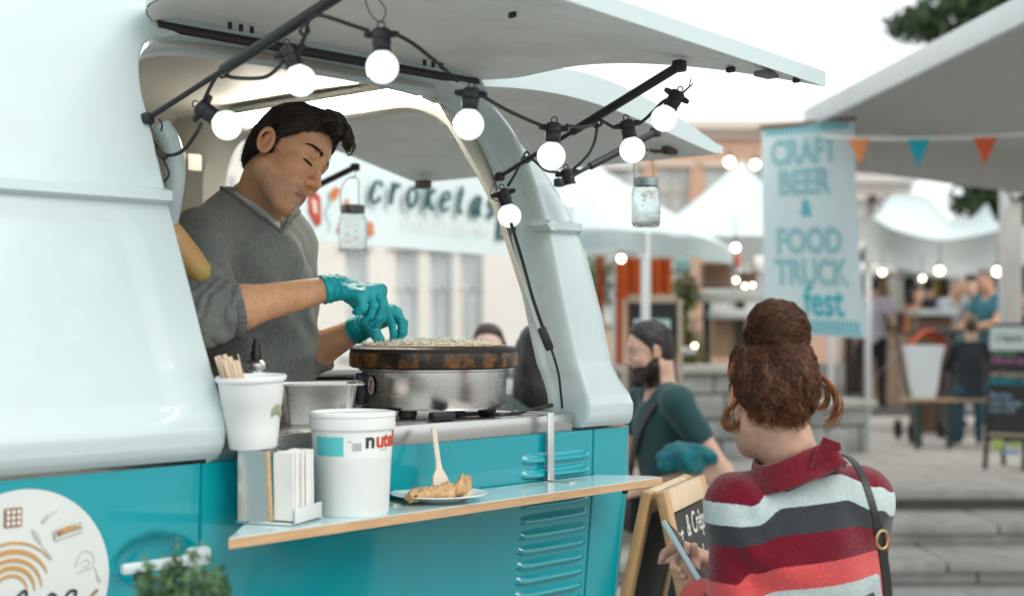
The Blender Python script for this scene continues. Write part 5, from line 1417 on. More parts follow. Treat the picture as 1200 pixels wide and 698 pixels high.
def stripes(v):
    u_ = (v - wT) @ wr_; f_ = (v - wT) @ wf
    sl = sstep((-.118 - u_) / .03) + sstep((u_ - .135) / .03)
    z = v[:, 2] - .09 * u_ * (1 - sl) - .09 * (-.13) * (sl * (u_ < 0)) * 1.0 + .030 * sstep((np.abs(u_) - .06) / .07) * sstep((v[:, 2] - 1.20) / .08)
    z = z + sl * np.clip(1.29 - v[:, 2], 0, .3) * .20 + .012 * np.exp(-((u_ + .112) / .022) ** 2) * sstep((1.34 - v[:, 2]) / .1)
    # forearms: bands run round the arm instead
    for el, wr0, off in ((wElL, wcfL, 1.06), (wElR, wcfR, 1.125)):
        ax = unit(wr0 - el); t = (v - el) @ ax; rad = np.linalg.norm(v - el - t[:, None] * ax, axis=1)
        m = sstep((t - .03) / .04) * (rad < .075) * (f_ > .075)
        z = z * (1 - m) + m * (off - t * .62)
    return np.stack([np.clip((zz0 - z) / (zz0 - zz1), 0, .98)] * 3, 1)
sdf_obj('sweater', wsf, .0042, MS, woman, stripes)
# folded polo collar
M_MAR = mat('maroon_knit', (.155, .006, .018), .95, var=.2, vscale=90, bump=.8, bscale=260, sheen=.35, spec=.2)
cc = W(928, 541, 2.69); cm = axes(math.atan2(wf[1], wf[0]), R(-6), R(15))
g = []
nA = 96
prof_k = [(.054, -.035), (.0545, .0), (.056, .022), (.060, .029), (.065, .026), (.072, .006), (.080, -.014), (.084, -.020), (.082, -.024), (.074, -.012)]
for r, z in prof_k:
    row = []
    for i in range(nA):
        a = 2 * math.pi * i / nA            # 0 = forward
        rib = 1 + .010 * math.cos(i * 2 * math.pi / 3)
        back = .5 - .5 * math.cos(a)         # 1 at the nape
        zc_ = z * (1 + .0 * back) - .018 * (1 - back) + .006 * math.sin(2 * a + 1)
        # the open corner of the collar stands off to the right of the nape
        k = math.exp(-((a - R(222)) / .22) ** 2) if z < .028 and r > .062 else 0
        rr_ = (r * 1.06 + .002) * rib * (1 + .02 * math.sin(3 * a)) + .018 * k
        row.append(cc + cm @ np.array((rr_ * math.cos(a) * .92, rr_ * math.sin(a) * 1.05, zc_ + .010 * k)))
    g.append(row)
m = MB(); m.grid(g, cv=True, flip=False); wmesh(m.build('collar', M_MAR, woman, sharp=180))
flap = [W(965, 512, 2.63), W(985, 519, 2.60), W(986, 527, 2.60), W(972, 532, 2.615), W(950, 548, 2.60), W(956, 530, 2.615)]
m = MB(); m.poly(flap, .006, (.1, .98, .1)); wmesh(m.build('collar_tip', M_MAR, woman))
tf = union([(ell(wT - zz * .55, (.125, .175, .15), wM), .05)] + [(rcone(wlegs[i][0].bb[0] * 0, wlegs[i][0].bb[0] * 0, 0, 0), .01) for i in []] + wlegs)
sdf_obj('trousers', tf, .012, cloth('dark_denim', (.02, .025, .04)), woman, keep=lambda v: v[:, 2] < .80)
# hair pulled up into a curly bun
M_RH = mat('auburn_hair', (.075, .030, .014), .42, var=.45, vscale=55, spec=.5, attr=True)
hcap = union([(ell((-.014, 0, .044), (.106, .084, .090)), .01), (ell((-.055, 0, .000), (.058, .070, .068)), .03)])
bunc = np.array((-.062, .012, .136)); bun = union([(ell(bunc, (.050, .056, .047)), .02), (ell((-.05, 0, .110), (.040, .045, .03)), .01)])
def wh(P):
    x, y, z = P.T
    d = smin(hcap(P) - .006 * vnoise(P * 22, 5) - .003 * vnoise(P * 60, 6), bun(P) - .008 * vnoise(P * 26, 8) - .003 * vnoise(P * 70, 2), .006)
    lim = np.interp(x, [-.12, -.07, -.03, .0, .03, .09], [-.062, -.056, -.030, -.002, .035, .09])
    d = smax(d, lim - z, .012); return smax(d, x - .075, .01)
wh.bb = (np.array((-.15, -.12, -.11)), np.array((.11, .12, .25)))
hcol = lambda Q: np.clip((np.array((.050, .019, .0095))[None] * (.55 + 1.5 * sstep((Q[:, 2] - .02) / .17))[:, None]) * 0 + np.array((.085, .034, .016)) * (1 + .5 * vnoise(Q * 35, 3))[:, None], .01, 1)
vv, qq = surf(wh, .004)
col = hcol(vv)
hair_o = wmesh(mesh_obj('hair', vv * whS @ whM.T + whO, qq, M_RH, woman, sharp=180, col=col))
rng = np.random.RandomState(8)
sv = vv[rng.randint(0, len(vv), 10500)]
headp = sv[np.linalg.norm(sv - bunc, axis=1) > .068][:5600]; bunp = sv[np.linalg.norm(sv - bunc, axis=1) <= .075][:2600]
ph = rng.uniform(0, 6.28, len(headp))
def wdir(P):
    t = (bunc - np.array((0, 0, .04))) - P; t /= np.linalg.norm(t, axis=1)[:, None]
    s_ = np.cross(t, P - np.array((-.01, 0, .04))); s_ /= np.maximum(1e-6, np.linalg.norm(s_, axis=1))[:, None]
    ph2 = 9 * vnoise(P * 18, 4) + ph[:len(P)]
    return t + s_ * (.55 * np.sin(ph2 * .4 + 9 * vnoise(P * 12, 7)))[:, None]
S1 = comb(wh, headp, wdir, 11, .0088, lambda k: .0015 + .005 * math.sin(k * math.pi) ** 2, rng, .16)
ph = rng.uniform(0, 6.28, len(bunp)); axr = unit((.15, .1, 1))
def bdir(P):
    t = np.cross(np.tile(axr, (len(P), 1)), P - bunc); t /= np.maximum(1e-6, np.linalg.norm(t, axis=1))[:, None]
    return t + np.array((0, 0, 1.)) * (.9 * np.sin(6 * vnoise(P * 22, 12) + ph * .5))[:, None]
S2 = comb(wh, bunp, bdir, 11, .0085, lambda k: .002 + .006 * math.sin(k * math.pi) ** 2, rng, .18)
SS_ = np.concatenate([S1, S2]); tw = np.arange(11)
off = np.stack([np.cos(tw[None] * 1.3 + rng.uniform(0, 6.28, (len(SS_), 1))), np.sin(tw[None] * 1.7 + rng.uniform(0, 6.28, (len(SS_), 1))), np.cos(tw[None] * 1.5 + rng.uniform(0, 6.28, (len(SS_), 1)))], -1) * .0012
Sv, Sq = strands_mesh(SS_ + off, np.interp(tw / 10, [0, .2, .7, 1], [.0003, .0006, .00055, .0002]))
tone = np.repeat(np.repeat((rng.uniform(.35, 1.5, len(SS_)) * np.where(rng.rand(len(SS_)) < .12, 1.8, 1.))[:, None], 11, 1), 3, 1).reshape(-1)[:, None] * np.array((.095, .036, .015))
wmesh(mesh_obj('hair_strands', Sv * whS @ whM.T + whO, Sq, M_RH, hair_o, sharp=180, col=tone))
# loose curls beside the ears and at the nape
M_CURL = M_RH
def curl(pts, n, spread, r=.0007, seed=0):
    rg = np.random.RandomState(seed); base = catmull(pts, 7); K = len(base); out = []
    for i in range(n):
        o_ = rg.normal(size=3) * spread; a0 = rg.uniform(0, 6.28); u_ = np.linspace(0, 1, K)[:, None]
        wob = np.stack([np.sin(u_[:, 0] * 7 + a0), np.cos(u_[:, 0] * 6 + a0), np.sin(u_[:, 0] * 8 + 2 * a0)], 1) * spread * .8
        out.append(base + o_ * (.3 + u_) + wob * u_)
    o_ = np.array(out); v, f = strands_mesh(o_, np.interp(np.linspace(0, 1, K), [0, .3, .8, 1], [r, r * 1.2, r, .0003]))
    c_ = np.repeat(rg.uniform(.9, 2.2, n), K * 3)[:, None] * np.array((.16, .062, .022)); return v, f, c_  # orange light on the curls put into their brighter colour
mv_ = []; 
CUR = [([W(869, 462, 2.66), W(862, 472, 2.65), W(853, 480, 2.65), W(848, 492, 2.65), W(853, 502, 2.65), W(862, 500, 2.65), W(862, 492, 2.65)], 34, .003), ([W(868, 455, 2.66), W(860, 470, 2.66), W(855, 485, 2.66), W(850, 500, 2.66)], 14, .004),
       ([W(962, 440, 2.66), W(972, 450, 2.65), W(980, 464, 2.65), W(982, 478, 2.65), W(976, 490, 2.65), W(968, 495, 2.65)], 40, .004), ([W(960, 448, 2.66), W(968, 455, 2.66), W(970, 468, 2.66), W(962, 478, 2.66), W(955, 474, 2.66)], 24, .003),
       ([W(866, 430, 2.64), W(858, 428, 2.64), W(857, 440, 2.64), W(864, 446, 2.64)], 16, .003)]
for i, (p, n_, sp_) in enumerate(CUR):
    v, f, c_ = curl(p, n_, sp_, .00085, i); wmesh(mesh_obj('loose_curl', v, f, M_CURL, hair_o, sharp=180, col=c_))
# short fine hairs at the nape
rg = np.random.RandomState(21); base = vv[(vv[:, 2] < -.03) & (vv[:, 0] < -.04)]; base = base[rg.randint(0, len(base), 420)]; nk_ = []
for b in base:
    L_ = rg.uniform(.008, .022); sd = rg.normal() * .25; c1_ = np.array((.05 + .1 * rg.rand(), sd, -1.)) * L_; nk_.append([b, b + c1_ * .35 + (-.0025, 0, 0), b + c1_ * .7 + (-.001, sd * .006, 0), b + c1_ + (.001, rg.normal() * .006, 0)])
Sv, Sq = strands_mesh(np.array(nk_), np.array((.0006, .0006, .0005, .0002))); wmesh(mesh_obj('nape_hair', Sv * whS @ whM.T + whO, Sq, M_RH, hair_o, sharp=180, col=np.repeat(rg.uniform(.7, 2, len(nk_)), 12)[:, None] * np.array((.13, .052, .02))))
# shoulder bag: strap over the right shoulder
bag = thing('shoulder_bag', 'black shoulder bag whose strap with a brass ring hangs down the striped sweater', 'bag', (*(wT + wr_ * .25)[:2], .78))
M_LEA = mat('black_leather', (.012, .011, .012), .45, var=.2, vscale=30, bump=.2, bscale=120)
sp_ = catmull([wT + wr_ * .072 + zz * .062 + wf * .05, W(992, 532, 2.66), W(1009, 552, 2.585), W(1022, 590, 2.555), W(1030, 625, 2.56), W(1037, 665, 2.58), W(1042, 720, 2.62), W(1046, 800, 2.66)], 6)
# keep the strap on the knit
for _ in range(14):
    dd = wsf(sp_); nn = grad(wsf, sp_); mv_k = np.where(dd < .005, .005 - dd, np.where(dd < .022, (.005 - dd) * .6, 0)); mv_k[int(len(sp_) * .75):] = np.maximum(mv_k[int(len(sp_) * .75):], 0)
    sp_ = sp_ + nn * mv_k[:, None]; sp_[1:-1] = sp_[1:-1] * .5 + (sp_[:-2] + sp_[2:]) * .25
dd = wsf(sp_); sp_ = sp_ + grad(wsf, sp_) * np.maximum(0, .004 - dd)[:, None]
T = np.gradient(sp_, axis=0); T /= np.linalg.norm(T, axis=1)[:, None]; Nn = np.stack([grad(wsf, p[None])[0] for p in sp_]); S_ = np.cross(T, Nn); S_ /= np.linalg.norm(S_, axis=1)[:, None]
wd_ = np.interp(np.linspace(0, 1, len(sp_)), [0, .5, .56, 1], [.0075, .0075, .012, .012])[:, None]
m = MB(); m.grid([sp_ - S_ * wd_, sp_ - S_ * wd_ * .9 + Nn * .003, sp_ + S_ * wd_ * .9 + Nn * .003, sp_ + S_ * wd_, sp_ - Nn * .001], cu=True); wmesh(m.build('strap', M_LEA, bag, sharp=60))
i0 = int(len(sp_) * .60); ctr = sp_[i0] + Nn[i0] * .006
m = MB(); m.tube([ctr + (T[i0] * math.cos(a) * .017 + S_[i0] * math.sin(a) * .014) for a in np.linspace(0, 6.2832, 25)], .0026, 8, cap=False); wmesh(m.build('brass_ring', mat('brass', (.6, .42, .2), .3, metal=1), bag))
m = MB(); m.box(bag.location[:], (.10, .26, .22), np.stack([wr_, wf, zz], 1), bev=.03); wmesh(m.build('bag_body', M_LEA, bag))
# phone in her left hand
pa, pb = W(782, 613, 2.955), W(829, 690, 2.84); px_ = unit(pb - pa); 
phn = thing('phone', 'pale blue edged phone held up in the hand of the striped sweater woman', 'phone', (pa + pb) / 2)
pn = unit(np.cross(px_, np.array((.10, .99, .06)))); pw = np.cross(pn, px_)
Mx = np.stack([px_, pw, pn], 1)
m = MB(); m.box((pa + pb) / 2, (.158, .074, .011), Mx, bev=.003); wmesh(m.build('phone_case', mat('phone_pale_blue', (.42, .60, .64), .35), phn))
m = MB(); m.box((pa + pb) / 2 + pn * .0056, (.150, .067, .0012), Mx); wmesh(m.build('screen', mat('phone_screen', (.03, .035, .04), .08, coat=.5, var=0), phn))

# ================================================================== people beyond the truck
bd = W(785, 470, 5.6)
bm_, info = figure('bearded man in a dark green t-shirt holding a teal jacket beside the truck', (bd[0], 5.6, 0), R(197), H=1.615, res=.007, lean=.09, head=(R(-8), R(2)),
    arms={'L': ((-.15, .25, 1.14), (.20, .14, 1.07)), 'R': ((.06, -.27, 1.15), (.26, -.06, 1.10))}, shirt=(.012, .055, .060), trousers=(.015, .02, .03), hair=(.018, .014, .012), skin=(.58, .37, .28), beard=(.022, .016, .013))
jk = W(803, 536, 5.33)
def jf(P): return ell(jk, (.110, .075, .062))(P) - .016 * vnoise(P * 17, 3) - .008 * vnoise(P * 38, 5) - .006 * np.sin(P[:, 0] * 60 + P[:, 2] * 40 + 3 * vnoise(P * 10, 5))
jf.bb = (jk - .16, jk + .16)
v, q = surf(jf, .006); tag(mesh_obj('folded_jacket', v, q, cloth('teal_padding', (.0, .115, .14)), sharp=180), 'puffy teal jacket rolled over the forearm of the bearded man', 'jacket')
bs = thing('crossbody_bag', 'dark crossbody strap worn over the dark green t-shirt', 'bag', info['B'](.1, -.1, .95))
bpz = [info['B'](*p) for p in ((-.03, .10, 1.50), (.05, .105, 1.44), (.115, .06, 1.33), (.135, .0, 1.22), (.13, -.08, 1.10), (.10, -.16, 1.0))]
sp_ = catmull(bpz, 5); sfac = np.array([.55, .8, 1]); m = MB(); Td = np.gradient(sp_, axis=0); Td /= np.linalg.norm(Td, axis=1)[:, None]; fwd = axes(R(197), 0)[:, 0]; sd_ = np.cross(Td, fwd); sd_ /= np.linalg.norm(sd_, axis=1)[:, None]
m.grid([sp_ - sd_ * .02, sp_ - sd_ * .02 + fwd * .006, sp_ + sd_ * .02 + fwd * .006, sp_ + sd_ * .02], cu=True); wmesh(m.build('strap', M_LEA, bs))
m = MB(); m.box(info['B'](.10, -.19, .93), (.10, .20, .16), axes(R(197), 0), bev=.03); wmesh(m.build('bag_body', M_LEA, bs))

p = W(622, 460, 4.95); figure('person with a dark smooth bob in a grey green hoodie behind the rear counter', (p[0] + .02, 4.95, 0), R(80), H=1.60, res=.009, shirt=(.12, .15, .125), sleeve='long', trousers=(.03, .03, .04), hair=(.016, .013, .014), hair_len=.16, female=True, head=(R(10), R(4)))
p = W(573, 400, 6.3); figure('dark haired woman facing the truck, her face just above the griddle', (p[0], 6.3, 0), R(-95), H=1.60, res=.012, shirt=(.40, .42, .42), sleeve='long', trousers=(.03, .03, .04), hair=(.035, .018, .012), hair_len=.10, female=True, skin=(.60, .42, .35))
# ================================================================== ground, terrace, steps
M_PAVE = mat('paving_stone', (.38, .375, .36), .85, var=.22, vscale=7, bump=.3, bscale=60, dirt=.35, dirtcol=(.16, .15, .13), dscale=5)
M_STONE = mat('step_stone', (.42, .41, .375), .85, var=.2, vscale=5, bump=.35, bscale=45, dirt=.5, dirtcol=(.15, .15, .13), dscale=4)
M_JOINT = mat('stone_joint', (.10, .095, .085), .95, var=.2)
M_TERR = mat('terrace_slab', (.46, .42, .38), .85, var=.16, vscale=6, bump=.25, bscale=50, dirt=.3, dirtcol=(.2, .18, .16), dscale=4)
gr = MB().poly([(-600, -200, -.004), (600, -200, -.004), (600, 900, -.004), (-600, 900, -.004)]).build('ground', mat('ground_stone', (.36, .35, .335), .9, var=.2, vscale=2)); struct(gr)
def slab_grid(parent, name, mt, xs, ys, z, th, gap, seed, stagger=True, M=None):
    rg = random.Random(seed); base = {}
    for j in range(len(ys) - 1):
        sh = (xs[1] - xs[0]) * .5 * (j % 2) if stagger else 0
        for i in range(len(xs) - 1):
            sx, sy = xs[i + 1] - xs[i] - gap, ys[j + 1] - ys[j] - gap; key = (round(sx, 3), round(sy, 3))
            if key not in base: o = MB().box((0, 0, 0), (sx, sy, th), bev=.008).build(name, mt, parent); base[key] = o
            else: o = base[key].copy(); C.objects.link(o); o.parent = parent
            o.location = ((xs[i] + xs[i + 1]) / 2 + sh, (ys[j] + ys[j + 1]) / 2, z - th / 2 + rg.uniform(-.003, .003)); o.rotation_euler = (rg.uniform(-.004, .004), rg.uniform(-.004, .004), 0)
slab_grid(gr, 'paving_slab', M_PAVE, list(np.arange(.3, 4.6, .6)), list(np.arange(4.5, 8.9, .45)), .03, .034, .008, 1)
ter = MB().box((20, 60.2, .19), (60, 100, .44)).build('terrace', M_JOINT); struct(ter)
slab_grid(ter, 'terrace_slab', M_TERR, list(np.arange(-1.2, 6.8, .62)), list(np.arange(10.62, 18.5, .62)), .42 + .012, .03, .009, 2)
steps = MB().box((2.6, 9.75, .06), (9.6, .9, .10)).box((2.6, 9.9, .19), (9.6, .6, .14)).build('steps', M_JOINT); struct(steps)
def step_row(y0, y1, ztop, th, seed):
    rg = random.Random(seed); x = -2.2
    while x < 7.2:
        w_ = rg.choice((1.05, 1.25, 1.4)); o = MB().box((x + w_ / 2, (y0 + y1) / 2, ztop - th / 2 + rg.uniform(-.003, .003)), (w_ - .012, y1 - y0, th), bev=.02).build('step_slab', M_STONE, steps)
        o2 = MB().box((x + w_ / 2 + .2, y0 + .16, ztop - th - .035), (w_ - .014, .22, .072), bev=.008).build('riser_stone', M_STONE, steps); x += w_
step_row(8.80, 9.52, .145, .075, 3); step_row(9.48, 10.22, .285, .075, 5); step_row(10.17, 10.62, .430, .075, 8)

# rough stone planter wall left of the steps
wall = thing('stone_wall', 'rough grey stone planter wall beside the steps behind the bearded man', 'wall', (1.2, 12.2, .42))
M_BLK = mat('wall_stone', (.33, .34, .325), .9, var=.3, vscale=4, bump=.5, bscale=25, dirt=.5, dirtcol=(.13, .14, .11), dscale=3)
rg = random.Random(4)
def wall_run(p0, p1, zb, zt, th):
    p0 = np.array(p0); p1 = np.array(p1); Lr = np.linalg.norm(p1 - p0); x = (p1 - p0) / Lr; zc = zb; Mx = np.stack([np.append(x, 0), np.array((-x[1], x[0], 0)), zz], 1)
    MB().box(np.append((p0 + p1) / 2, (zb + zt) / 2), (Lr - .04, th - .06, zt - zb - .02), Mx)
    core = MB().box(np.append((p0 + p1) / 2, (zb + zt) / 2), (Lr - .04, th - .06, zt - zb - .02), Mx).build('mortar', M_JOINT, wall); wmesh(core)
    while zc < zt - .05:
        h = min(rg.choice((.18, .22, .26)), zt - zc); u = -rg.uniform(0, .2)
        while u < Lr:
            w_ = rg.choice((.28, .36, .45)); a, b = max(0, u), min(Lr, u + w_)
            if b - a > .06:
                c = p0 + x * (a + b) / 2; wmesh(MB().box(np.append(c, zc + h / 2) + np.append(np.array((x[1], -x[0])) * rg.uniform(0, .02), 0), (b - a - .015, th, h - .015), Mx, bev=.02).build('stone', M_BLK, wall))
            u += w_
        zc += h
wall_run((-.2, 12.0), (2.05, 12.6), .42, 1.18, .36); wall_run((2.05, 12.75), (3.2, 13.2), .42, .85, .40)
wmesh(MB().bar((-.25, 11.98, 1.215), (2.1, 12.6, 1.215), .46, .07, bev=.015).build('coping', M_STONE, wall)); wmesh(MB().bar((2.0, 12.72, .88), (3.25, 13.2, .88), .50, .07, bev=.015).build('coping', M_STONE, wall))

# ================================================================== foliage
M_LEAF = mat('leaf_green', rough=.5, attr=True, var=.15, vscale=8, spec=.4)
M_BARK = mat('bark', (.09, .07, .05), .9, var=.3, vscale=20, stretch=(4, 4, 1), bump=.6, bscale=40)
def leaf_cloud(P, size, rng, cols, up=.3):
    """small bent leaves at points P"""
    N = len(P); d = rng.normal(size=(N, 3)); d[:, 2] -= up; d /= np.linalg.norm(d, axis=1)[:, None]
    s = np.cross(d, rng.normal(size=(N, 3))); s /= np.linalg.norm(s, axis=1)[:, None]; n = np.cross(d, s); sz = size * rng.uniform(.6, 1.3, (N, 1))
    v = np.stack([P - d * sz, P + s * sz * .42 - d * sz * .2 + n * sz * .12, P + s * sz * .36 + d * sz * .35 + n * sz * .1, P + d * sz, P - s * sz * .36 + d * sz * .35 + n * sz * .1, P - s * sz * .42 - d * sz * .2 + n * sz * .12], 1).reshape(-1, 3)
    i = np.arange(N)[:, None] * 6
    f = np.concatenate([i + np.array([[0, 1, 2, 3]]), i + np.array([[0, 3, 4, 5]])])
    c = np.asarray(cols)[rng.randint(0, len(cols), N)] * rng.uniform(.7, 1.3, (N, 1)); return v, f, np.repeat(c, 6, 0)
GREENS = [(.022, .050, .018), (.035, .075, .022), (.05, .095, .028), (.03, .06, .03), (.07, .11, .03)]
def tree(label, x, y, h, crown_c, crown_r, n, leaf, seed, z0=.42):
    rng = np.random.RandomState(seed); t = thing('tree', label, 'tree', (x, y, z0), 0, None)
    tr = MB(); base = np.array((x, y, z0)); top = np.array((x + .2, y, crown_c[2] + .3 * crown_r[2])); tr.tube(catmull([base, base * .6 + top * .4 + (.12, .05, 0), top], 5), np.linspace(.22, .07, 11), 10)
    cl = []
    for i in range(85):
        a = rng.normal(size=3); a /= np.linalg.norm(a); p = np.array(crown_c) + a * np.array(crown_r) * rng.uniform(.35, 1.0); cl.append((p, rng.uniform(.22, .42) * min(crown_r)))
        if i < 22:
            s = base * .35 + top * .65 + (0, 0, rng.uniform(-.8, .6)); tr.tube(catmull([s, (s + p) / 2 + rng.normal(size=3) * .2, p], 4), np.linspace(.06, .012, 9), 6)
    wmesh(tr.build('trunk', M_BARK, t)); P = []
    for p, r in cl:
        k = n // len(cl); q = rng.normal(size=(k, 3)); q /= np.linalg.norm(q, axis=1)[:, None]; P.append(p + q * r * rng.uniform(.3, 1.05, (k, 1)) * (1, 1, .7))
    v, f, c = leaf_cloud(np.concatenate(P), leaf, rng, GREENS); o = wmesh(mesh_obj('crown', v, f, M_LEAF, t, sharp=180, col=c)); return t
tree('leafy green tree rising above the near grey canopy', 7.5, 21.5, 9, (7.75, 21, 6.0), (1.9, 1.7, 2.3), 26000, .075, 3)
tree('leafy tree seen between the grey canopy and the sagging market tents', 13.3, 34, 8, (12.6, 33.5, 4.6), (2.0, 2.0, 1.8), 9000, .12, 6)
def bush(label, p, r, n, seed, leaf=.035, cols=GREENS):
    rng = np.random.RandomState(seed); t = thing('shrub', label, 'shrub', p); q = rng.normal(size=(n, 3)); q /= np.linalg.norm(q, axis=1)[:, None]; P = np.array(p) + np.array((0, 0, r[2])) + q * np.array(r) * rng.uniform(.4, 1.05, (n, 1))
    v, f, c = leaf_cloud(P, leaf, rng, cols); wmesh(mesh_obj('foliage', v, f, M_LEAF, t, sharp=180, col=c)); m = MB()
    for i in range(9): a = i * .7; m.tube([np.array(p), np.array(p) + (r[0] * .5 * math.cos(a), r[1] * .5 * math.sin(a), r[2] * 1.3)], .012, 5)
    wmesh(m.build('stem', M_BARK, t))
p = Wz(865, 590, .03); bush('dark green shrub low behind the shoulder of the striped sweater', (1.42, 9.2 - .9, .0), (.42, .36, .36), 1500, 2)
# potted shrub before the truck door
rng = np.random.RandomState(12); pc = W(215, 700, 1.92)
pot = thing('potted_plant', 'small leafy green potted plant in front of the teal truck door', 'plant', (pc[0], pc[1], 0))
m = MB(); m.lathe([(0, 0), (.17, 0), (.16, .06), (.05, .10), (.05, .62), (.12, .66), (.13, .84), (.16, 1.07), (.165, 1.09), (.15, 1.09), (.14, 1.02), (0, 1.02)], 28, (pc[0], pc[1] + .02, 0)); wmesh(m.build('pot', mat('terracotta', (.30, .13, .07), .85, var=.15, bump=.2), pot))
st = MB(); P = []; PG = [(.03, .08, .035), (.05, .12, .05), (.075, .16, .07), (.10, .19, .10), (.13, .22, .10)]
for i in range(46):
    a = rng.uniform(0, 6.28); r = rng.uniform(.2, 1) ** .6; tip = np.array((pc[0] + .062 * r * math.cos(a) * 1.05, pc[1] + .055 * r * math.sin(a), 1.262 + .052 * (1 - r * r) + rng.uniform(-.028, .020)))
    s = np.array((pc[0] + .03 * math.cos(a), pc[1] + .03 * math.sin(a), 1.03)); c_ = catmull([s, (s + tip) / 2 + (.012 * math.cos(a), .012 * math.sin(a), .02), tip], 8); st.tube(c_, np.linspace(.0016, .0007, len(c_)), 5)
    for k in range(6, len(c_)):
        for _ in range(3): P.append(c_[k] + rng.normal(size=3) * .006)
P = np.array(P); v, f, c = leaf_cloud(P, .0085, rng, PG, up=-.4); wmesh(st.build('stem', mat('green_stem', (.08, .12, .04), .7), pot)); wmesh(mesh_obj('foliage', v, f, M_LEAF, pot, sharp=180, col=c))

# ================================================================== buildings
def building(name, label, x0, x1, y, z1, wall_m, win, cat='building', roof=None, depth=8, frame_m=None, cornice=True, z0=.42):
    """facade facing us at distance y; win: (px-like) list of (xc, zc, w, h, arched)"""
    t = thing(name, label, cat, ((x0 + x1) / 2, y + depth / 2, z0)); frame_m = frame_m or mat('window_frame_white', (.7, .7, .68), .6)
    xs = sorted(set([x0, x1] + [w_[0] - w_[2] / 2 for w_ in win] + [w_[0] + w_[2] / 2 for w_ in win])); zs_ = sorted(set([z0, z1] + [w_[1] - w_[3] / 2 for w_ in win] + [w_[1] + w_[3] / 2 for w_ in win]))
    m = MB()
    for a, b in zip(xs[:-1], xs[1:]):
        for c, d in zip(zs_[:-1], zs_[1:]):
            if any(abs((a + b) / 2 - w_[0]) < w_[2] / 2 and abs((c + d) / 2 - w_[1]) < w_[3] / 2 for w_ in win): continue
            m.add([(a, y, c), (b, y, c), (b, y, d), (a, y, d)], [[0, 1, 2, 3]])
    m.box((x0 + .1, y + depth / 2, (z0 + z1) / 2), (.2, depth - .02, z1 - z0 - .02)); m.box((x1 - .1, y + depth / 2, (z0 + z1) / 2), (.2, depth - .02, z1 - z0 - .02)); m.box(((x0 + x1) / 2, y + depth, (z0 + z1) / 2), (x1 - x0, .2, z1 - z0))
    for w_ in win:
        a, b, c, d = w_[0] - w_[2] / 2, w_[0] + w_[2] / 2, w_[1] - w_[3] / 2, w_[1] + w_[3] / 2
        m.add([(a, y, c), (b, y, c), (b, y, d), (a, y, d), (a, y + .22, c), (b, y + .22, c), (b, y + .22, d), (a, y + .22, d)], [[0, 4, 5, 1], [1, 5, 6, 2], [2, 6, 7, 3], [3, 7, 4, 0]])
    wmesh(m.build('wall', wall_m, t, smooth=False))
    for w_ in win:
        a, b, c, d = w_[0] - w_[2] / 2, w_[0] + w_[2] / 2, w_[1] - w_[3] / 2, w_[1] + w_[3] / 2; m = MB()
        for q0, q1 in (((a, c), (a, d)), ((b, c), (b, d)), ((a, c), (b, c)), ((a, d), (b, d)), (((a + b) / 2, c), ((a + b) / 2, d)), ((a, c + (d - c) * .62), (b, c + (d - c) * .62))):
            m.box(((q0[0] + q1[0]) / 2, y + .18, (q0[1] + q1[1]) / 2), (max(.07, q1[0] - q0[0]), .06, max(.07, q1[1] - q0[1])))
        m.box(((a + b) / 2, y - .04, c - .06), (b - a + .2, .16, .10)); m.box(((a + b) / 2, y - .03, d + .09), (b - a + .24, .10, .14))
        fo = wmesh(m.build('window', frame_m, t, smooth=False)); wmesh(MB().box(((a + b) / 2, y + .21, (c + d) / 2), (b - a - .02, .012, d - c - .02)).build('pane', mat('window_glass_blue', (.62, .68, .68), .08, metal=.2, var=.1, vscale=.8), fo))
    if cornice: wmesh(MB().box(((x0 + x1) / 2, y - .12, z1 - .14), (x1 - x0 + .3, .34, .26)).box(((x0 + x1) / 2, y - .05, z1 - .42), (x1 - x0 + .1, .16, .14)).build('cornice', frame_m, t, smooth=False))
    if roof is not None:
        zr = z1 + .01; m = MB(); m.add([(x0 - .3, y - .3, zr), (x1 + .3, y - .3, zr), (x1 + .3, y + depth + .3, zr), (x0 - .3, y + depth + .3, zr), (x0 + 1, y + depth / 2, zr + roof[0]), (x1 - 1, y + depth / 2, zr + roof[0])], [[0, 1, 5, 4], [2, 3, 4, 5], [1, 2, 5], [3, 0, 4], [3, 2, 1, 0]]); wmesh(m.build('roof', roof[1], t, smooth=False))
    return t
M_BEIGE = mat('beige_render', (.88, .83, .76), .85, var=.06, vscale=.8); M_TERRA = mat('salmon_render', (.62, .40, .30), .85, var=.1, vscale=.6); M_WHR = mat('white_render', (.82, .78, .72), .85, var=.06, vscale=.7)
wn_ = [(W(px, 0, 29)[0], z, 1.0, 2.1, 1) for px in (418, 477, 517, 553) for z in (2.05,)] + [(W(px, 0, 29)[0], 5.4, 1.0, 1.9, 1) for px in (418, 477, 517, 553, 340, 610)] + [(W(340, 0, 29)[0], 2.05, 1.0, 2.1, 1)]
wn_ = [(x, z, .46 if z < 4 else .6, h, a) for x, z, w_, h, a in wn_]
building('town_house', 'pale beige town house with tall windows seen through the truck opening', W(250, 0, 29)[0], W(598, 0, 29)[0], 29, 7.2, M_BEIGE, wn_, roof=(2.5, mat('roof_tile_red', (.30, .12, .07), .9, var=.2, vscale=3)))
building('ochre_house', 'ochre painted house next to the pale beige town house', W(606, 0, 31)[0], W(735, 0, 31)[0], 31, 5.2, mat('ochre_render', (.62, .50, .34), .85, var=.08, vscale=.8), [(W(650, 0, 31)[0], 2.6, .8, 1.8, 0), (W(700, 0, 31)[0], 2.6, .8, 1.8, 0)], roof=(2., mat('roof_tile_red', (.3, .12, .07), .9)))
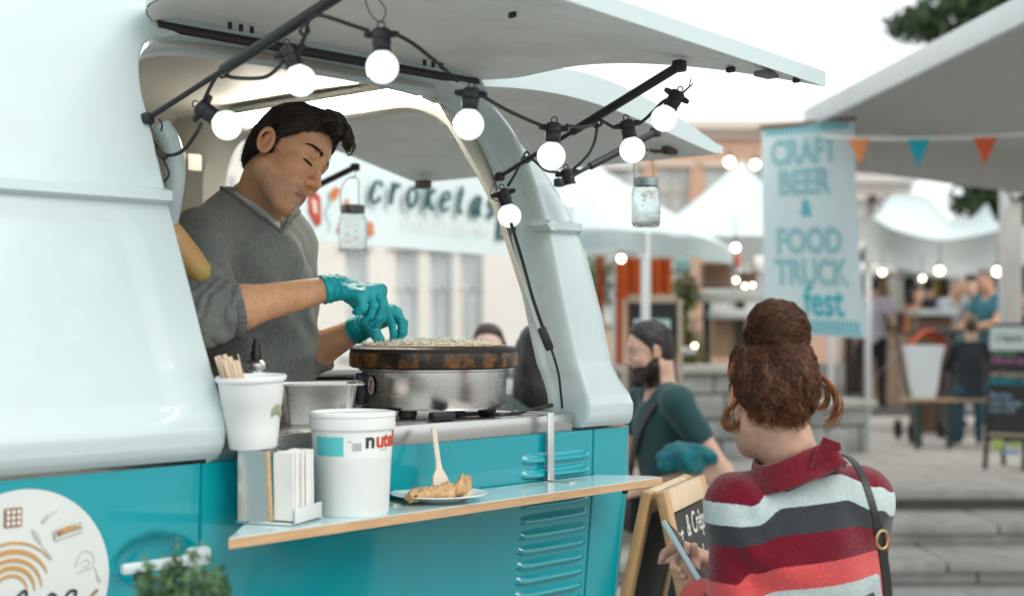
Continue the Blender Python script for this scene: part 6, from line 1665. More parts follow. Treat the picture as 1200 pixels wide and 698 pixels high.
building('salmon_building', 'salmon coloured building with a brown parapet above the pyramid tent roof', W(690, 0, 42)[0], W(985, 0, 42)[0], 42, 7.55, M_TERRA, [(W(px, 0, 42)[0], z, .9, 1.8, 0) for px in (735, 790, 845, 880, 930) for z in (2.8, 5.3)], frame_m=mat('frame_cream', (.72, .64, .55), .7))
building('white_building', 'white ornate building behind the sagging tents and the lettered banner', W(996, 0, 46)[0], W(1068, 0, 46)[0], 46, 6.4, M_WHR, [(W(px, 0, 46)[0], z, .7, 1.5, 0) for px in (1012, 1032, 1052) for z in (2.6, 4.8)], roof=(1.0, mat('roof_brown', (.35, .27, .2), .9)))

# ================================================================== market tents
M_TENT = mat('tent_fabric', (.62, .70, .71), .7, var=.05, vscale=3); M_TENTG = mat('tent_grey', (.34, .36, .35), .8, var=.08, vscale=3); M_CAN = mat('canopy_fabric', (.45, .47, .45), .8, var=.06, vscale=2.5, bump=.1, bscale=20)
M_POST = mat('tent_post', (.60, .62, .62), .45, metal=.3, var=.05)
def sheet(rows, n=8, sag=0.):
    """cloth through rows of points; both ways smoothed"""
    R_ = [catmull(r, n) if len(r) > 2 else np.array([np.array(r[0]) + (np.array(r[1]) - np.array(r[0])) * u for u in np.linspace(0, 1, 2 * n + 1)]) for r in rows]
    k = min(len(r) for r in R_); R_ = [r[np.linspace(0, len(r) - 1, k).round().astype(int)] for r in R_]
    return R_
def cloth_obj(name, rows, mt, parent, th=.004, n=8):
    m = MB(); R_ = np.array(sheet(rows, n)); m.grid(R_); m.grid(R_ + np.array((0, 0, th)), flip=True); return wmesh(m.build(name, mt, parent, sharp=180))
def post(parent, x, y, z0, z1, w_=.05, mt=None): return wmesh(MB().box((x, y, (z0 + z1) / 2), (w_, w_, z1 - z0), bev=.004).build('post', mt or M_POST, parent))

# croquette stall: banner receding to the right
b0, b1 = np.array((W(292, 0, 6.45)[0], 6.45)), np.array((W(668, 0, 9.15)[0], 9.15)); bx = unit(np.append(b1 - b0, 0)); Lb = np.linalg.norm(b1 - b0); bz0, bz1 = 2.015, 2.72
stall = thing('croquette_stall', 'white croquette stall with a lettered banner seen through the truck opening', 'market stall', (*(b0 + b1) / 2, 0))
bn_ = unit(np.cross(zz, bx)); bn_ = -bn_ if bn_[1] > 0 else bn_
BF = frame(np.append(b0, bz0), bx, zz)   # x along, y up; z towards us
if BF(np.array([[0, 0, 1.]]))[0][1] > b0[1]: SGN = -1
else: SGN = 1
g = [[BF(np.array([[u * Lb, v_, .02 * math.sin(u * 9 + v_ * 3)]]))[0] for u in np.linspace(0, 1, 40)] for v_ in np.linspace(0, bz1 - bz0, 6)]
m = MB(); G = np.array(g); m.grid(G); m.grid(G - bn_ * .006, flip=True); ban = wmesh(m.build('banner', mat('banner_vinyl', (.70, .80, .81), .5, var=.03, vscale=2), stall, sharp=180))
bk = np.array((bx[1], -bx[0], 0)); bk = bk if bk[1] > 0 else -bk
cloth_obj('canopy', [[np.append(b0, bz1) - bx * .1, np.append((b0 + b1) / 2, bz1 + .02), np.append(b1, bz1) + bx * .1], [np.append(b0, bz1 + .75) + bk * 1.4 + bx * 1.2, np.append((b0 + b1) / 2, bz1 + .85) + bk * 1.5, np.append(b1, bz1 + .75) + bk * 1.4 - bx * 1.2], [np.append(b0, bz1) + bk * 2.9, np.append((b0 + b1) / 2, bz1) + bk * 2.9, np.append(b1, bz1) + bk * 2.9]], M_TENT, stall)
m = MB(); q0 = np.append(b0, bz0) + bk * .03
for k in (0, 1):
    g = [[np.append(b0, z_) + bk * 2.9 + bx * u * Lb for u in np.linspace(0, 1, 12)] for z_ in (bz0 + .10, bz1)]
m.grid(g); wmesh(m.build('back_valance', M_TENTG, stall))
for q in (np.append(b0, 0), np.append(b1, 0), np.append(b0, 0) + bk * 2.85, np.append(b1, 0) + bk * 2.85): post(stall, q[0] + .0, q[1] + .06, 0, bz1)
# calligraphic lettering: strokes with a broad nib, thin across, thick down
GLY = {'c': [[(.86, .80), (.62, 1.0), (.30, .92), (.08, .55), (.10, .18), (.34, .0), (.62, .08), (.84, .30)]], 'r': [[(.10, 1.0), (.22, .95), (.22, 0)], [(.22, .55), (.42, .90), (.66, 1.0), (.78, .86)]],
       'o': [[(.45, 1.0), (.12, .75), (.08, .30), (.40, .0), (.74, .25), (.78, .70), (.45, 1.0)]], 'k': [[(.10, 1.62), (.22, 1.58), (.22, 0)], [(.24, .45), (.55, .85), (.72, 1.0), (.80, .85)], [(.34, .55), (.55, .30), (.72, .02), (.92, .12)]],
       'e': [[(.12, .50), (.50, .58), (.76, .76), (.56, 1.0), (.24, .86), (.08, .45), (.16, .10), (.44, 0), (.80, .24)]], 't': [[(.34, 1.40), (.30, .9), (.26, .25), (.38, .0), (.62, .14)], [(.08, .98), (.66, 1.02)]],
       'a': [[(.74, .86), (.50, 1.0), (.16, .72), (.08, .28), (.26, 0), (.54, .26), (.74, .80)], [(.76, 1.0), (.70, .20), (.82, 0), (.98, .14)]], 's': [[(.72, .80), (.50, 1.0), (.24, .84), (.34, .60), (.62, .42), (.66, .14), (.38, 0), (.10, .18)]],
       'D': [[(.10, 1.5), (.24, 1.5), (.24, 0)], [(.02, 1.5), (.60, 1.5), (1.02, 1.10), (1.02, .45), (.62, .0), (.0, .0)], [(.0, .0), (.30, 0)]]}
def pen_text(word, x, y, sz, adv, shear, wide, thin, off):
    m = MB()
    for ch in word:
        for k, stq in enumerate(GLY[ch]):
            P = catmull(stq, 6); T = np.gradient(P, axis=0); T /= np.maximum(1e-9, np.linalg.norm(T, axis=1))[:, None]
            wv = (thin + (wide - thin) * np.abs(T[:, 1]) ** 1.3)[:, None] * .5; nn = np.stack([np.ones(len(P)), np.zeros(len(P))], 1) * .86 + np.stack([-T[:, 1], T[:, 0]], 1) * np.sign(-T[:, 1])[:, None] * .14
            nn = np.stack([-T[:, 1], T[:, 0]], 1)
            a, b = P + nn * wv, P - nn * wv
            f = lambda q: BF(np.stack([x + (q[:, 0] + q[:, 1] * shear) * sz, y + q[:, 1] * sz, np.full(len(q), SGN * (off + .0006 * k))], 1))
            m.grid([f(a), f(b)])
        x += sz * adv.get(ch, adv['*'])
    return m
M_DKG = mat('banner_dark_green', (.012, .075, .085), .6, var=.05)
def ban_uv(px, py):
    k = (px - 600) / FPX; s_ = (k * b0[1] - b0[0]) / (bx[0] - k * bx[1]); d = b0[1] + bx[1] * s_; return s_, CAMZ - (py - HZY) / FPX * d - bz0
u0, v0 = ban_uv(428, 238.5); u1, v1 = ban_uv(582, 254.5)
szl = .108
wmesh(pen_text('croketas', u0, (v0 + v1) / 2, szl, {'*': (u1 - u0) / szl / 8}, .22, .36, .12, .026).build('lettering', M_DKG, ban)); u2, v2 = ban_uv(577, 278)
wmesh(pen_text('D', u2, v2, .13, {'*': 1}, .1, .36, .10, .026).build('lettering', M_DKG, ban))
M_PNK = mat('banner_pink', (.62, .50, .52), .6)
for i in range(14):
    u3, v3 = ban_uv(472 + i * 7.2, 264 + i * .85); wmesh(MB().grid([[BF(np.array([[u3 + dx, v3 + dy, SGN * .025]]))[0] for dx in (0, .016)] for dy in (0, .03 + .02 * (i % 3 == 0))]).build('small_letter', M_PNK, ban))
M_OR1, M_OR2, M_OR3 = mat('banner_orange', (.62, .20, .06), .6, var=.15, vscale=20), mat('banner_red', (.50, .07, .04), .6, var=.2, vscale=20), mat('banner_sketch', (.42, .50, .50), .6)
def blob(pts, mt, off=.025, name='food_print'):
    P = [BF(np.array([[*ban_uv(px, py), SGN * off]]))[0] for px, py in pts]; return wmesh(MB().poly(P).build(name, mt, ban, smooth=False))
blob([(356, 224), (363, 222), (371, 232), (372, 262), (366, 266), (357, 250)], M_OR2); blob([(360, 232), (366, 236), (367, 252), (362, 248)], mat('banner_pale', (.75, .6, .5), .6), .0265)
blob([(380, 229), (388, 219), (394, 222), (391, 232), (384, 236)], M_OR1); blob([(393, 262), (399, 258), (400, 274), (394, 276), (390, 270)], M_OR1); blob([(426, 258), (433, 262), (434, 276), (427, 276)], M_OR1); blob([(408, 246), (414, 242), (419, 248), (414, 254)], M_OR1); blob([(400, 235), (404, 232), (405, 246), (400, 244)], M_OR1)
for i in range(9):
    a0 = ban_uv(381 + 3 * math.sin(i), 226 + i * 5); a1 = ban_uv(378 + 3 * math.sin(i + 1), 231 + i * 5); wmesh(MB().tube([BF(np.array([[*a0, SGN * .024]]))[0], BF(np.array([[*a1, SGN * .024]]))[0]], .004, 4).build('sketch_line', M_OR3, ban))

# pale tent to the right of the pillar, its post and roof
ta = thing('market_tent', 'pale tent with a white corner post standing just behind the rear pillar', 'tent', (W(757, 0, 9.0)[0], 9.0, 0), 0, 'market tents')
e0, e1, e2 = W(600, 275, 9.6), W(757, 272, 9.0), W(858, 292, 13.5); pk = W(668, 178, 11.6)
cloth_obj('canopy', [[e0, (e0 + e1) / 2 + (0, 0, .03), e1, (e1 + e2) / 2 + (0, 0, .04), e2], [e0 * .5 + pk * .5, (e0 + e1) * .25 + pk * .5, e1 * .5 + pk * .5 - (0, 0, .06), (e1 + e2) * .25 + pk * .5, e2 * .5 + pk * .5], [pk, pk + (.01, 0, 0), pk + (.02, 0, 0), pk + (.03, 0, 0), pk + (.04, 0, 0)]], M_TENT, ta)
cloth_obj('valance', [[e0 - (0, 0, .0), e1, e2], [e0 - (0, 0, .13), e1 - (0, 0, .12), e2 - (0, 0, .14)]], M_TENT, ta); post(ta, e1[0], e1[1] + .03, 0, e1[2], .055)
# pyramid tent
def pyramid(label, px0, px1, pxp, yp, ye, d, dep, val, mt, valm=None):
    t = thing('market_tent', label, 'tent', (W((px0 + px1) / 2, 0, d)[0], d, .42), 0, 'market tents'); a, b = W(px0, ye, d), W(px1, ye, d); c, e = b + (0.1, dep, 0), a + (0, dep, 0); p_ = W(pxp, yp, d + dep / 2)
    mid = lambda u, v_: (u + v_) / 2 - np.array((0, 0, .10))
    ring = [a, (a + b) / 2, b, (b + c) / 2, c, (c + e) / 2, e, (e + a) / 2, a]; m = MB()
    R_ = [[r * (1 - k) + p_ * k - np.array((0, 0, .35 * k * (1 - k))) for r in ring] for k in np.linspace(0, 1, 8)]
    m.grid(R_); m.grid(np.array(R_) - (0, 0, .006), flip=True); wmesh(m.build('canopy', mt, t, sharp=30))
    m = MB(); rr_ = [catmull([a, b], 8)]; g = [[a + (b - a) * u - np.array((0, 0, val * k + .02 * k * math.sin(u * 40))) for u in np.linspace(0, 1, 40)] for k in (0, .5, 1)]; g2_ = [[b + (c - b) * u - np.array((0, 0, val * k)) for u in np.linspace(0, 1, 10)] for k in (0, 1)]; g3 = [[a + (e - a) * u - np.array((0, 0, val * k)) for u in np.linspace(0, 1, 10)] for k in (0, 1)]
    m.grid(g); m.grid(np.array(g) + (0, .006, 0), flip=True); m.grid(g2_); m.grid(g3, flip=True); wmesh(m.build('valance', valm or mt, t, sharp=60))
    for q in (a, b, c, e): post(t, q[0], q[1] + .04, .42, q[2], .06)
    return t
pyramid('white pyramid tent with a sharp peak between the truck tailgate and the lettered banner', 752, 975, 868, 188, 276, 15.5, 4.0, .24, M_TENT, M_TENTG)
# sagging tents
t = thing('market_tent', 'pale tent with a sagging grey front valance beyond the bench', 'tent', (W(1095, 0, 19)[0], 19, .42), 0, 'market tents')
F = [W(1018, 251, 18.5), W(1045, 268, 18.5), W(1085, 279, 18.5), W(1110, 281, 18.5), W(1140, 277, 18.5), W(1174, 270, 18.5)]
Bk = [W(1030, 250, 20), W(1044, 230, 20.5), W(1085, 230, 20.5), W(1112, 258, 20.5), W(1137, 256, 20.5), W(1157, 238, 20.5)]
cloth_obj('canopy', [F, [(a + b) / 2 - (0, 0, .05) for a, b in zip(F, Bk)], Bk, [b + (0, 2, -.9) for b in Bk]], M_TENT, t); 
Lo = [W(px, py, 18.45 + .12 * math.sin(px)) for px, py in ((1016, 309), (1045, 313), (1085, 322), (1110, 325), (1140, 321), (1175, 317))]
cloth_obj('valance', [F, [a * .5 + b * .5 + (0, .10, 0) for a, b in zip(F, Lo)], Lo], M_TENTG, t)
for px in (1017, 1174): q = W(px, 260, 18.6); post(t, q[0], q[1], .42, q[2], .07)
pyramid('pale tent beyond the canopy post at the right edge', 1185, 1330, 1255, 215, 272, 21, 4, .5, M_TENT, M_TENT)
pyramid('far small white tent behind the clothes rails', 985, 1110, 1040, 262, 312, 27, 4, .2, M_WHR, M_WHR)

# big near canopy at the right
cn = thing('stall_canopy', 'large grey stall canopy on a pale post overhanging the terrace', 'canopy', (4.0, 9.0, .42))
A_, B_, C_, D_ = np.array((1.97, 9.53, 2.98)), np.array((2.42, 3.6, 2.98)), np.array((5.9, 13.2, 2.96)), np.array((6.8, 4.6, 2.98)); pk = np.array((4.3, 8.0, 3.75))
m = MB()
for a, b in ((A_, B_), (B_, D_), (D_, C_), (C_, A_)):
    R_ = [[(a + (b - a) * u) * (1 - k) + pk * k - np.array((0, 0, .22 * k * (1 - k))) for u in np.linspace(0, 1, 9)] for k in np.linspace(0, .98, 9)]; m.grid(R_); m.grid(np.array(R_) + (0, 0, .006), flip=True)
wmesh(m.build('canopy_cloth', M_CAN, cn, sharp=25))
for a, b in ((A_, B_), (B_, D_), (D_, C_)): wmesh(MB().bar(a + (0, 0, .0), b, .035, .13, bev=.008).build('edge_beam', M_POST, cn))
g = [[A_ + (C_ - A_) * u - np.array((0, .01 * math.sin(u * 30), -.03 + .33 * k)) for u in np.linspace(0, 1, 24)] for k in (0, .33, .66, 1)]; m = MB(); m.grid(g); m.grid(np.array(g) + (0, .006, 0), flip=True); wmesh(m.build('valance', mat('valance_grey', (.46, .46, .43), .8), cn, sharp=180))
q = Wz(1184, 378 + 1.2 * FPX / 11.2, .42); q = W(1184, 0, 13.2); post(cn, q[0], 13.2, .42, 3.1, .16, mat('post_pale', (.52, .50, .47), .5, var=.08)); wmesh(MB().bar((q[0] - .02, 13.1, 2.75), (q[0] - .35, 12.6, 3.02), .03, .03).build('brace', M_BLACK, cn)); wmesh(MB().bar((q[0] + .03, 13.1, 2.75), (q[0] + .5, 12.7, 3.0), .04, .04).build('brace', M_BLACK, cn))
wmesh(MB().bar(q * 0 + np.array((q[0] - .11, 13.0, 2.65)), np.array((q[0] - .105, 13.0, 2.95)), .05, .05, bev=.01).build('rolled_side', M_TENT, cn))

# bunting
bu = thing('bunting', 'bunting of orange, teal and red pennants strung under the grey canopy', 'bunting', W(1090, 158, 8.4))
s0_, s1_ = W(962, 160, 8.9), W(1262, 152, 8.1); line = hang(s0_, s1_, .03, 24); Td = unit(s1_ - s0_)
m = MB(); m.grid([line + (0, 0, .013), line - (0, 0, .013)]); m.grid([line - (0, 0, .013) + (0, .003, 0), line + (0, 0, .013) + (0, .003, 0)]); wmesh(m.build('ribbon', mat('ribbon_white', (.62, .62, .58), .7), bu))
for px, mt in ((1010, mat('pennant_orange', (.62, .22, .08), .7, var=.1, vscale=20)), (1083, mat('pennant_teal', (.0, .33, .42), .7, var=.1, vscale=20)), (1161, mat('pennant_red', (.62, .10, .03), .7, var=.1, vscale=20)), (1236, mat('pennant_orange', (.62, .22, .08), .7))):
    i = (px - 962) / 300; c = s0_ + (s1_ - s0_) * i - (0, 0, .005 + .03 * 4 * i * (1 - i)); w_ = .068
    g = [[c + Td * (x * w_ * (1 - k)) - np.array((0, .006 * math.sin(k * 3) + .012 * k * (px % 3 - 1), .165 * k)) for x in (-1, 0, 1)] for k in np.linspace(0, .98, 6)]; m = MB(); m.grid(g); m.grid(np.array(g) + (0, .003, 0), flip=True); wmesh(m.build('pennant', mt, bu))

# hanging banner
hb = thing('hanging_banner', 'long pale banner reading CRAFT BEER & FOOD TRUCK hung at the canopy corner', 'banner', W(950, 150, 9.25))
M_HB = mat('banner_cloth', (.80, .87, .88), .75, var=.04, vscale=3)
_n = M_HB.node_tree; _t = _n.nodes.new('ShaderNodeBsdfTranslucent'); _t.inputs[0].default_value = (.80, .90, .92, 1); _x = _n.nodes.new('ShaderNodeMixShader'); _x.inputs[0].default_value = .5; _n.links.new(_n.nodes['Principled BSDF'].outputs[0], _x.inputs[1]); _n.links.new(_t.outputs[0], _x.inputs[2]); _n.links.new(_x.outputs[0], _n.nodes['Material Output'].inputs[0]); M_HT = mat('banner_turquoise', (.03, .44, .50), .7, var=.08, vscale=12)
tl, tr_, bl_, br_ = W(893, 149, 9.3), W(1001, 139, 9.2), W(897, 390, 9.3), W(1013, 396, 9.2)
def HBp(u, v_, off=0.):
    p_ = tl * (1 - u) * (1 - v_) + tr_ * u * (1 - v_) + bl_ * (1 - u) * v_ + br_ * u * v_; return p_ + np.array((0, -off + .012 * math.sin(u * 7 + v_ * 3) + .02 * math.sin(v_ * 4), 0))
G = np.array([[HBp(u, v_) for u in np.linspace(0, 1, 14)] for v_ in np.linspace(0, 1, 24)]); m = MB(); m.grid(G, flip=True); m.grid(G + (0, .004, 0)); clo = wmesh(m.build('cloth', M_HB, hb, sharp=180))
wmesh(MB().tube([HBp(-.03, 0) - (0, .0, 0), HBp(1.03, 0)], .016, 8).build('rod', mat('rod_brown', (.25, .14, .09), .6), hb)); wmesh(MB().tube([HBp(.5, 0), A_ + (0, -.02, -.05)], .004, 5).build('hanger', M_BLACK, hb))
def hb_text(body, u, v_, wd, ht, mt, off, bold=.0):
    v, f = text_mesh(body, 1., .0, bold); lo, hi = v.min(0), v.max(0); q = (v - (lo + hi) / 2) / (hi - lo + 1e-6)[None] ; P = np.array([HBp(u + a[0] * wd, v_ - a[1] * ht, off) for a in q]); return wmesh(mesh_obj('lettering', P, f, mt, clo, smooth=False))
for body, py, hpx, wpx, pxc in (('CRAFT', 177, 31, 76, 943), ('BEER', 213, 30, 60, 944), ('&', 244, 20, 13, 945), ('FOOD', 282, 31, 74, 948), ('TRUCK', 319, 31, 84, 950)):
    v_ = (py - 145) / 248; u = (pxc - 893 - 4 * v_) / 110; hb_text(body, u, v_, wpx / 110, hpx / 248, M_HT, .006, .022); 
    if body != '&': hb_text(body, u, v_, wpx / 110 * .97, hpx / 248 * .93, M_HB, .009, -.012)
hb_text('fest', .60, .835, .42, .15, M_HT, .006, .02)
for v0_, v1_, n_, sl_ in ((.010, .045, 22, .03), (.925, .992, 22, .035)):
    for i in range(n_):
        u = .02 + .94 * i / n_; P = [HBp(u, v0_, .006), HBp(u + .022, v0_, .006), HBp(u + .022 + sl_ * .5, v1_, .006), HBp(u + sl_ * .5, v1_, .006)]; wmesh(MB().poly(P[::-1]).build('stripe_print', M_HT, clo, smooth=False))

# ================================================================== things under the far tents
M_FRAME = mat('pale_wood_frame', (.50, .40, .29), .6, var=.12, vscale=14, stretch=(1, 1, 6)); M_SLATE = mat('slate', (.030, .031, .030), .7, var=.25, vscale=8); M_DARKW = mat('dark_wood', (.12, .065, .035), .6, var=.25, vscale=9)
def flat(o_, x, y): return frame(o_, x, y)
fb_ = thing('menu_board', 'wood framed dark menu board with a pale panel standing behind the bearded man', 'menu board', W(764, 0, 9.8)[:2].tolist() + [.0])
c0, c1 = W(732, 350, 9.8), W(797, 350, 9.8); zb = .75
for a, b, w_ in ((c0, np.array((c0[0], c0[1], zb)), .05), (c1, np.array((c1[0], c1[1], zb)), .05)): wmesh(MB().bar(a, b, .03, w_, up=(0, 1, 0), bev=.004).build('upright', M_FRAME, fb_))
wmesh(MB().bar(c0 + (.026, 0, 0), c1 - (.026, 0, 0), .03, .06, bev=.004).build('rail', M_FRAME, fb_)); wmesh(MB().box(((c0[0] + c1[0]) / 2, 9.81, (c0[2] + zb) / 2), (c1[0] - c0[0] - .06, .012, c0[2] - zb - .04)).build('slate', M_SLATE, fb_))
pn_ = W(764, 385, 9.79); wmesh(MB().box(pn_ + (0, 0, -.03), (.25, .008, .19)).build('pale_panel', mat('pale_panel', (.50, .68, .72), .4), fb_))
for s_ in (c0, c1): wmesh(MB().bar((s_[0], s_[1] + .02, zb + .02), (s_[0], s_[1] + .35, 0), .03, .04).build('leg', M_FRAME, fb_))
for px0, px1, py0, lab in ((722, 751, 302, 'tall orange fabric panel left of the white tent post'), (763, 787, 303, 'orange fabric panel right of the white tent post'), (700, 707, 300, 'narrow orange strip of fabric at the edge of the rear pillar')):
    a, b = W(px0, py0, 12.6), W(px1, py0, 12.6); zb_ = .5 if px0 < 760 else 1.3; n_ = 12
    g = [[(a[0] + (b[0] - a[0]) * u, 12.6 + .03 * math.sin(u * 12), a[2] + (zb_ - a[2]) * k) for u in np.linspace(0, 1, n_)] for k in np.linspace(0, 1, 4)]; m = MB(); m.grid(g, flip=True); m.grid(np.array(g) + (0, .006, 0)); tag(m.build('fabric_panel', mat('orange_fabric', (.62, .115, .02), .75, var=.15, vscale=4)), lab, 'fabric panel')
# craft stall under the pyramid tent
ct = thing('stall_counter', 'grey plank counter on dark legs under the pyramid tent', 'counter', (W(862, 0, 13.8)[0], 13.8, .42))
a, b = W(812, 349, 13.8), W(930, 346, 13.8); wmesh(MB().bar(a, b, .55, .10, bev=.01).build('counter_top', mat('weathered_plank', (.36, .38, .36), .8, var=.15, vscale=5), ct))
for px in (828, 868, 908): q = W(px, 352, 13.7); wmesh(MB().box((q[0], 13.7, (q[2] + .42) / 2), (.07, .07, q[2] - .42)).build('leg', M_BLACK, ct))
def goods(name, label, cat, px, py, d, size, mt, bev=.02, rot=0.):
    p_ = W(px, py, d); return tag(MB().box(p_, size, np.array(Euler((0, 0, rot)).to_matrix()), bev=bev).build(name, mt), label, cat)
def crate(label, px, py, d, w_, h, mt, dep=.3):
    p_ = W(px, py, d); t = thing('wooden_crate', label, 'crate', p_ - (0, 0, h / 2), 0, 'crates and boxes on the craft counter'); n_ = 4
    for i in range(n_):
        z_ = -h / 2 + h * (i + .5) / n_
        for y_ in (-dep / 2, dep / 2): wmesh(MB().box(p_ + (0, y_, z_), (w_, .015, h / n_ * .82), bev=.003).build('slat', mt, t))
        for x_ in (-w_ / 2 + .01, w_ / 2 - .01): wmesh(MB().box(p_ + (x_, 0, z_), (.015, dep - .02, h / n_ * .82)).build('slat', mt, t))
    wmesh(MB().box(p_ - (0, 0, h / 2 - .01), (w_ - .03, dep - .03, .012)).build('crate_floor', mt, t)); return t
crate('large dark brown slatted crate on the grey counter', 839, 323, 13.75, .27, .25, M_DARKW); crate('smaller brown crate beside the string of small lamps', 876, 329, 13.75, .16, .16, M_DARKW, .2)
goods('cardboard_box', 'tan box leaning below the grey counter', 'box', 856, 392, 13.9, (.38, .3, .44), mat('tan_card', (.45, .30, .19), .8, var=.15)); goods('crate_cloth', 'pale grey folded cloth bundle under the counter', 'cloth', 855, 368, 13.6, (.42, .2, .10), mat('pale_cloth', (.46, .49, .47), .85, var=.12), .04)
goods('red_pot', 'small red pot hanging under the bright lamp', 'pot', 864, 306, 13.6, (.07, .07, .13), mat('red_glaze', (.55, .10, .07), .5), .03); goods('white_lampshade', 'white rounded lampshade at the counter end near the banner', 'lampshade', 890, 310, 13.7, (.16, .16, .17), mat('shade_white', (.75, .72, .66), .7), .06)
goods('teal_bag', 'pale teal cloth bag hanging at the left of the crates', 'bag', 800, 312, 13.5, (.16, .08, .16), mat('pale_teal', (.25, .42, .40), .8), .03); goods('white_sack', 'white sack hanging below the tent edge left of the teal bag', 'sack', 786, 316, 13.6, (.10, .08, .12), mat('shade_white', (.75, .72, .66), .7), .03)
for i, (px, py, r, n_, lab) in enumerate(((802, 345, (.14, .12, .22), 500, 'yellowish trailing plant hanging left of the counter'), (808, 412, (.16, .14, .26), 600, 'yellow green potted plant beside the counter leg'), (795, 385, (.13, .13, .2), 400, 'pale green plant behind the menu board'), (700, 330, (.18, .14, .3), 500, 'muted green plant at the edge of the rear pillar'))):
    p_ = W(px, py, 13.4 if i < 4 else 24); bush(lab, tuple(p_ - (0, 0, r[2])), r, n_, 20 + i, .03 if i < 4 else .06, [(.20, .20, .06), (.12, .16, .05), (.25, .24, .10), (.10, .13, .05)])
goods('stainless_bowl', 'shiny bowl catching the light beside the bearded man\'s head', 'bowl', 807, 411, 9.9, (.10, .08, .06), mat('polished_steel', (.8, .8, .78), .12, metal=1), .025, .5)
# clothes rail
cr_ = thing('clothes_rail', 'steel clothes rail behind the banner carrying white and dark garments', 'clothes rail', (W(1062, 0, 20)[0], 20, .42)); r0, r1 = W(1020, 322, 20), W(1128, 322, 20)
wmesh(MB().tube([r0, r1], .02, 8).build('rail', M_POST, cr_))
for q in (r0, r1): wmesh(MB().tube([q, (q[0], q[1], .44)], .02, 8).build('upright', M_POST, cr_)); wmesh(MB().bar((q[0], q[1] - .3, .45), (q[0], q[1] + .3, .45), .05, .04).build('foot', M_POST, cr_))
for px, w_, py1, colr, lab in ((1049, .20, 366, (.78, .74, .68), 'long white garment hanging on the far clothes rail'), (1066, .13, 378, (.015, .015, .018), 'black garment next to the long white one on the rail'), (1078, .13, 386, (.70, .66, .60), 'cream garment right of the black one on the rail'), (1095, .15, 388, (.34, .23, .08), 'mustard garment on the far clothes rail'),
                              (1030, .16, 360, (.34, .17, .10), 'rust brown garment hanging just beside the banner edge'), (1110, .14, 372, (.05, .035, .03), 'dark brown garment at the right end of the rail')):
    q = W(px, 324, 19.95); zb_ = W(px, py1, 19.95)[2]
    g = [[q + np.array(((x + .12 * x * k) * w_, .05 * math.sin(x * 9) * (.3 + k), (zb_ - q[2]) * k)) for x in np.linspace(-.5, .5, 9)] for k in (0, .08, .3, .6, 1)]; gg = np.array(g); gg[0][:, 0] = q[0] + (gg[0][:, 0] - q[0]) * .3
    m = MB(); m.grid(gg, flip=True); m.grid(gg + (0, .05, 0)); tag(m.build('garment', mat('garment_%d' % px, colr, .85, var=.1)), lab, 'garment', 'garments on the far clothes rail')
# plank back wall of the far stalls
bw_ = thing('plank_partition', 'dark brown plank partition at the back of the far stalls', 'partition', (W(1090, 0, 23.5)[0], 23.5, .42)); x0, x1 = W(990, 0, 23.5)[0], W(1210, 0, 23.5)[0]; nP = 22
for i in range(nP):
    a = x0 + (x1 - x0) * i / nP; wmesh(MB().box((a + .07, 23.5 + .012 * (i % 2), 1.42 + .02 * (i % 3)), ((x1 - x0) / nP - .012, .03, 2.0), bev=.004).build('plank', mat('plank_brown%d' % (i % 3), ((.06, .035, .02), (.045, .026, .016), (.08, .05, .03))[i % 3], .8, var=.2, vscale=5), bw_))
# low barrier panels by the striped shirt man
bp_ = thing('wood_barrier', 'tan wooden barrier panel behind the striped shirt man', 'barrier', (W(1060, 0, 20.8)[0], 20.8, .42))
for i in range(7): q = W(1018 + i * 13, 405, 20.8); wmesh(MB().box((q[0], 20.8, .95), (.15, .03, 1.06), bev=.006).build('plank', mat('barrier_tan', (.34, .24, .17), .8, var=.2, vscale=6), bp_))
for z_ in (.6, 1.35): wmesh(MB().box((W(1057, 0, 20.83)[0], 20.835, z_), (1.15, .03, .08)).build('rail', mat('barrier_tan', (.34, .24, .17), .8), bp_))
tag(MB().bar(W(1075, 381, 15.5), Wz(1008, 467, .44), .03, .012, up=(0, 1, 0)).build('guy_strap', mat('strap_grey', (.45, .46, .45), .7)), 'pale tent strap running slanted down to the terrace', 'strap')

# beer bench and what stands on it
bt_ = thing('beer_bench', 'narrow wooden beer bench on green folding legs', 'bench', (W(1105, 0, 13.5)[0], 13.5, .42)); y0 = 13.5; zt = .42 + .485; xa, xb = W(1057, 0, y0)[0], W(1235, 0, y0)[0]
for k in (0, 1): wmesh(MB().box(((xa + xb) / 2, y0 - .062 + .124 * k, zt - .014), (xb - xa, .118, .028), bev=.004).build('plank', mat('bench_plank', (.42, .28, .17), .55, var=.15, vscale=5, stretch=(1, 12, 12)), bt_))
M_BL = mat('bench_green', (.02, .05, .045), .5)
for px in (1076, 1113, 1198):
    for y_ in (-.10, .10): q = W(px + (6 if y_ > 0 else -6), 0, y0); wmesh(MB().box((q[0], y0 + y_, (zt - .03 + .43) / 2), (.032, .03, zt - .03 - .43)).build('leg', M_BL, bt_))
    wmesh(MB().bar((W(px - 6, 0, y0)[0], y0 - .1, .62), (W(px + 6, 0, y0)[0], y0 + .1, .62), .03, .02).build('stretcher', M_BL, bt_))
pb_ = W(1084, 436, 13.45); wT_, wB_ = .175, .10; hB_ = .50; zb_ = zt + .001
m = MB(); g = [rect_ring(wB_ + (wT_ - wB_) * k + .006 * math.sin(7 * k), .055 + .045 * k, .012, zb_ + hB_ * k, 4) for k in np.linspace(0, 1, 8)]; m.grid(np.array(g) + (pb_[0], 13.5, 0), cv=True); m.grid(np.array(g)[::-1] * (.97, .95, 1) + (pb_[0], 13.5, 0), cv=True); tag(m.build('paper_bag', mat('white_paper', (.68, .74, .75), .75, var=.05)), 'tall white paper bag standing open on the beer bench', 'bag')
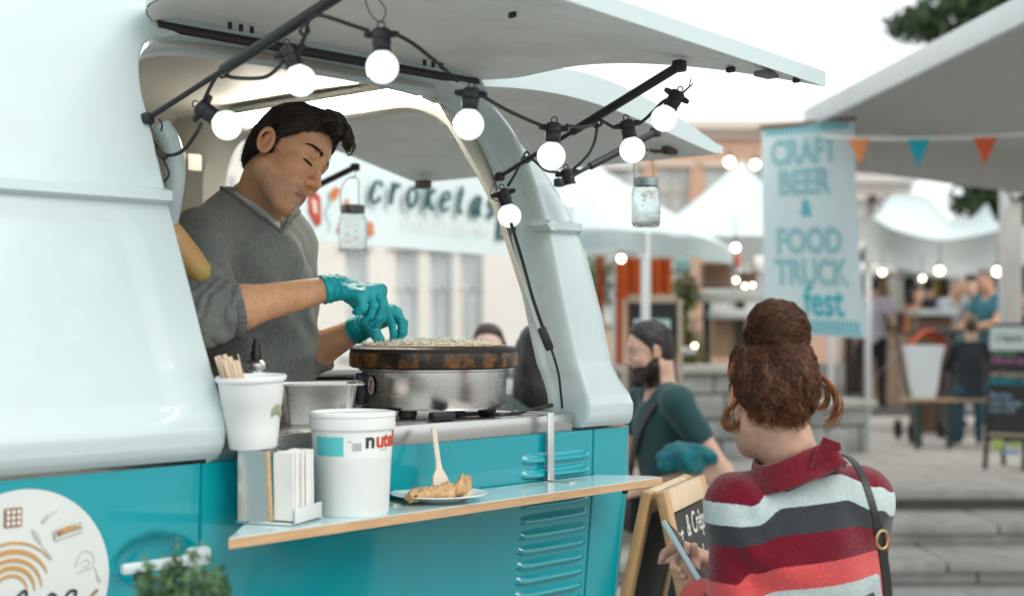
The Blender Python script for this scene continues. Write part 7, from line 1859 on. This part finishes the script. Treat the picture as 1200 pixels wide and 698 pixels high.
# stroller behind the bag
sp__ = W(1086, 400, 14.3); sr = thing('stroller', 'pushchair with an orange red hood behind the white paper bag', 'stroller', (sp__[0], 14.3, .432))
g = [[sp__ + np.array((.17 * math.cos(a) * 1.0, -.16 + .30 * b * .9, -.10 + .22 * math.sin(a) * (1 - .55 * (b - .3) ** 2))) for a in np.linspace(0, math.pi, 13)] for b in np.linspace(0, 1, 6)]; m = MB(); m.grid(g); m.grid(np.array(g) - (0, 0, .008), flip=True); wmesh(m.build('hood', mat('hood_orange', (.62, .10, .025), .75, var=.15, vscale=8), sr))
wmesh(MB().box(sp__ + (0, .02, -.30), (.32, .34, .36), bev=.06).build('seat', mat('stroller_dark', (.05, .012, .012), .8), sr)); wmesh(MB().tube([sp__ + (-.20, .35, .08), sp__ + (-.19, .2, -.3), sp__ + (-.19, -.2, -.72)], .014, 6).tube([sp__ + (.20, .35, .08), sp__ + (.19, .2, -.3), sp__ + (.19, -.2, -.72)], .014, 6).tube([sp__ + (-.20, .35, .08), sp__ + (.20, .35, .08)], .016, 6).build('push_frame', M_BLACK, sr))
for x_ in (-.22, .22):
    for y_ in (-.25, .25): wmesh(MB().lathe([(.07, -.02), (.10, -.02), (.105, 0), (.10, .02), (.07, .02)], 20, (sp__[0] + x_, 14.3 + y_, .432 + .105), np.array([[0, 0, 1], [1, 0, 0], [0, 1, 0]], float)).build('wheel', M_RUBBER, sr))
# serving table of the group
gt = thing('tall_table', 'high dark table the group leans on behind the beer bench', 'table', (W(1150, 0, 15.0)[0], 15.0, .42)); wmesh(MB().box((W(1158, 0, 15)[0], 15.0, 1.53), (1.15, .6, .05), bev=.01).build('table_top', mat('table_dark', (.05, .06, .065), .5), gt))
for px in (1108, 1208): wmesh(MB().box((W(px, 0, 15)[0], 15, .97), (.06, .5, 1.07)).build('leg', M_BLACK, gt))
tc_ = thing('grey_counter', 'light grey counter slab left of the leaning group', 'counter', (W(1092, 0, 15.6)[0], 15.6, .42)); wmesh(MB().box((W(1092, 0, 15.6)[0], 15.6, 1.73), (.42, .5, .07), bev=.01).build('counter_top', mat('weathered_plank', (.36, .38, .36), .8), tc_)); wmesh(MB().box((W(1092, 0, 15.6)[0], 15.65, 1.06), (.36, .4, 1.26)).build('cabinet', M_DARKW, tc_))

# ================================================================== boards with chalk writing
M_OAK = mat('board_frame_oak', (.46, .28, .13), .5, var=.15, vscale=12, stretch=(3, 3, 1), bump=.1); M_OAKT = mat('board_frame_pale', (.58, .45, .31), .55, var=.12, vscale=10, stretch=(3, 3, 1))
M_CHALK = mat('chalk_white', (.62, .63, .60), .9, var=.3, vscale=80); M_CHO = mat('chalk_orange', (.60, .22, .06), .9, var=.25, vscale=80); M_CHT = mat('chalk_teal', (.02, .30, .36), .9, var=.2, vscale=60)
def aframe(name, label, TL, TR, nrm, splay, H, fw, depth, mats, top=.0):
    """folding board: TL, TR top corners, nrm horizontal outward normal of the front leaf"""
    TL, TR = np.asarray(TL, float), np.asarray(TR, float); x = unit(TR - TL); Wd = np.linalg.norm(TR - TL); t = thing(name, label, 'chalkboard', (*((TL + TR) / 2)[:2], TL[2] - H)); out = []
    for sgn in (1, -1):
        n_ = np.asarray(nrm) * sgn; dn = unit(-zz * H + n_ * splay); Ls = H / abs(dn[2]); fn = unit(np.cross(x, dn)); fn = fn if fn @ n_ > 0 else -fn; o_ = TL + n_ * depth * .7
        Mx = np.stack([x, -dn, fn], 1)
        f = lambda u, v_, w_=0., o_=o_, dn=dn, fn=fn: o_ + x * u + dn * v_ + fn * w_
        for u in (fw / 2, Wd - fw / 2): wmesh(MB().box(f(u, Ls / 2), (fw, Ls, depth), Mx, bev=.002).build('stile', mats[0], t))
        for v_, h_ in ((fw * .55, fw * 1.1), (Ls * .80, fw)): wmesh(MB().box(f(Wd / 2, v_ + .001), (Wd - 2 * fw - .001, h_, depth * .96), Mx, bev=.002).build('rail', mats[1], t))
        sl_ = wmesh(MB().box(f(Wd / 2, Ls * .42, -.002), (Wd - 2 * fw, Ls * .735, depth * .35), Mx).build('slate', M_SLATE, t)); out.append((f, sl_, Wd, Ls, depth))
    return t, out
TLb, TRb = W(765, 578, 3.52), W(814, 556.5, 3.93); TLb[2] = TRb[2] = 1.2
xb_ = unit(TRb - TLb); nb = np.array((xb_[1], -xb_[0], 0))
tb, leaves = aframe('a_frame_board', 'oak framed chalkboard on two leaves beside the end of the plywood shelf', TLb, TRb, nb, .26, 1.2, .052, .024, (M_OAK, M_OAKT))
f, sl_, Wd, Ls, dp_ = leaves[0]
def chalk(f, sl_, Wd, dp_, body, u, v_, h, wd, mt, shear=.2, slope=0., bold=.004):
    v, fc = text_mesh(body, 1., 0., bold, shear); lo, hi = v.min(0), v.max(0); q = (v - lo) / (hi - lo + 1e-6); P = np.array([f(u + a[0] * wd, v_ - a[1] * h - slope * a[0] * wd, dp_ * .18) for a in q]); return wmesh(mesh_obj('chalk_lettering', P, fc, mt, sl_, smooth=False))
chalk(f, sl_, Wd, dp_, 'st', .07, .150, .045, .06, M_CHALK); chalk(f, sl_, Wd, dp_, '& Crêps', .17, .152, .075, .21, M_CHALK); chalk(f, sl_, Wd, dp_, 'ei', .075, .20, .03, .05, M_CHALK); chalk(f, sl_, Wd, dp_, 'Luc', .28, .235, .065, .10, M_CHALK); chalk(f, sl_, Wd, dp_, 'kl', .30, .30, .045, .08, M_CHALK, bold=.0)
chalk(f, sl_, Wd, dp_, 'Menü', .062, .310, .085, .17, M_CHO, bold=.02); m = MB(); m.poly([f(.22 + .055 * math.cos(a), .340 + .034 * math.sin(a), dp_ * .18) for a in np.linspace(0, 6.28, 20)[:-1]][::-1]); wmesh(m.build('chalk_drawing', M_CHT, sl_, smooth=False))
for (u, v_) in ((.08, .40), (.075, .36)): m = MB(); m.tube([f(u, v_, dp_ * .19), f(u + .02, v_ + .02, dp_ * .19), f(u + .008, v_ + .045, dp_ * .19)], .0035, 4); wmesh(m.build('chalk_drawing', M_CHALK, sl_))
# terrace blackboard
TL2, TR2 = W(1163, 379, 11.75), W(1213, 377, 11.55); TR2[2] = TL2[2] = 1.615; x2 = unit(TR2 - TL2)
n2 = unit(np.array((-.62, -.78, 0)))
tb2, lv2 = aframe('a_frame_board', 'black pavement board with coloured chalk lines on the terrace', TL2, TR2, n2, .20, 1.185, .035, .028, (mat('board_black', (.03, .028, .026), .6), mat('board_black', (.03, .028, .026), .6)))
f, sl_, Wd, Ls, dp_ = lv2[0]
def strip(u0, u1, v0, v1, mt, nm='chalk_line'): wmesh(MB().poly([f(u0, v0, dp_ * .6), f(u1, v0, dp_ * .6), f(u1, v1, dp_ * .6), f(u0, v1, dp_ * .6)][::-1]).build(nm, mt, sl_, smooth=False))
strip(.0, Wd, .03, .225, mat('board_header', (.60, .68, .68), .6), 'header_panel'); 
def chalk2(b, u, v_, h, wd, mt, bold=.02): 
    v, fc = text_mesh(b, 1., 0., bold, .1); lo, hi = v.min(0), v.max(0); q = (v - lo) / (hi - lo + 1e-6); P = np.array([f(u + a[0] * wd, v_ - a[1] * h, dp_ * .66) for a in q]); wmesh(mesh_obj('chalk_lettering', P, fc, mt, sl_, smooth=False))
chalk2('Crêperie', .05, .175, .085, Wd * .62, mat('chalk_dark', (.10, .12, .13), .8)); MG, MP, MT_, MC, MB_ = mat('chalk_green', (.15, .36, .16), .9), mat('chalk_pink', (.50, .18, .38), .9), mat('chalk_cyan', (.02, .38, .45), .9), mat('chalk_cream', (.48, .40, .30), .9), mat('chalk_blue', (.25, .38, .48), .9)
for b, v_, h, wk, mt, u in (('Tagestipp', .275, .040, .55, MG, .03), ('Chili con Carne', .335, .055, .95, MP, .02), ('Quesadilla', .39, .04, .6, MB_, .02), ('mit Guacamole', .445, .05, .95, MC, .02), ('NACHOS 5,- BIG', .515, .062, .95, MT_, .02), ('Burrito', .62, .05, .5, MB_, .03), ('mit Salsa', .68, .05, .75, MB_, .03), ('Limo 2,50', .74, .05, .6, MB_, .03)): chalk2(b, u, v_, h, Wd * wk, mt)
strip(.03, Wd, .905, .925, mat('chalk_cream', (.48, .40, .30), .9)); strip(.06, .16, .955, 1.04, mat('avocado_print', (.40, .48, .15), .8, var=.3, vscale=15), 'food_print'); strip(.20, Wd - .03, .965, 1.01, mat('print_green', (.30, .38, .14), .8, var=.4, vscale=30), 'food_print'); strip(.16, Wd - .05, 1.03, 1.075, mat('chalk_blue', (.25, .38, .48), .9), 'food_print')

# ================================================================== lamps in the stalls
M_LAMP = mat('warm_lamp', (1, 1, 1), .4, var=0, rvar=0, emis=(1., .80, .55), es=7)
lp = None
for px, py, d, r, lab in ((862, 290, 13.2, .035, 'bright warm lamp hanging above the red pot'), (728, 303, 11.5, .03, 'warm lamp in front of the orange fabric panel'), (862.5, 328, 13.2, .022, 'small warm lamp between the two brown crates'), (873, 335, 13.2, .020, 'left one of the pair of low lamps beside the smaller crate'), (882, 334, 13.2, .018, 'right one of the pair of low lamps beside the smaller crate'), (1003, 314, 17.5, .05, 'white lamp right at the banner edge'), (1034, 319, 18, .035, 'dim lamp at the rust brown garment'),
                          (1101, 317, 17, .045, 'yellow lamp under the middle of the sagging valance'), (1169, 318, 17, .05, 'bright lamp next to the canopy post'), (1081, 326, 18, .03, 'small dim lamp left of the yellow one'), (855, 190, 30, .09, 'warm lamp up on the salmon building'), (885, 193, 30, .08, 'second warm lamp up on the salmon building near the banner'), (814, 405, 12.5, .02, 'low lamp glowing beside the counter leg')):
    p_ = W(px, py, d); t = thing('market_lamp', lab, 'lamp', p_ + (0, 0, r * 2.2), 0, 'small lamps in the market stalls')
    wmesh(MB().lathe([(0, -r)] + [(r * math.sin(a), -r * math.cos(a)) for a in np.linspace(.2, 2.8, 10)] + [(0, r)], 16, p_).build('bulb', M_LAMP, t, sharp=180)); wmesh(MB().lathe([(r * .45, r * .85), (r * .5, r * 2), (r * .1, r * 2.2)], 10, p_).tube([p_ + (0, 0, r * 2), p_ + (0, 0, r * 2 + .22)], .006, 5).build('socket', M_BLACK, t))

# ================================================================== people on the terrace
TZ = .432
def ms(name, c1, c2, sc):
    if name in _mats: return _mats[name]
    m = mat(name, c1, .85); n = m.node_tree; b = n.nodes['Principled BSDF']; tc = n.nodes.new('ShaderNodeTexCoord'); wv = n.nodes.new('ShaderNodeTexWave'); wv.bands_direction = 'Z'; wv.inputs['Scale'].default_value = sc
    rp = n.nodes.new('ShaderNodeMix'); rp.data_type = 'RGBA'; rp.inputs[6].default_value = (*c1, 1); rp.inputs[7].default_value = (*c2, 1); n.links.new(tc.outputs['Object'], wv.inputs['Vector']); n.links.new(wv.outputs['Fac'], rp.inputs[0]); n.links.new(rp.outputs[2], b.inputs['Base Color']); return m
def at_px(px, d): return (W(px, 0, d)[0], d, TZ)
figure('man in a lilac striped shirt and black trousers walking away beside the barrier', at_px(1024, 19.6), R(60), H=1.80, res=.02, shirt=(.5, .48, .55), shirt_mat=ms('lilac_stripes', (.34, .33, .42), (.66, .64, .68), 14), trousers=(.012, .012, .015), hair=(.03, .02, .015), arms={'R': ((-.05, -.28, 1.14), (.18, -.22, .98))}, hands=False)
figure('grey haired man in a pale grey shirt leaning on the tall table', at_px(1112, 16.2), R(-60), H=1.72, res=.02, shirt=(.33, .36, .40), trousers=(.05, .05, .06), hair=(.30, .28, .27), lean=.15, arms={'L': ((.15, .24, 1.15), (.36, .05, 1.10)), 'R': ((.15, -.24, 1.15), (.36, -.05, 1.10))}, hands=False)
figure('person in a bright green top between the two leaning men', at_px(1137, 16.6), R(-100), H=1.70, res=.02, shirt=(.02, .32, .14), trousers=(.05, .05, .06), hair=(.02, .016, .014), arms={'L': ((.12, .24, 1.15), (.30, .1, 1.12)), 'R': ((.12, -.24, 1.15), (.30, -.1, 1.12))}, hands=False)
figure('grey haired man in a teal shirt with his arms on the tall table', at_px(1164, 15.9), R(205), H=1.78, res=.02, shirt=(.05, .19, .24), trousers=(.05, .05, .06), hair=(.16, .13, .12), lean=.12, skin=(.60, .33, .22), arms={'L': ((.16, .24, 1.16), (.42, .08, 1.12)), 'R': ((.16, -.24, 1.16), (.42, -.05, 1.12))}, hands=False, girth=1.15)
bp0 = W(1138, 0, 13.5); figure('boy in a dark patterned jacket sitting on the beer bench', (bp0[0], 13.5, TZ), R(75), H=1.42, res=.016, sit=.56, shirt=(.02, .03, .036), sleeve='long', trousers=(.03, .09, .13), hair=(.06, .028, .016), hands=False, girth=1.2, arms={'L': ((.1, .26, 1.18), (.30, .12, 1.12)), 'R': ((.1, -.26, 1.18), (.30, -.12, 1.12))})
figure('man in a navy coat with his back to us among the far stalls', at_px(1088, 19.0), R(80), H=1.78, res=.022, shirt=(.03, .035, .05), sleeve='long', trousers=(.03, .03, .04), hair=(.03, .02, .014), hands=False, arms={'R': ((.06, -.26, 1.14), (.25, -.16, 1.0))})
figure('woman in a rust coloured top with dark hair by the far clothes rail', at_px(1071, 18.6), R(-40), H=1.66, res=.022, shirt=(.28, .09, .04), sleeve='long', trousers=(.02, .02, .03), hair=(.02, .013, .01), hair_len=.12, female=True, hands=False)
figure('person in a white shirt standing right beside the canopy post', at_px(1189, 17.4), R(-120), H=1.74, res=.022, shirt=(.55, .52, .5), sleeve='long', trousers=(.05, .05, .07), hair=(.06, .04, .03), hands=False)
figure('person in black at the right edge behind the pavement board', at_px(1204, 15.6), R(190), H=1.55, res=.022, shirt=(.02, .02, .022), sleeve='long', trousers=(.02, .02, .025), hair=(.05, .025, .015), hands=False)
